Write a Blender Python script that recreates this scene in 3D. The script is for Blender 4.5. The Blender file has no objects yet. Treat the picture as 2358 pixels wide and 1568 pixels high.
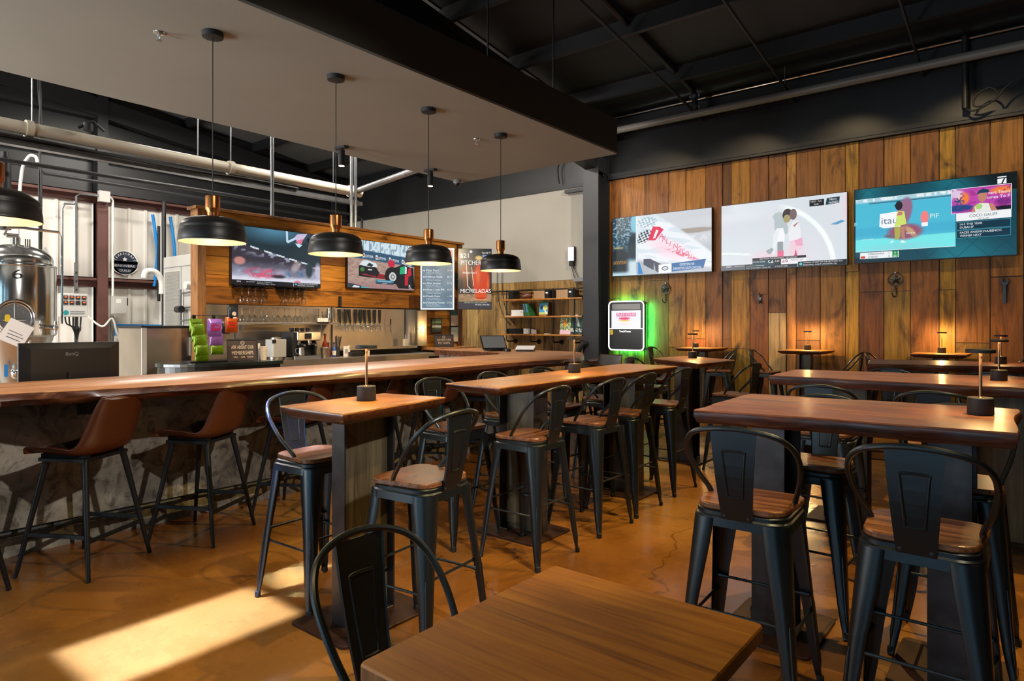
import bpy, bmesh, math, random
import numpy as np
from mathutils import Vector, Matrix
random.seed(11)
PI = math.pi
sc = bpy.context.scene
COL = sc.collection

# ---------------------------------------------------------------- colour
def lin(c):
    c = c / 255.0
    return c / 12.92 if c <= 0.04045 else ((c + 0.055) / 1.055) ** 2.4
def S(r, g=None, b=None):
    if isinstance(r, str):
        r = r.lstrip('#'); r, g, b = int(r[0:2], 16), int(r[2:4], 16), int(r[4:6], 16)
    if g is None: g = b = r
    return (lin(r), lin(g), lin(b), 1.0)

# ---------------------------------------------------------------- materials
def new_mat(name):
    m = bpy.data.materials.new(name); m.use_nodes = True
    nt = m.node_tree
    return m, nt, nt.nodes['Principled BSDF']
def N(nt, t, **kw):
    n = nt.nodes.new(t)
    for k, v in kw.items():
        if k.startswith('i_'):
            key = k[2:]; key = int(key) if key.isdigit() else key.replace('_', ' ')
            n.inputs[key].default_value = v
        else: setattr(n, k, v)
    return n
def ramp(nt, fac, stops):
    r = nt.nodes.new('ShaderNodeValToRGB'); e = r.color_ramp.elements
    while len(e) > 1: e.remove(e[-1])
    e[0].position, e[0].color = stops[0]
    for p, c in stops[1:]:
        k = e.new(p); k.color = c
    nt.links.new(fac, r.inputs['Fac']); return r.outputs['Color']
def mixc(nt, a, b, fac=0.5, mode='MIX'):
    n = nt.nodes.new('ShaderNodeMix'); n.data_type = 'RGBA'; n.blend_type = mode
    for sock, val in ((0, fac), (6, a), (7, b)):
        if hasattr(val, 'links') or hasattr(val, 'is_output'): nt.links.new(val, n.inputs[sock])
        else: n.inputs[sock].default_value = val
    return n.outputs[2]
def noise(nt, scale=(1, 1, 1), detail=4.0, rough=0.55, dist=0.0, sc_=1.0, coord='Object'):
    tc = nt.nodes.new('ShaderNodeTexCoord'); mp = nt.nodes.new('ShaderNodeMapping')
    mp.inputs['Scale'].default_value = scale
    nt.links.new(tc.outputs[coord], mp.inputs['Vector'])
    n = N(nt, 'ShaderNodeTexNoise'); n.inputs['Scale'].default_value = sc_
    n.inputs['Detail'].default_value = detail; n.inputs['Roughness'].default_value = rough
    n.inputs['Distortion'].default_value = dist
    nt.links.new(mp.outputs['Vector'], n.inputs['Vector'])
    return n.outputs['Fac']
def bump(nt, b, h, strength=0.2, dist=0.01):
    n = nt.nodes.new('ShaderNodeBump'); n.inputs['Strength'].default_value = strength
    n.inputs['Distance'].default_value = dist
    nt.links.new(h, n.inputs['Height']); nt.links.new(n.outputs['Normal'], b.inputs['Normal'])
def pbr(name, col, rough=0.5, metal=0.0, var=0.0, vs=8.0, bmp=0.0, coat=0.0, spec=0.5):
    m, nt, b = new_mat(name)
    b.inputs['Base Color'].default_value = col; b.inputs['Roughness'].default_value = rough
    b.inputs['Metallic'].default_value = metal; b.inputs['Coat Weight'].default_value = coat
    b.inputs['Specular IOR Level'].default_value = spec
    if var or bmp:
        f = noise(nt, (vs, vs, vs), 5)
        if var:
            lo = tuple(max(0, x * (1 - var)) for x in col[:3]) + (1,); hi = tuple(min(1, x * (1 + var)) for x in col[:3]) + (1,)
            nt.links.new(ramp(nt, f, [(0.3, lo), (0.7, hi)]), b.inputs['Base Color'])
        if bmp: bump(nt, b, f, bmp)
    return m
def emit(name, col, strength):
    m, nt, b = new_mat(name)
    b.inputs['Base Color'].default_value = (0.02, 0.02, 0.02, 1)
    b.inputs['Emission Color'].default_value = col; b.inputs['Emission Strength'].default_value = strength
    return m
def wood(name, dark, mid, light, axis='Y', rough=0.35, grain=1.0, coat=0.0, bmp=0.08, blotch=0.35):
    m, nt, b = new_mat(name)
    L, C = 1.3 * grain, 26.0 * grain
    s = {'X': (L, C, C), 'Y': (C, L, C), 'Z': (C, C, L)}[axis]
    f = noise(nt, s, 6, 0.6, 0.9)
    f2 = noise(nt, tuple(x * 4 for x in s), 3, 0.6, 0.2)
    big = noise(nt, (2.2, 2.2, 2.2), 3)
    mx = N(nt, 'ShaderNodeMath', operation='MULTIPLY_ADD'); mx.inputs[1].default_value = 0.35
    nt.links.new(f2, mx.inputs[0]); nt.links.new(f, mx.inputs[2])
    c = ramp(nt, mx.outputs[0], [(0.42, dark), (0.66, mid), (0.9, light)])
    bl = ramp(nt, big, [(0.3, (1 - blotch, 1 - blotch, 1 - blotch, 1)), (0.7, (1.0, 1.0, 1.0, 1))])
    c = mixc(nt, c, bl, 1.0, 'MULTIPLY')
    nt.links.new(c, b.inputs['Base Color'])
    rr = ramp(nt, f, [(0.3, (rough * 0.75,) * 3 + (1,)), (0.7, (min(1, rough * 1.3),) * 3 + (1,))])
    nt.links.new(rr, b.inputs['Roughness'])
    b.inputs['Coat Weight'].default_value = coat; b.inputs['Coat Roughness'].default_value = 0.18
    bump(nt, b, mx.outputs[0], bmp, 0.004)
    return m

# ---------------------------------------------------------------- mesh builder
def rotz(a): return Matrix.Rotation(a, 4, 'Z')
class MB:
    def __init__(s): s.v = []; s.f = []; s.m = []; s.s = []; s.c = []; s.hascol = False
    def add(s, vs, fs, m=0, smooth=False, col=None, M=None):
        o = len(s.v)
        if M is not None: vs = [M @ Vector(p) for p in vs]
        s.v += [tuple(p) for p in vs]
        for f in fs:
            s.f.append(tuple(i + o for i in f)); s.m.append(m); s.s.append(smooth); s.c.append(col)
        if col is not None: s.hascol = True
        return s
    def box(s, x0, x1, y0, y1, z0, z1, m=0, col=None, M=None):
        vs = [(x, y, z) for z in (z0, z1) for y in (y0, y1) for x in (x0, x1)]
        return s.add(vs, [(0, 2, 3, 1), (4, 5, 7, 6), (0, 1, 5, 4), (2, 6, 7, 3), (0, 4, 6, 2), (1, 3, 7, 5)], m, False, col, M)
    def cyl(s, p0, p1, r0, r1=None, n=16, m=0, smooth=True, col=None, caps=True):
        r1 = r0 if r1 is None else r1
        p0, p1 = Vector(p0), Vector(p1); d = (p1 - p0).normalized()
        a = d.orthogonal().normalized(); b = d.cross(a)
        ring = lambda p, r: [p + (a * math.cos(2 * PI * i / n) + b * math.sin(2 * PI * i / n)) * r for i in range(n)]
        vs = ring(p0, r0) + ring(p1, r1)
        s.add(vs, [(i, (i + 1) % n, n + (i + 1) % n, n + i) for i in range(n)], m, smooth, col)
        if caps: s.add(vs, [tuple(reversed(range(n))), tuple(range(n, 2 * n))], m, False, col)
        return s
    def tube(s, path, r, n=10, m=0, closed=False, caps=True, col=None, flat=None):
        P = [Vector(p) for p in path]; k = len(P); rings = []
        rs = r if isinstance(r, (list, tuple)) else [r] * k
        up = None
        for i in range(k):
            if closed: t = P[(i + 1) % k] - P[i - 1]
            else: t = P[min(i + 1, k - 1)] - P[max(i - 1, 0)]
            t.normalize()
            if up is None: up = t.orthogonal().normalized()
            else:
                up = up - t * up.dot(t)
                up = up.normalized() if up.length > 1e-6 else t.orthogonal().normalized()
            b = t.cross(up)
            rings.append([P[i] + (up * math.cos(2 * PI * j / n) + b * math.sin(2 * PI * j / n)) * rs[i] for j in range(n)])
        return s.loft(rings, m, True, closed, caps, col)
    def loft(s, rings, m=0, smooth=True, closed=False, caps=True, col=None):
        n = len(rings[0]); k = len(rings); vs = [p for r in rings for p in r]; fs = []
        for i in range(k if closed else k - 1):
            a, b = i * n, ((i + 1) % k) * n
            fs += [(a + j, a + (j + 1) % n, b + (j + 1) % n, b + j) for j in range(n)]
        s.add(vs, fs, m, smooth, col)
        if caps and not closed:
            s.add(vs, [tuple(reversed(range(n))), tuple(range((k - 1) * n, k * n))], m, False, col)
        return s
    def lathe(s, prof, n=24, c=(0, 0, 0), m=0, smooth=True, col=None, M=None, axis='z', caps=True):
        cx, cy, cz = c; rings = []
        for r, h in prof:
            rg = []
            for i in range(n):
                a = 2 * PI * i / n
                u, w = math.cos(a) * max(r, 1e-5), math.sin(a) * max(r, 1e-5)
                rg.append({'z': (cx + u, cy + w, cz + h), 'x': (cx + h, cy + u, cz + w), 'y': (cx + w, cy + h, cz + u)}[axis])
            rings.append(rg)
        if M is not None: rings = [[M @ Vector(p) for p in r] for r in rings]
        return s.loft(rings, m, smooth, False, caps, col)
    def prism(s, poly, h0, h1, m=0, axis='z', col=None, M=None, inset0=None):
        """extrude a 2-D polygon; axis = the extrusion axis; the polygon is (x,y) / (x,z) / (y,z)"""
        put = {'z': lambda p, h: (p[0], p[1], h), 'y': lambda p, h: (p[0], h, p[1]), 'x': lambda p, h: (h, p[0], p[1])}[axis]
        n = len(poly); low = inset0 or poly
        vs = [put(p, h0) for p in low] + [put(p, h1) for p in poly]
        return s.add(vs, [tuple(reversed(range(n))), tuple(range(n, 2 * n))] + [(i, (i + 1) % n, n + (i + 1) % n, n + i) for i in range(n)], m, False, col, M)
    def sphere(s, c, r, m=0, n=16, k=10, sx=1, sy=1, sz=1, col=None):
        prof = [(math.sin(PI * i / k), -math.cos(PI * i / k)) for i in range(k + 1)]
        rings = [[(c[0] + sx * r * p[0] * math.cos(2 * PI * j / n), c[1] + sy * r * p[0] * math.sin(2 * PI * j / n), c[2] + sz * r * p[1]) for j in range(n)] for p in prof]
        return s.loft(rings, m, True, False, False, col)
    def build(s, name, mats, parent=None, bevel=0.0, seg=2, angle=35, loc=None, subsurf=0):
        me = bpy.data.meshes.new(name)
        me.from_pydata(s.v, [], s.f)
        if not isinstance(mats, (list, tuple)): mats = [mats]
        for m in mats: me.materials.append(m)
        me.polygons.foreach_set('material_index', s.m)
        me.polygons.foreach_set('use_smooth', s.s)
        if s.hascol:
            at = me.color_attributes.new('Col', 'FLOAT_COLOR', 'CORNER'); buf = []
            for f, c in zip(s.f, s.c): buf += list(c or (1, 1, 1, 1)) * len(f)
            at.data.foreach_set('color', buf)
        bm = bmesh.new(); bm.from_mesh(me)
        bmesh.ops.remove_doubles(bm, verts=bm.verts, dist=1e-6)
        bmesh.ops.recalc_face_normals(bm, faces=bm.faces)
        bm.to_mesh(me); bm.free()
        if any(s.s): me.set_sharp_from_angle(angle=math.radians(angle))
        me.update()
        o = bpy.data.objects.new(name, me); COL.objects.link(o)
        if parent is not None: o.parent = parent
        if loc is not None: o.location = loc
        if bevel > 0:
            b = o.modifiers.new('bevel', 'BEVEL'); b.width = bevel; b.segments = seg; b.limit_method = 'ANGLE'; b.angle_limit = math.radians(40)
        if subsurf:
            b = o.modifiers.new('subsurf', 'SUBSURF'); b.levels = b.render_levels = subsurf
        return o

def tag(o, label=None, cat=None, group=None, kind=None):
    if label: o['label'] = label
    if cat: o['category'] = cat
    if group: o['group'] = group
    if kind: o['kind'] = kind
    return o
def thing(name, label, cat, loc=(0, 0, 0), rz=0.0, group=None):
    o = bpy.data.objects.new(name, None); COL.objects.link(o)
    o.empty_display_size = 0.05
    o.location = loc; o.rotation_euler = (0, 0, rz)
    return tag(o, label, cat, group)
KIDS = {}
def kids(o): return [c for c in bpy.data.objects if c.parent == o]
def copy_tree(o, loc=None, rz=None, label=None, group=None):
    def rec(src, par):
        c = src.copy(); COL.objects.link(c)
        if par is not None: c.parent = par
        for ch in KIDS_OF(src): rec(ch, c)
        return c
    r = rec(o, None)
    if loc is not None: r.location = loc
    if rz is not None: r.rotation_euler = (0, 0, rz)
    if label: r['label'] = label
    if group: r['group'] = group
    return r
_kc = {}
def KIDS_OF(o):
    if o.name not in _kc: _kc[o.name] = kids(o)
    return _kc[o.name]
def struct(o): o['kind'] = 'structure'; return o
def catmull(pts, k=6, closed=False):
    P = [Vector(p) for p in pts]; n = len(P); out = []
    for i in range(n if closed else n - 1):
        p0, p1, p2, p3 = (P[(i - 1) % n], P[i], P[(i + 1) % n], P[(i + 2) % n]) if closed else (P[max(i - 1, 0)], P[i], P[i + 1], P[min(i + 2, n - 1)])
        for j in range(k):
            t = j / k
            out.append(0.5 * ((2 * p1) + (p2 - p0) * t + (2 * p0 - 5 * p1 + 4 * p2 - p3) * t * t + (3 * p1 - p0 - 3 * p2 + p3) * t ** 3))
    if not closed: out.append(P[-1])
    return out
def rrect(w, d, r, n=5, cx=0, cy=0):
    pts = []
    for (sx, sy, a0) in ((1, 1, 0), (-1, 1, PI / 2), (-1, -1, PI), (1, -1, 1.5 * PI)):
        for i in range(n + 1):
            a = a0 + PI / 2 * i / n
            pts.append((cx + sx * (w / 2 - r) + r * math.cos(a), cy + sy * (d / 2 - r) + r * math.sin(a)))
    return pts

# ---------------------------------------------------------------- lettering
_tc = {}
def text2d(t, size=1.0, align='LEFT', sx=1.0, shear=0.0):
    """flat polygons of a text: (verts2d, faces); baseline at y = 0"""
    if t not in _tc:
        cu = bpy.data.curves.new('lettering', 'FONT'); cu.body = t; cu.size = 1.0
        cu.resolution_u = 3; cu.fill_mode = 'FRONT'
        ob = bpy.data.objects.new('lettering', cu)
        me = bpy.data.meshes.new_from_object(ob)
        _tc[t] = ([(v.co.x, v.co.y) for v in me.vertices], [tuple(p.vertices) for p in me.polygons])
        bpy.data.objects.remove(ob); bpy.data.meshes.remove(me); bpy.data.curves.remove(cu)
    vs, fs = _tc[t]
    if not vs: return [], []
    x0 = min(v[0] for v in vs); x1 = max(v[0] for v in vs)
    off = {'LEFT': x0, 'CENTER': (x0 + x1) / 2, 'RIGHT': x1}[align]
    return [((x - off) * size * sx + y * size * shear, y * size) for x, y in vs], fs
def textw(t, size=1.0):
    vs, _ = text2d(t, size); return max(v[0] for v in vs) if vs else 0
def put_text(mb, t, x, z, size, y=0.0, m=0, align='LEFT', col=None, fit=None, shear=0.0, M=None):
    """lettering on a plane facing -y (x right, z up)"""
    sx = 1.0
    if fit: sx = fit / max(1e-6, textw(t, size))
    vs, fs = text2d(t, size, align, sx, shear)
    mb.add([(x + a, y, z + b) for a, b in vs], fs, m, False, col, M)
# ================================================================ materials
M_black = pbr('black_powder_coat', (0.052, 0.060, 0.066, 1), 0.36, 0.88)
M_blackflat = pbr('black_paint', (0.012, 0.012, 0.012, 1), 0.6)
M_roof = pbr('black_roof_insulation', (0.008, 0.008, 0.009, 1), 0.55, 0, 0.3, 1.5, 0.3)
M_steelblk = pbr('dark_steel_beam', (0.016, 0.016, 0.018, 1), 0.45, 0.2)
M_blkwall = pbr('black_wall_liner', (0.012, 0.012, 0.013, 1), 0.4, 0, 0.35, 0.9, 0.5)
M_rubber = pbr('black_rubber', (0.01, 0.01, 0.01, 1), 0.7)
M_seat = wood('walnut_seat', S(58, 32, 18), S(132, 80, 48), S(180, 120, 76), 'X', 0.36, 1.7, 0.25)
M_topA = wood('amber_oak_top', S(112, 64, 18), S(186, 120, 48), S(212, 150, 76), 'Y', 0.38, 1.0, 0.12)
M_topB = wood('brown_slab_top', S(70, 34, 24), S(126, 72, 50), S(164, 104, 74), 'X', 0.40, 1.0, 0.12)
M_topG = wood('oak_foreground_top', S(96, 54, 6), S(172, 106, 20), S(196, 132, 40), 'X', 0.5, 0.9, 0.04, 0.06)
M_edge = wood('live_edge_bark', S(40, 16, 8), S(84, 38, 18), S(120, 60, 30), 'X', 0.4, 1.2, 0.2, 0.5, 0.6)
M_edgeG = wood('oak_end_grain', S(96, 58, 26), S(140, 86, 42), S(168, 112, 62), 'Z', 0.5, 1.2)
M_bar = wood('bar_slab_wood', S(118, 70, 32), S(182, 120, 68), S(214, 156, 104), 'Y', 0.42, 0.8, 0.12, 0.05, 0.25)
M_baredge = wood('bar_slab_edge', S(52, 24, 14), S(104, 56, 34), S(150, 92, 60), 'Y', 0.34, 0.8, 0.3, 0.5, 0.4)
M_leather = pbr('cognac_leather', S(84, 42, 21), 0.36, 0, 0.18, 5, 0.03)
M_leatherin = pbr('worn_dark_leather', S(44, 34, 28), 0.4, 0, 0.25, 6, 0.05)
M_stoolleg = pbr('black_stool_steel', (0.010, 0.010, 0.011, 1), 0.42, 0.2, spec=0.3)
M_ibeam = pbr('raw_steel', S(74, 68, 68), 0.42, 0.75, 0.35, 9, 0.1)
M_plate = pbr('rusty_steel_plate', S(70, 44, 32), 0.5, 0.5, 0.4, 7, 0.1)
M_stain = pbr('brushed_stainless', S(188, 176, 160), 0.3, 0.86, 0.10, 3)
M_chrome = pbr('polished_stainless', S(216, 216, 214), 0.14, 0.95)
M_copper = pbr('brushed_copper', S(176, 110, 62), 0.3, 1.0)
M_soffit = pbr('taupe_drywall', S(140, 141, 132), 0.62, 0, 0.04, 1.2, 0.02, spec=0.35)
M_fascia = pbr('dark_taupe_fascia', S(58, 56, 46), 0.75)
M_panel = pbr('grey_drywall', S(158, 152, 140), 0.75, 0, 0.04, 1.0)
M_white = pbr('white_paint', S(214, 212, 206), 0.55)
M_pvc = pbr('cream_pipe_paint', S(204, 196, 176), 0.4)
M_galv = pbr('galvanised_steel', S(150, 152, 154), 0.35, 0.9, 0.15, 14)
M_brown = pbr('brown_girt_paint', S(86, 52, 44), 0.5)
M_grey = pbr('grey_plastic', S(120, 122, 124), 0.5)
M_cab = pbr('light_grey_enamel', S(186, 184, 178), 0.45)
M_red = pbr('red_plastic', S(190, 26, 20), 0.4)
M_blue = pbr('blue_hose', S(16, 120, 190), 0.4)
M_yel = pbr('yellow_grip', S(226, 190, 30), 0.45)
M_screenblk = pbr('black_screen_plastic', (0.01, 0.01, 0.011, 1), 0.3)
M_paper = pbr('white_paper', S(226, 222, 216), 0.7)
M_inkk = pbr('black_ink', (0.008, 0.008, 0.009, 1), 0.6)
M_navy = pbr('navy_print', S(18, 34, 58), 0.5)
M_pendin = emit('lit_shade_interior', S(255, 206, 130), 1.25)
M_pend = pbr('black_ribbed_shade', (0.014, 0.013, 0.012, 1), 0.42, 0.3)
M_lampglow = emit('warm_led_disc', S(255, 196, 104), 9.0)
M_ledwhite = emit('white_led_edge', S(255, 255, 250), 2.6)
M_spotglow = emit('spot_lens', S(255, 220, 170), 12.0)
M_bronze = pbr('bronze_stem', S(150, 112, 84), 0.32, 0.9)
M_gcounter = pbr('dark_green_stone', S(30, 40, 38), 0.16, 0, 0.3, 6)
M_chalk = pbr('cream_lettering', S(226, 206, 180), 0.7)
M_signbr = pbr('brown_chalkboard', S(54, 34, 26), 0.5)
M_straw = pbr('dark_straw', (0.012, 0.012, 0.012, 1), 0.4)

def glass_mat():
    m, nt, b = new_mat('clear_glass')
    out = nt.nodes['Material Output']
    tr = N(nt, 'ShaderNodeBsdfTransparent'); gl = N(nt, 'ShaderNodeBsdfGlossy'); gl.inputs['Roughness'].default_value = 0.03
    tr.inputs['Color'].default_value = (0.9, 0.9, 0.88, 1)
    fr = N(nt, 'ShaderNodeLayerWeight'); fr.inputs['Blend'].default_value = 0.6
    mx = N(nt, 'ShaderNodeMixShader')
    nt.links.new(fr.outputs['Facing'], mx.inputs[0]); nt.links.new(tr.outputs[0], mx.inputs[1]); nt.links.new(gl.outputs[0], mx.inputs[2])
    nt.links.new(mx.outputs[0], out.inputs['Surface']); nt.nodes.remove(b)
    return m
M_glass = glass_mat()

def screen_mat():
    m, nt, b = new_mat('display_picture')
    a = N(nt, 'ShaderNodeVertexColor'); a.layer_name = 'Col'
    b.inputs['Base Color'].default_value = (0.004, 0.004, 0.004, 1); b.inputs['Roughness'].default_value = 0.25
    nt.links.new(a.outputs['Color'], b.inputs['Emission Color']); b.inputs['Emission Strength'].default_value = 1.0
    return m
M_screen = screen_mat()
def print_mat():
    m, nt, b = new_mat('printed_matter')
    a = N(nt, 'ShaderNodeVertexColor'); a.layer_name = 'Col'
    nt.links.new(a.outputs['Color'], b.inputs['Base Color']); b.inputs['Roughness'].default_value = 0.45
    return m
M_print = print_mat()

def plank_mat(name, axis='Z', rough=0.55, warm=1.0):
    m, nt, b = new_mat(name)
    a = N(nt, 'ShaderNodeVertexColor'); a.layer_name = 'Col'
    s = {'Z': (14, 14, 0.9), 'X': (0.9, 14, 14), 'Y': (14, 0.9, 14)}[axis]
    f = noise(nt, s, 7, 0.62, 1.2); f2 = noise(nt, tuple(x * 4.5 for x in s), 3, 0.6, 0.3)
    st = noise(nt, {'Z': (4, 4, 1.3), 'X': (1.3, 4, 4), 'Y': (4, 1.3, 4)}[axis], 4, 0.6, 0.6)
    g = ramp(nt, f, [(0.30, (0.36, 0.33, 0.30, 1)), (0.5, (0.86, 0.84, 0.82, 1)), (0.72, (1.22, 1.18, 1.10, 1))])
    g2 = ramp(nt, f2, [(0.25, (0.72, 0.70, 0.68, 1)), (0.6, (1.05, 1.05, 1.05, 1))])
    g3 = ramp(nt, st, [(0.28, (0.16, 0.12, 0.10, 1)), (0.44, (1, 1, 1, 1))])
    c = mixc(nt, a.outputs['Color'], g, 1.0, 'MULTIPLY'); c = mixc(nt, c, g2, 1.0, 'MULTIPLY'); c = mixc(nt, c, g3, 1.0, 'MULTIPLY')
    nt.links.new(c, b.inputs['Base Color']); b.inputs['Roughness'].default_value = rough
    b.inputs['Specular IOR Level'].default_value = 0.35
    bump(nt, b, f2, 0.25, 0.004)
    return m
M_plankZ = plank_mat('reclaimed_boards_upright', 'Z')
M_plankY = plank_mat('reclaimed_boards_level', 'Y', 0.4)

def floor_mat():
    m, nt, b = new_mat('stained_concrete')
    f1 = noise(nt, (0.55, 0.55, 0.55), 4, 0.5, 0.3); f2 = noise(nt, (2.6, 2.6, 2.6), 5, 0.6, 0.2); f3 = noise(nt, (28, 28, 28), 3)
    c1 = ramp(nt, f1, [(0.30, S(102, 58, 16)), (0.5, S(142, 90, 32)), (0.72, S(176, 124, 56))])
    c2 = ramp(nt, f2, [(0.28, (0.74, 0.71, 0.68, 1)), (0.55, (1, 1, 1, 1)), (0.75, (1.1, 1.08, 1.06, 1))])
    c3 = ramp(nt, f3, [(0.3, (0.9, 0.9, 0.9, 1)), (0.6, (1.03, 1.03, 1.03, 1))])
    c = mixc(nt, c1, c2, 1.0, 'MULTIPLY'); c = mixc(nt, c, c3, 1.0, 'MULTIPLY')
    # hairline cracks
    tc = N(nt, 'ShaderNodeTexCoord'); mp = N(nt, 'ShaderNodeMapping'); mp.inputs['Scale'].default_value = (0.5, 0.5, 0.5)
    nt.links.new(tc.outputs['Object'], mp.inputs['Vector'])
    vo = N(nt, 'ShaderNodeTexVoronoi', feature='DISTANCE_TO_EDGE'); vo.inputs['Scale'].default_value = 1.0
    dn = N(nt, 'ShaderNodeTexNoise'); dn.inputs['Scale'].default_value = 3.0; dn.inputs['Detail'].default_value = 6
    nt.links.new(mp.outputs['Vector'], dn.inputs['Vector'])
    mv = N(nt, 'ShaderNodeVectorMath', operation='MULTIPLY_ADD'); mv.inputs[1].default_value = (0.5, 0.5, 0.0)
    nt.links.new(dn.outputs['Color'], mv.inputs[0]); nt.links.new(mp.outputs['Vector'], mv.inputs[2])
    nt.links.new(mv.outputs[0], vo.inputs['Vector'])
    cr = ramp(nt, vo.outputs['Distance'], [(0.0, (0.45, 0.4, 0.35, 1)), (0.004, (1, 1, 1, 1))])
    c = mixc(nt, c, cr, 1.0, 'MULTIPLY')
    nt.links.new(c, b.inputs['Base Color'])
    rr = ramp(nt, f2, [(0.3, (0.20,) * 3 + (1,)), (0.7, (0.36,) * 3 + (1,))])
    nt.links.new(rr, b.inputs['Roughness'])
    b.inputs['Coat Weight'].default_value = 0.25; b.inputs['Coat Roughness'].default_value = 0.15
    bump(nt, b, f2, 0.04, 0.01)
    return m
M_floor = floor_mat()
M_slab = pbr('grey_brewery_concrete', S(150, 146, 138), 0.5, 0, 0.15, 2)
def concrete_mat():
    m, nt, b = new_mat('trowelled_dark_plaster')
    f1 = noise(nt, (1.6, 1.6, 1.6), 7, 0.62, 1.2); f2 = noise(nt, (7, 7, 7), 6, 0.7, 1.6)
    c1 = ramp(nt, f1, [(0.32, S(80, 75, 68)), (0.5, S(134, 128, 118)), (0.7, S(176, 170, 158))])
    c2 = ramp(nt, f2, [(0.36, (0.30, 0.28, 0.26, 1)), (0.5, (1.0, 0.98, 0.95, 1)), (0.75, (1.3, 1.27, 1.2, 1))])
    nt.links.new(mixc(nt, c1, c2, 1.0, 'MULTIPLY'), b.inputs['Base Color'])
    b.inputs['Roughness'].default_value = 0.5; bump(nt, b, f2, 0.3, 0.01)
    return m
M_conc = concrete_mat()
def corr_mat():
    m, nt, b = new_mat('white_ribbed_liner')
    f = noise(nt, (0.5, 3.0, 0.12), 4)
    nt.links.new(ramp(nt, f, [(0.3, S(186, 180, 168)), (0.7, S(226, 222, 214))]), b.inputs['Base Color'])
    b.inputs['Roughness'].default_value = 0.5
    return m
M_corr = corr_mat()

M_web = wood('web_reflection_streaks', S(58, 50, 38), S(96, 86, 66), S(128, 116, 88), 'Z', 0.45, 0.8, 0.0, 0.03)  # upright colour streaks imitate reflections on the bare steel web
# ================================================================ camera
F_PX, YAW, CYP, CAMH = 1502.0, math.radians(38.84), 745.5, 1.45
cam = bpy.data.cameras.new('camera'); camo = bpy.data.objects.new('camera', cam); COL.objects.link(camo)
cam.sensor_fit = 'HORIZONTAL'; cam.sensor_width = 36.0; cam.lens = 36.0 * F_PX / 2358.0
cam.shift_y = -(784.0 - CYP) / 2358.0
cam.clip_start = 0.05; cam.clip_end = 100
camo.location = (0, 0, CAMH); camo.rotation_euler = (PI / 2, 0, YAW)
sc.camera = camo

# ================================================================ the room
XL, XR, YF, YN = -13.9, 3.6, 10.4, -4.6
roofz = lambda y: 5.15 + 0.14 * (YF - y)
fl = MB(); fl.box(XL - 0.2, XR + 0.2, YN - 0.2, YF + 0.2, -0.12, 0.0)
floor = struct(fl.build('floor', M_floor))
fl = MB(); fl.box(XL, -9.9, YN, YF, -0.01, 0.002); fl.build('brewery_slab', M_slab, floor)

# far wall: black liner above, boards and drywall below
w = MB(); w.box(XL - 0.2, XR + 0.2, YF, YF + 0.15, 0.0, roofz(YF) + 0.1)
wall_far = struct(w.build('wall_far', M_blkwall))
# upright boards of the right half (edges read off along the wall)
edges = [-6.08, -5.86, -5.37, -4.91, -4.60, -4.255, -3.97, -3.83, -3.53, -3.245, -2.98, -2.84, -2.50, -2.16, -1.985, -1.67, -1.35, -1.02, -0.84, -0.47, -0.13, 0.25, 0.62, 0.8, 1.2, 1.55, 1.95, 2.3, 2.7, 3.1, 3.6]
tone = ['8a5426', '966030', '7a4a22', '8e5c2c', 'a06a2e', '845026', '6a4220', 'a8742e', '865228', '7a4c26', 'b08048', '845428', '98662e', 'b0802e', '7c4a26', '98662c', '8a562a', 'b4842e', '8a5828', '96622a', '7a4822']
rb = random.Random(5)
pl = MB()
for i in range(len(edges) - 1):
    a, b_ = edges[i] + 0.004, edges[i + 1] - 0.004
    t = tone[i] if i < len(tone) else rb.choice(tone)
    c = S(t); c = (c[0] * 0.92, c[1] * 0.97, c[2] * 0.72, 1)
    cut = rb.choice([1.05, 1.2, 1.9, 2.05, 2.2]) if rb.random() < 0.7 else None
    if i == 9: cut = 1.62
    top = 4.055
    segs = [(0.0, cut - 0.003), (cut + 0.003, top)] if cut else [(0.0, top)]
    for k, (z0, z1) in enumerate(segs):
        cc = c
        if len(segs) == 2 and k == 0:
            cc = S('b09468') if i == 9 else tuple(x * rb.uniform(0.7, 1.15) for x in c[:3]) + (1,)
        d = rb.uniform(0.018, 0.032)
        pl.box(a, b_, YF - d, YF, z0, z1, 0, cc)
cl = pl.build('board_cladding', M_plankZ, wall_far, bevel=0.003, seg=1)
# trim cap above the boards, grey drywall and wainscot of the left half
w = MB(); w.box(-6.07, XR, YF - 0.09, YF, 4.06, 4.15); w.box(-6.07, XR, YF - 0.10, YF - 0.09, 4.10, 4.16)
w.build('board_cap', M_steelblk, wall_far)
w = MB(); w.box(XL, -6.39, YF - 0.02, YF, 2.29, 4.03)
w.build('drywall_panel', M_panel, wall_far)
w = MB(); w.box(XL, -6.39, YF - 0.05, YF, 4.03, 4.10); w.box(-7.0, -6.45, YF - 0.12, YF - 0.05, 3.93, 3.99)
w.build('panel_cap', M_steelblk, wall_far)
pl = MB(); x = -6.40; k = 0
cols = ['a4824a', 'b8945a', '94723e', 'ac8a50', '8a6a3a', 'b09258']
while x > -12.5:
    wd = [0.30, 0.27, 0.33, 0.25][k % 4]
    pl.box(x - wd + 0.003, x - 0.003, YF - 0.025, YF, 0.0, 2.13 if k % 5 else 2.12, 0, S(cols[(k * 5 + k // 3) % 6])); x -= wd; k += 1
x = -6.40; k = 0
while x > -12.5:
    pl.box(x - 1.9 + 0.003, x, YF - 0.03, YF, 2.135, 2.285, 0, S(cols[(k + 2) % 6])); x -= 1.9; k += 1
pl.build('wainscot_boards', M_plankZ, wall_far, bevel=0.003, seg=1)

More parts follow.
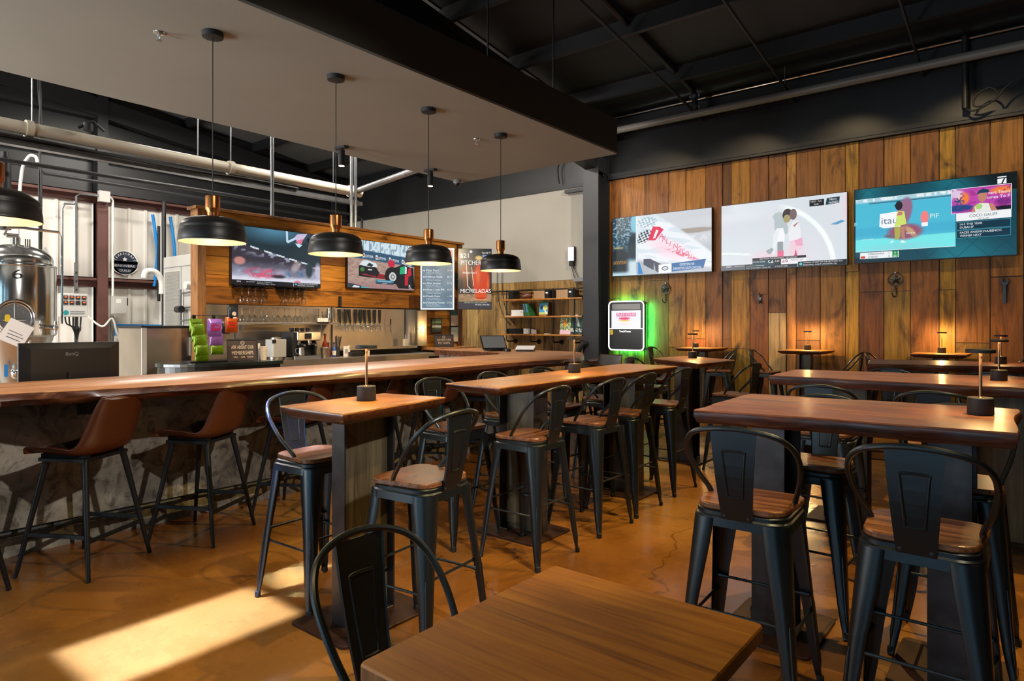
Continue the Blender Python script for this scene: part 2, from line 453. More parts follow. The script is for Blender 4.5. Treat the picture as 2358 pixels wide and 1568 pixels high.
# steel portal column in the far wall and its rafter
w = MB(); xc = -6.23
w.box(xc - 0.16, xc + 0.16, YF - 0.42, YF - 0.405, 0, roofz(YF) - 0.1); w.box(xc - 0.16, xc + 0.16, YF - 0.06, YF - 0.04, 0, roofz(YF))
w.box(xc - 0.006, xc + 0.006, YF - 0.41, YF - 0.04, 0, roofz(YF))
col1 = struct(w.build('trim_1', M_steelblk))
w = MB(); w.box(-0.25, 0.25, -0.3, 0.02, 0, 0.015); w.build('base_plate', M_steelblk, col1).location = (xc, YF - 0.1, 0)

# left end wall: white ribbed liner below, black above
w = MB(); w.box(XL - 0.15, XL, YN - 0.2, YF + 0.2, 0, 7.6)
wall_left = struct(w.build('wall_left', M_blkwall))
w = MB(); w.box(XL, XL + 0.012, YN, YF - 0.05, 0.0, 3.72)
y = YN + 0.1
while y < YF - 0.1:
    w.prism([(XL + 0.01, y - 0.04), (XL + 0.035, y - 0.02), (XL + 0.035, y + 0.02), (XL + 0.01, y + 0.04)], 0.0, 3.72, 0, 'z'); y += 0.305
w.build('ribbed_liner', M_corr, wall_left)
w = MB()
for z0 in (3.72, 2.14):
    w.box(XL + 0.03, XL + 0.05, YN, YF - 0.05, z0, z0 + 0.18); w.box(XL + 0.03, XL + 0.22, YN, YF - 0.05, z0 + 0.165, z0 + 0.18); w.box(XL + 0.2, XL + 0.22, YN, YF - 0.05, z0 + 0.12, z0 + 0.18)
w.build('girts', M_brown, wall_left)
w = MB(); y0 = 4.72
w.box(XL + 0.02, XL + 0.035, y0 - 0.09, y0 + 0.09, 0, 3.9); w.box(XL + 0.235, XL + 0.25, y0 - 0.09, y0 + 0.09, 0, 3.9); w.box(XL + 0.03, XL + 0.24, y0 - 0.006, y0 + 0.006, 0, 3.9)
w.build('end_wall_column', M_brown, wall_left)
w = MB(); w.box(XL + 0.02, XL + 0.25, y0 - 0.09, y0 + 0.09, 3.9, 6.0); w.box(XL + 0.02, XL + 0.28, YF - 0.45, YF - 0.15, 0, 5.1)
w.build('upper_column', M_steelblk, wall_left)
w = MB(); w.prism([(YN, roofz(YN) - 0.75), (YF, roofz(YF) - 0.55), (YF, roofz(YF) - 0.2), (YN, roofz(YN) - 0.4)], XL + 0.02, XL + 0.24, 0, 'x')
for zz in (4.55, 5.3): w.box(XL + 0.02, XL + 0.18, YN, YF - 0.3, zz, zz + 0.2)
w.build('end_rafter', M_steelblk, wall_left)

# right wall, near wall with window openings
w = MB(); w.box(XR, XR + 0.15, YN - 0.2, YF + 0.2, 0, 7.6)
struct(w.build('wall_right', M_blkwall))
w = MB()
op = [(-4.9, -4.1), (-2.5, -1.7), (0.0, 0.8)]
xs = [XL - 0.2] + [v for o in op for v in o] + [XR + 0.2]
for i in range(0, len(xs), 2): w.box(xs[i], xs[i + 1], YN - 0.15, YN, 0, 7.6)
for a, b_ in op: w.box(a, b_, YN - 0.15, YN, 0, 0.5); w.box(a, b_, YN - 0.15, YN, 3.2, 7.6)
wn = struct(w.build('wall_near', M_blkwall))
w = MB(); w.box(XL, -7.2, YN, YN + 0.02, 0, 3.72); w.build('white_liner', M_corr, wn)
for k, (a, b_) in enumerate(op):
    w = MB()
    for u in (a, (a + b_) / 2 - 0.03, b_ - 0.06): w.box(u, u + 0.06, YN - 0.1, YN - 0.04, 0.5, 3.2)
    for u in (0.5, 2.2, 3.14): w.box(a, b_, YN - 0.1, YN - 0.04, u, u + 0.06)
    wf = struct(w.build('window_%d' % (k + 1), M_steelblk))
    g = MB(); g.box(a, b_, YN - 0.075, YN - 0.07, 0.5, 3.2); g.build('glass_pane', M_glass, wf)

# roof and its framing
w = MB(); w.prism([(YN - 0.3, roofz(YN - 0.3)), (YF + 0.2, roofz(YF + 0.2)), (YF + 0.2, roofz(YF + 0.2) + 0.1), (YN - 0.3, roofz(YN - 0.3) + 0.1)], XL - 0.2, XR + 0.2, 0, 'x')
ceil = struct(w.build('ceiling', M_roof))
w = MB(); w.prism([(YN, roofz(YN) - 0.02), (YF, roofz(YF) - 0.02), (YF, roofz(YF) - 0.01), (YN, roofz(YN) - 0.01)], XL, -6.3, 0, 'x'); w.build('lit_roof_insulation', pbr('grey_lit_insulation', S(84, 84, 82), 0.7), ceil)  # panel added in paler grey so the brewery side of the roof looks lit
for y in (9.2, 7.75, 6.3, 4.85, 3.4, 1.9, 0.4, -1.1, -2.6):
    z = roofz(y); w = MB()
    w.prism([(y - 0.01, z - 0.21), (y + 0.07, z - 0.21), (y + 0.07, z - 0.2), (y, z - 0.2), (y, z + 0.01), (y - 0.01, z + 0.01)], XL, XR, 0, 'x')
    w.build('purlin', M_steelblk, ceil)
for xr in (-6.23, 1.6):
    w = MB()
    def slab(d0, d1, hx):
        w.prism([(YN, roofz(YN) - 0.21 - d1), (YF - 0.05, roofz(YF) - 0.21 - d1 * 1.5), (YF - 0.05, roofz(YF) - 0.21 - d0), (YN, roofz(YN) - 0.21 - d0)], xr - hx, xr + hx, 0, 'x')
    slab(0, 0.015, 0.11); slab(0.015, 0.5, 0.006); slab(0.5, 0.515, 0.11)
    w.build('rafter', M_steelblk, ceil)
for xs_ in (-4.3, -2.85, -1.2, -8.6, -11):
    w = MB(); w.box(-0.02, 0.02, 0, 0.012, -0.02, 0.02)
    w = MB(); w.tube([(xs_, YN + 0.3, roofz(YN) - 0.28), (xs_, YF - 0.05, roofz(YF) - 0.34)], 0.022, 6)
    w.build('sag_rod', M_steelblk, ceil)
# eave strut line on the far wall
w = MB(); w.box(XL, XR, YF - 0.14, YF, roofz(YF) - 0.28, roofz(YF) - 0.05)
w.build('eave_strut', M_steelblk, ceil)

# ================================================================ suspended soffit over the bar
w = MB(); SX0, SX1, SY0, SY1, SZ0, SZ1 = -6.22, -3.755, -2.4, 6.59, 3.40, 3.80
w.box(SX0, SX1, SY0, SY1, SZ0, SZ0 + 0.02, 0); w.box(SX0, SX1, SY0, SY1, SZ0 + 0.02, SZ1, 1)
soff = w.build('bar_soffit', [M_soffit, M_fascia])
tag(soff, 'long dark taupe box soffit hanging over the bar counter', 'ceiling soffit')
for x, y in ((-3.95, 2.2), (-3.95, 4.55), (-3.95, 5.6), (-6.0, 1.0), (-6.0, 5.0), (-3.95, 0.2)):
    h = MB(); h.cyl((x, y, SZ1), (x, y, roofz(y)), 0.008, n=6); h.cyl((x, y, roofz(y) - 0.26), (x, y, roofz(y) - 0.2), 0.02, n=8)
    h.build('hanger_rod', M_steelblk, soff)
# ================================================================ metal stools
def tolix_parts(root, seat_h, splay=0.055, bk=1.0):
    zt = seat_h - 0.022
    w = MB()   # wooden seat
    outline = []
    for x, y in rrect(0.345, 0.335, 0.07, 6): outline.append((x * (1.0 + 0.45 * y), y))
    w.prism(outline, zt, seat_h)
    w.build('seat', M_seat, root, bevel=0.005)
    w = MB()   # pressed metal seat frame
    def ring(s, z): return [(x * s, y * s, z) for x, y in rrect(0.345, 0.335, 0.075, 6)]
    w.loft([ring(0.97, zt - 0.001), ring(1.0, zt - 0.006), ring(1.0, zt - 0.02), ring(1.035, zt - 0.026), ring(1.045, zt - 0.06), ring(1.0, zt - 0.06), ring(0.96, zt - 0.02)], 0, True, False, True)
    w.build('seat_frame', M_black, root)
    for sx, sy in ((1, 1), (-1, 1), (1, -1), (-1, -1)):
        w = MB()
        top, bot = 0.176, 0.176 + splay
        rings = []
        for q, (z, wd, rr) in enumerate([(zt - 0.03, 0.074, 0.060), (zt - 0.12, 0.070, 0.052), (zt * 0.55, 0.050, 0.034), (zt * 0.2, 0.034, 0.022), (0.07, 0.027, 0.014), (0.035, 0.022, 0.010), (0.006, 0.024, 0.012)]):
            t = (zt - 0.03 - z) / (zt - 0.03)
            c = top + (bot - top) * t + (0.006 if q == 6 else 0)
            th = 0.004
            out = [(c - wd - rr * 0.2, c)] + [(c - rr + rr * math.sin(a), c - rr + rr * math.cos(a)) for a in np.linspace(0, PI / 2, 7)] + [(c, c - wd - rr * 0.2)]
            inn = [(x - th * 0.8, y - th * 0.8) for x, y in reversed(out)]
            rings.append([(sx * x, sy * y, z) for x, y in out + inn])
        w.loft(rings, 0, True)
        # pressed stiffening rib down the corner
        zr0, zr1 = 0.055, zt * 0.50
        pts = []
        for i in range(9):
            z = zr0 + (zr1 - zr0) * i / 8; t = (zt - 0.03 - z) / (zt - 0.03); c = top + (bot - top) * t
            rr = np.interp(z, [0.035, 0.07, zt * 0.2, zt * 0.55], [0.010, 0.014, 0.022, 0.034]); k = c - rr * 0.293
            pts.append((sx * k, sy * k, z))
        w.tube(pts, [0.002] + [0.0075] * 7 + [0.003], 8)
        lg = w.build('leg', M_black, root, angle=50)
        f = MB(); c = bot + 0.004
        f.lathe([(0.012, 0.0), (0.015, 0.004), (0.014, 0.03), (0.009, 0.034)], 10, (sx * (c - 0.013), sy * (c - 0.013), 0.0))
        f.build('rubber_foot', M_rubber, lg)
    zb = seat_h * 0.40
    for i, (a, b_) in enumerate((((1, 1), (-1, 1)), ((-1, 1), (-1, -1)), ((-1, -1), (1, -1)), ((1, -1), (1, 1)))):
        z = zb + (0.0 if i % 2 else 0.055)
        t = (zt - z) / zt; k = 0.176 + splay * t - 0.018
        w = MB(); p0 = Vector((a[0] * k, a[1] * k, z)); p1 = Vector((b_[0] * k, b_[1] * k, z)); d = (p1 - p0)
        w.tube([p0, p0 + d * 0.08, p0 + d * 0.12, p0 + d * 0.88, p0 + d * 0.92, p1], [0.010, 0.009, 0.0062, 0.0062, 0.009, 0.010], 8)
        w.build('footrest_bar', M_black, root)
    # hooped back
    hp = [(0.158, 0.03, -0.02), (0.168, 0.012, 0.02), (0.192, -0.045, 0.085), (0.207, -0.10, 0.16), (0.200, -0.155, 0.225), (0.160, -0.198, 0.272), (0.085, -0.224, 0.296), (0.0, -0.232, 0.303)]
    zs = seat_h; hp = [(x, y * (1 + (bk - 1) * 0.5), z * bk if z > 0 else z) for x, y, z in hp]; full = [(x, y, zs + z) for x, y, z in hp] + [(-x, y, zs + z) for x, y, z in reversed(hp[:-1])]
    w = MB(); w.tube(catmull(full, 5), 0.0105, 10)
    for sx in (1, -1): w.box(sx * 0.158 - 0.012, sx * 0.158 + 0.012, 0.018, 0.042, zs - 0.05, zs - 0.005)
    w.build('backrest_hoop', M_black, root)
    w = MB()   # splat: tapered sheet with folded edges, tilted back
    yb, yt, z0, z1 = -0.172, -0.225 * (1 + (bk - 1) * 0.5), zs - 0.05, zs + 0.292 * bk
    n = 8; rings = []
    for i in range(n + 1):
        t = i / n; hw = 0.056 + (0.083 - 0.056) * t; z = z0 + (z1 - z0) * t; y = yb + (yt - yb) * t - 0.012 * math.sin(PI * t)
        rings.append([(-hw, y + 0.008, z), (-hw - 0.001, y - 0.0015, z), (hw + 0.001, y - 0.0015, z), (hw, y + 0.008, z), (hw - 0.003, y + 0.0015, z), (-hw + 0.003, y + 0.0015, z)])
    w.loft(rings, 0, False)
    spl = w.build('backrest_splat', M_black, root)
    w = MB()   # pressed trapezoid ridge
    def pt(u, t): 
        return (u * (0.027 + (0.041 - 0.027) * ((t - 0.27) / 0.5)), yb + (yt - yb) * t - 0.012 * math.sin(PI * t), z0 + (z1 - z0) * t)
    loop = [pt(-1, 0.30), pt(-0.85, 0.27), pt(0.85, 0.27), pt(1, 0.30), pt(1, 0.45), pt(1, 0.6), pt(1, 0.74), pt(0.88, 0.78), pt(-0.88, 0.78), pt(-1, 0.74), pt(-1, 0.6), pt(-1, 0.45)]
    w.tube(catmull(loop, 3, True), 0.0056, 8, closed=True)
    w.build('pressed_panel', M_black, spl)
    w = MB()
    for sx in (1, -1): w.lathe([(0.009, 0), (0.008, -0.004), (0.004, -0.006)], 10, (sx * 0.044, yb - 0.002, z0 + 0.014), axis='y')
    w.build('bolts', M_blackflat, spl)

FACE = {'+x': -PI / 2, '-x': PI / 2, '+y': 0.0, '-y': PI}
stools = []
def put_stool(x, y, facing, label, group, jit=0.0, low=False):
    rz = (FACE[facing] if isinstance(facing, str) else facing) + jit
    key = 'low' if low else 'high'
    if key not in put_stool.proto:
        o = thing('metal_chair' if low else 'metal_bar_stool', label, 'chair' if low else 'bar stool', (0, 0, 0), 0, group)
        tolix_parts(o, 0.46 if low else 0.762, 0.045 if low else 0.05, 1.32 if low else 1.0)
        put_stool.proto[key] = o
    else:
        o = copy_tree(put_stool.proto[key], label=label, group=group)
    o.location = (x, y, 0); o.rotation_euler = (0, 0, rz); o['label'] = label; o['group'] = group
    return o
put_stool.proto = {}
GA, GB, GC, GD, GF, GW = ('stools at the small square bar table', 'stools around the long centre table', 'stools at the front slab table on the right', 'stools at the second slab table', 'stools at the table near the game screen', 'stools at the little wall tables')
put_stool(-3.02, 2.08, '+x', 'black metal bar stool with wood seat between bar counter and small front table', GA, 0.05)
put_stool(-2.20, 2.07, '-x', 'black metal bar stool on the aisle side of the small front table', GA, 0.10)
put_stool(-2.49, 3.27, '-x', 'nearest aisle side metal stool of the long centre table', GB, 0.02)
put_stool(-2.52, 4.03, '-x', 'second nearest aisle side metal stool of the long centre table', GB, -0.02)
put_stool(-2.55, 4.58, '-x', 'third aisle side metal stool of the long centre table', GB, 0.03)
put_stool(-2.58, 5.32, '-x', 'farthest aisle side metal stool of the long centre table', GB, 0.0)
put_stool(-3.10, 3.22, '+x', 'nearest bar side metal stool of the long centre table', GB, -0.03)
put_stool(-3.16, 3.92, '+x', 'second bar side metal stool of the long centre table', GB, 0.02)
put_stool(-3.18, 4.60, '+x', 'third bar side metal stool of the long centre table', GB, 0.0)
put_stool(-3.19, 5.36, '+x', 'farthest bar side metal stool of the long centre table', GB, 0.02)
put_stool(-0.885, 2.60, '+y', 'metal stool in front of the left end of the front slab table', GC, 0.06)
put_stool(-0.300, 2.60, '+y', 'metal stool in front of the right end of the front slab table, nearest of all', GC, 0.0)
put_stool(-0.885, 3.52, '-y', 'metal stool behind the left end of the front slab table', GC, -0.05)
put_stool(-0.285, 3.50, '-y', 'metal stool behind the right end of the front slab table', GC, 0.0)
put_stool(-1.06, 4.58, '+y', 'metal stool on the near side of the second slab table, left of the pair', GD, 0.0)
put_stool(-0.46, 4.56, '+y', 'metal stool on the near side of the second slab table, right of the pair', GD, 0.03)
put_stool(-0.97, 6.12, '-y', 'metal stool behind the second slab table, left of the pair', GD, 0.0)
put_stool(-0.28, 6.12, '-y', 'metal stool behind the second slab table, right of the pair', GD, 0.0)
put_stool(-2.34, 6.42, '-x', 'metal stool on the right of the table near the game screen', GF, -0.1)
put_stool(-3.38, 6.62, '+x', 'green lit metal stool on the left of the table near the game screen', GF, 0.0)
put_stool(-4.80, 9.93, '+x', 'metal stool beside the glowing game screen, left of the first wall table', GW, 0.0)
put_stool(-3.68, 9.50, '-x', 'metal stool to the right of the first wall table', GW, 0.15)
put_stool(-3.08, 9.76, '+x', 'metal stool left of the middle wall table', GW, 0.0)
put_stool(-2.06, 9.82, '-x', 'metal stool right of the middle wall table', GW, 0.0)
put_stool(-1.56, 9.80, '+x', 'metal stool left of the wall table under the tennis screen', GW, 0.0)
put_stool(-0.32, 9.82, '-x', 'metal stool right of the wall table under the tennis screen', GW, 0.0)
put_stool(-1.24, 1.17, '+x', 'low black metal chair tucked under the near oak table', 'low metal chairs', 0.0, True)

# ================================================================ tables
def slab_top(root, poly, z, th, mtop, medge, chamfer, amp, seed, live=(0, 1, 2, 3)):
    """wooden top: a four-sided plan, subdivided and wavered, undercut along the edge"""
    r = random.Random(seed); n = len(poly); up = []; cx = sum(p[0] for p in poly) / n; cy = sum(p[1] for p in poly) / n
    for i in range(n):
        a, b_ = poly[i], poly[(i + 1) % n]; L = math.hypot(b_[0] - a[0], b_[1] - a[1]); k = max(2, int(L / 0.09))
        nx, ny = (b_[1] - a[1]) / L, -(b_[0] - a[0]) / L
        ph = r.uniform(0, 6)
        for j in range(k):
            t = j / k; o = 0
            if j and i in live: o = amp * (math.sin(ph + t * L * 5.3) + 0.6 * math.sin(ph * 2 + t * L * 13) + r.uniform(-0.4, 0.4)) * min(1, t * 6, (1 - t) * 6)
            up.append((a[0] + (b_[0] - a[0]) * t + nx * o, a[1] + (b_[1] - a[1]) * t + ny * o))
    W = max(p[0] for p in poly) - min(p[0] for p in poly); D = max(p[1] for p in poly) - min(p[1] for p in poly)
    sc_ = lambda c: [(cx + (x - cx) * (1 - 2 * c / W), cy + (y - cy) * (1 - 2 * c / D)) for x, y in up]
    m = len(up); w = MB()
    jig = [r.uniform(-1, 1) * amp * 0.7 for _ in up]
    mid = [(x + jig[i], y - jig[i]) for i, (x, y) in enumerate(sc_(-0.002 if chamfer < 0.02 else chamfer * 0.12))]
    rings = [[(x, y, z - th) for x, y in sc_(chamfer)], [(x, y, z - th * 0.45) for x, y in mid], [(x, y, z - 0.006) for x, y in up], [(x, y, z) for x, y in sc_(0.004)]]
    vs = [p for rg in rings for p in rg]
    for k in range(3): w.add(vs, [(k * m + i, k * m + (i + 1) % m, (k + 1) * m + (i + 1) % m, (k + 1) * m + i) for i in range(m)], 1 if k < 2 else 0, True)
    w.add(vs, [tuple(range(3 * m, 4 * m))], 0); w.add(vs, [tuple(reversed(range(m)))], 1)
    return w.build('tabletop', [mtop, medge], root, angle=50)
def ibeam(root, x, y, ztop, d, fw, along, base, letter=None):
    """upright H section on a floor plate; along = axis the web lies on"""
    w = MB(); t = 0.011
    R = Matrix.Translation((x, y, 0)) @ (rotz(PI / 2) if along == 'y' else Matrix.Identity(4))
    for s in (-1, 1): w.box(s * d / 2 - t / 2, s * d / 2 + t / 2, -fw / 2, fw / 2, 0.012, ztop, M=R)
    w.box(-d / 2 + t / 2, d / 2 - t / 2, -0.005, 0.005, 0.012, ztop, 1, M=R)
    for s in (-1, 1):
        for q in (-1, 1): w.prism([(s * d / 2, q * fw / 2), (s * d / 2 - s * 0.07, q * fw / 2), (s * d / 2 - s * 0.07, 0), (s * d / 2, 0)], 0.012, 0.02, 0, 'z', M=R)
    p = w.build('pedestal', [M_ibeam, M_web], root, bevel=0.002, seg=1)
    w = MB(); w.prism(rrect(base[0], base[1], 0.03, 4), 0.0, 0.014, M=R); w.build('base_plate', M_plate, root, bevel=0.002, seg=1)
    w = MB(); w.box(-d / 2 - 0.04, d / 2 + 0.04, -fw / 2 - 0.06, fw / 2 + 0.06, ztop - 0.008, ztop, M=R); w.build('top_plate', M_ibeam, root)
    if letter:
        w = MB(); put_text(w, letter, 0, 0, 0.10, 0, 0, 'LEFT', shear=0.35)
        o = w.build('cut_lettering', M_plate, root)
        if along == 'y': o.matrix_local = Matrix.Translation((x + 0.0062, y, 0.16)) @ rotz(PI / 2) @ Matrix.Rotation(-PI / 2, 4, 'Y')
        else: o.matrix_local = Matrix.Translation((x, y - 0.0062, 0.16)) @ Matrix.Rotation(-PI / 2, 4, 'Y')
    return p
def table(label, poly, z, th, mt, me, ch, amp, seed, beams, group, name='bar_table'):
    cx = sum(p[0] for p in poly) / len(poly); cy = sum(p[1] for p in poly) / len(poly)
    t = thing(name, label, 'table', (cx, cy, 0), 0, group)
    slab_top(t, [(x - cx, y - cy) for x, y in poly], z, th, mt, me, ch, amp, seed)
    for (x, y, d, fw, al, base, let) in beams: ibeam(t, x - cx, y - cy, z - th, d, fw, al, base, let)
    return t
GT = 'bar height wooden tables on steel pedestals'
table('small square amber wood bar table on a steel beam pedestal, closest to the bar', [(-2.735, 1.68), (-2.275, 1.69), (-2.39, 2.42), (-2.79, 2.345)], 1.07, 0.055, M_topA, M_edge, 0.045, 0.004, 3,
      [(-2.60, 2.06, 0.30, 0.10, 'y', (0.56, 0.42), None)], GT)
table('long narrow amber slab table in the centre of the room', [(-2.95, 2.985), (-2.485, 2.965), (-2.52, 5.5), (-3.08, 5.56)], 1.07, 0.055, M_topA, M_edge, 0.05, 0.008, 5,
      [(-2.80, 3.60, 0.30, 0.16, 'x', (0.52, 0.44), None), (-2.80, 5.02, 0.30, 0.16, 'x', (0.52, 0.44), None)], GT)
table('thick red brown live edge slab table at the front right', [(-1.19, 2.765), (-0.05, 2.87), (-0.062, 3.68), (-1.215, 3.585)], 1.07, 0.06, M_topB, M_edge, 0.012, 0.011, 7,
      [(-0.97, 3.22, 0.25, 0.15, 'y', (0.5, 0.42), None), (-0.27, 3.22, 0.25, 0.15, 'y', (0.5, 0.42), None)], GT)
table('red brown slab table in the second row on the right', [(-1.54, 4.935), (0.15, 4.90), (0.15, 6.0), (-1.56, 5.72)], 1.07, 0.065, M_topB, M_edge, 0.012, 0.011, 9,
      [(-1.1, 5.35, 0.28, 0.16, 'x', (0.5, 0.42), None), (-0.2, 5.4, 0.28, 0.16, 'x', (0.5, 0.42), None)], GT)
table('brown slab table in the third row on the right, before the wall', [(-1.26, 6.96), (0.2, 7.42), (0.2, 8.35), (-1.39, 7.87)], 1.07, 0.065, M_topB, M_edge, 0.012, 0.011, 12,
      [(-0.9, 7.5, 0.28, 0.16, 'x', (0.5, 0.42), None), (-0.1, 7.8, 0.28, 0.16, 'x', (0.5, 0.42), None)], GT)
table('square amber wood table in front of the glowing game screen', [(-3.31, 6.60), (-2.51, 5.96), (-2.48, 6.82), (-3.27, 7.33)], 1.07, 0.055, M_topA, M_edge, 0.05, 0.012, 14,
      [(-2.92, 6.62, 0.28, 0.16, 'y', (0.52, 0.44), None)], GT)
for k, (cx, lab) in enumerate(((-4.17, 'little wooden wall table beside the game screen'), (-2.60, 'little wooden wall table under the middle television'), (-0.97, 'little wooden wall table under the tennis television'))):
    table(lab, [(cx - 0.30, 9.66), (cx + 0.30, 9.66), (cx + 0.32, 10.30), (cx - 0.31, 10.30)], 1.07, 0.05, M_topA, M_edge, 0.05, 0.006, 20 + k,
          [(cx, 10.0, 0.15, 0.14, 'x', (0.44, 0.4), None)], 'little tables along the board wall')
t = thing('dining_table', 'low square oak table closest to the camera, cut off by the bottom of the photo', 'table', (-0.78, 1.18, 0))
w = MB(); hw, hd = 0.293, 0.345
up = rrect(hw * 2, hd * 2, 0.012, 3); lo = rrect(hw * 2 - 0.06, hd * 2 - 0.06, 0.01, 3)
m = len(up); vs = [(x, y, 0.70) for x, y in lo] + [(x, y, 0.728) for x, y in up] + [(x, y, 0.757) for x, y in up] + [(x * 0.992, y * 0.992, 0.762) for x, y in up]
for k in range(3): w.add(vs, [(k * m + i, k * m + (i + 1) % m, (k + 1) * m + (i + 1) % m, (k + 1) * m + i) for i in range(m)], 1 if k < 2 else 0)
w.add(vs, [tuple(range(3 * m, 4 * m))], 0); w.add(vs, [tuple(reversed(range(m)))], 1)
w.build('tabletop', [M_topG, M_edgeG], t)
w = MB(); w.box(-0.05, 0.05, -0.05, 0.05, 0.014, 0.70); w.build('pedestal', M_ibeam, t, bevel=0.004)
w = MB(); w.prism(rrect(0.4, 0.4, 0.03, 4), 0, 0.014); w.build('base_plate', M_plate, t)

# ================================================================ cordless table lamps
def make_lamp(label):
    o = thing('table_lamp', label, 'table lamp', group='cordless lamps on the tables')
    w = MB(); w.lathe([(0.046, 0.0), (0.0475, 0.003), (0.0465, 0.068), (0.044, 0.071)], 32); w.build('base', M_blackflat, o)
    w = MB(); w.cyl((0, 0, 0.07), (0, 0, 0.258), 0.0062, n=12); w.lathe([(0.012, 0.07), (0.008, 0.074)], 12); w.build('stem', M_bronze, o)
    w = MB(); w.lathe([(0.047, 0.2625), (0.048, 0.2565), (0.0515, 0.2565), (0.0535, 0.259), (0.0535, 0.270), (0.051, 0.273)], 32); h = w.build('shade_disc', M_blackflat, o)
    w = MB(); w.lathe([(0.043, 0.2612), (0.043, 0.2622)], 28); w.build('light_ring', M_lampglow, h)
    return o
lamps = [(-2.595, 2.07, 1.07, 'table lamp on the small amber table next to the bar'), (-2.80, 4.25, 1.07, 'table lamp midway along the long centre table'),
         (-0.185, 3.36, 1.07, 'largest looking table lamp, at the right end of the front slab table'), (-0.20, 5.45, 1.07, 'table lamp on the second row slab table'),
         (-0.27, 7.75, 1.07, 'table lamp on the third row slab table'), (-2.98, 6.90, 1.07, 'table lamp on the square table before the game screen'),
         (-4.27, 10.0, 1.07, 'table lamp on the wall table beside the game screen'), (-2.60, 10.08, 1.07, 'table lamp on the middle wall table glowing on the boards'),
         (-0.96, 10.05, 1.07, 'table lamp on the wall table below the tennis screen')]
lp = None
for x, y, z, lab in lamps:
    if lp is None: lp = make_lamp(lab); o = lp
    else: o = copy_tree(lp, label=lab)
    o.location = (x, y, z + 0.001)

# ================================================================ leather bar stools
def leather_parts(root):
    prof = [(0.215, 0.700, 0.205), (0.205, 0.718, 0.212), (0.15, 0.722, 0.220), (0.05, 0.712, 0.226), (-0.06, 0.706, 0.226), (-0.13, 0.718, 0.220), (-0.175, 0.755, 0.208), (-0.20, 0.82, 0.198), (-0.222, 0.90, 0.186), (-0.245, 0.975, 0.178), (-0.258, 1.015, 0.172), (-0.262, 1.025, 0.168)]
    P = catmull([(y, z, hw) for y, z, hw in prof], 4)
    nu = 16; rings_t, rings_b = [], []
    for i, (y, z, hw) in enumerate(P):
        a = P[max(i - 1, 0)]; b_ = P[min(i + 1, len(P) - 1)]; ty, tz = b_[0] - a[0], b_[1] - a[1]; L = math.hypot(ty, tz); ny, nz = tz / L, -ty / L   # normal (towards sitter is -)
        s = i / (len(P) - 1); curl = 0.036 * math.sin(PI * min(1, s * 1.1)) + 0.004
        k_ = min(1, max(0, (s - 0.28) / 0.25)); k_ = k_ * k_ * (3 - 2 * k_)
        rt, rb_ = [], []
        for j in range(nu + 1):
            u = -1 + 2 * j / nu; c = curl * abs(u) ** 3; th = 0.017 * (1 - abs(u) ** 6 * 0.7)
            p = (u * hw, y + c * k_, z + c * (1 - k_ * 0.85))
            rt.append(p); rb_.append((p[0], p[1] - (tz / L) * th * 2, p[2] + (ty / L) * th * 2))
        rings_t.append(rt); rings_b.append(rb_)
    w = MB(); n = nu + 1; k = len(P)
    vs = [p for r in rings_t for p in r]; vb = [p for r in rings_b for p in r]; o = len(vs)
    q = lambda i, j: i * n + j
    allv = vs + vb
    w.add(allv, [(q(i, j), q(i, j + 1), q(i + 1, j + 1), q(i + 1, j)) for i in range(k - 1) for j in range(nu)], 1, True)
    w.add(allv, [(o + q(i, j), o + q(i + 1, j), o + q(i + 1, j + 1), o + q(i, j + 1)) for i in range(k - 1) for j in range(nu)], 0, True)
    rim = [q(0, j) for j in range(n)] + [q(i, nu) for i in range(1, k)] + [q(k - 1, j) for j in range(nu - 1, -1, -1)] + [q(i, 0) for i in range(k - 2, 0, -1)]
    w.add(allv, [(rim[i], o + rim[i], o + rim[(i + 1) % len(rim)], rim[(i + 1) % len(rim)]) for i in range(len(rim))], 0, True)
    sh = w.build('seat_shell', [M_leather, M_leatherin], root, angle=80)
    w = MB(); w.tube([allv[i] for i in rim], 0.006, 6, closed=True); w.build('piping', M_leather, sh)
    w = MB(); w.box(-0.17, 0.17, -0.14, 0.16, 0.652, 0.672)
    for sx in (-1, 1): w.box(sx * 0.13 - 0.02, sx * 0.13 + 0.02, -0.13, 0.16, 0.67, 0.694)
    w.build('under_frame', M_stoolleg, root)
    foot = {}
    for sx in (1, -1):
        for sy in (1, -1):
            w = MB(); a = Vector((sx * 0.145, sy * 0.125, 0.665)); b_ = Vector((sx * 0.245, sy * 0.235, 0.0)); foot[sx, sy] = (a, b_)
            w.cyl(a, b_, 0.019, 0.0115, 12); w.build('leg', M_stoolleg, root)
    for i, (p, r) in enumerate((((1, 1), (-1, 1)), ((-1, 1), (-1, -1)), ((-1, -1), (1, -1)), ((1, -1), (1, 1)))):
        t = 0.68 if i % 2 == 0 else 0.64
        A = foot[p][0].lerp(foot[p][1], t); B_ = foot[r][0].lerp(foot[r][1], t)
        w = MB(); d = (B_ - A).normalized(); u = d.cross(Vector((0, 0, 1))).normalized() * 0.008; h = Vector((0, 0, 0.011))
        w.loft([[A + u + h, A - u + h, A - u - h, A + u - h], [B_ + u + h, B_ - u + h, B_ - u - h, B_ + u - h]], 0, False)
        w.build('stretcher', M_stoolleg, root)
GL = 'brown leather bar stools along the bar'
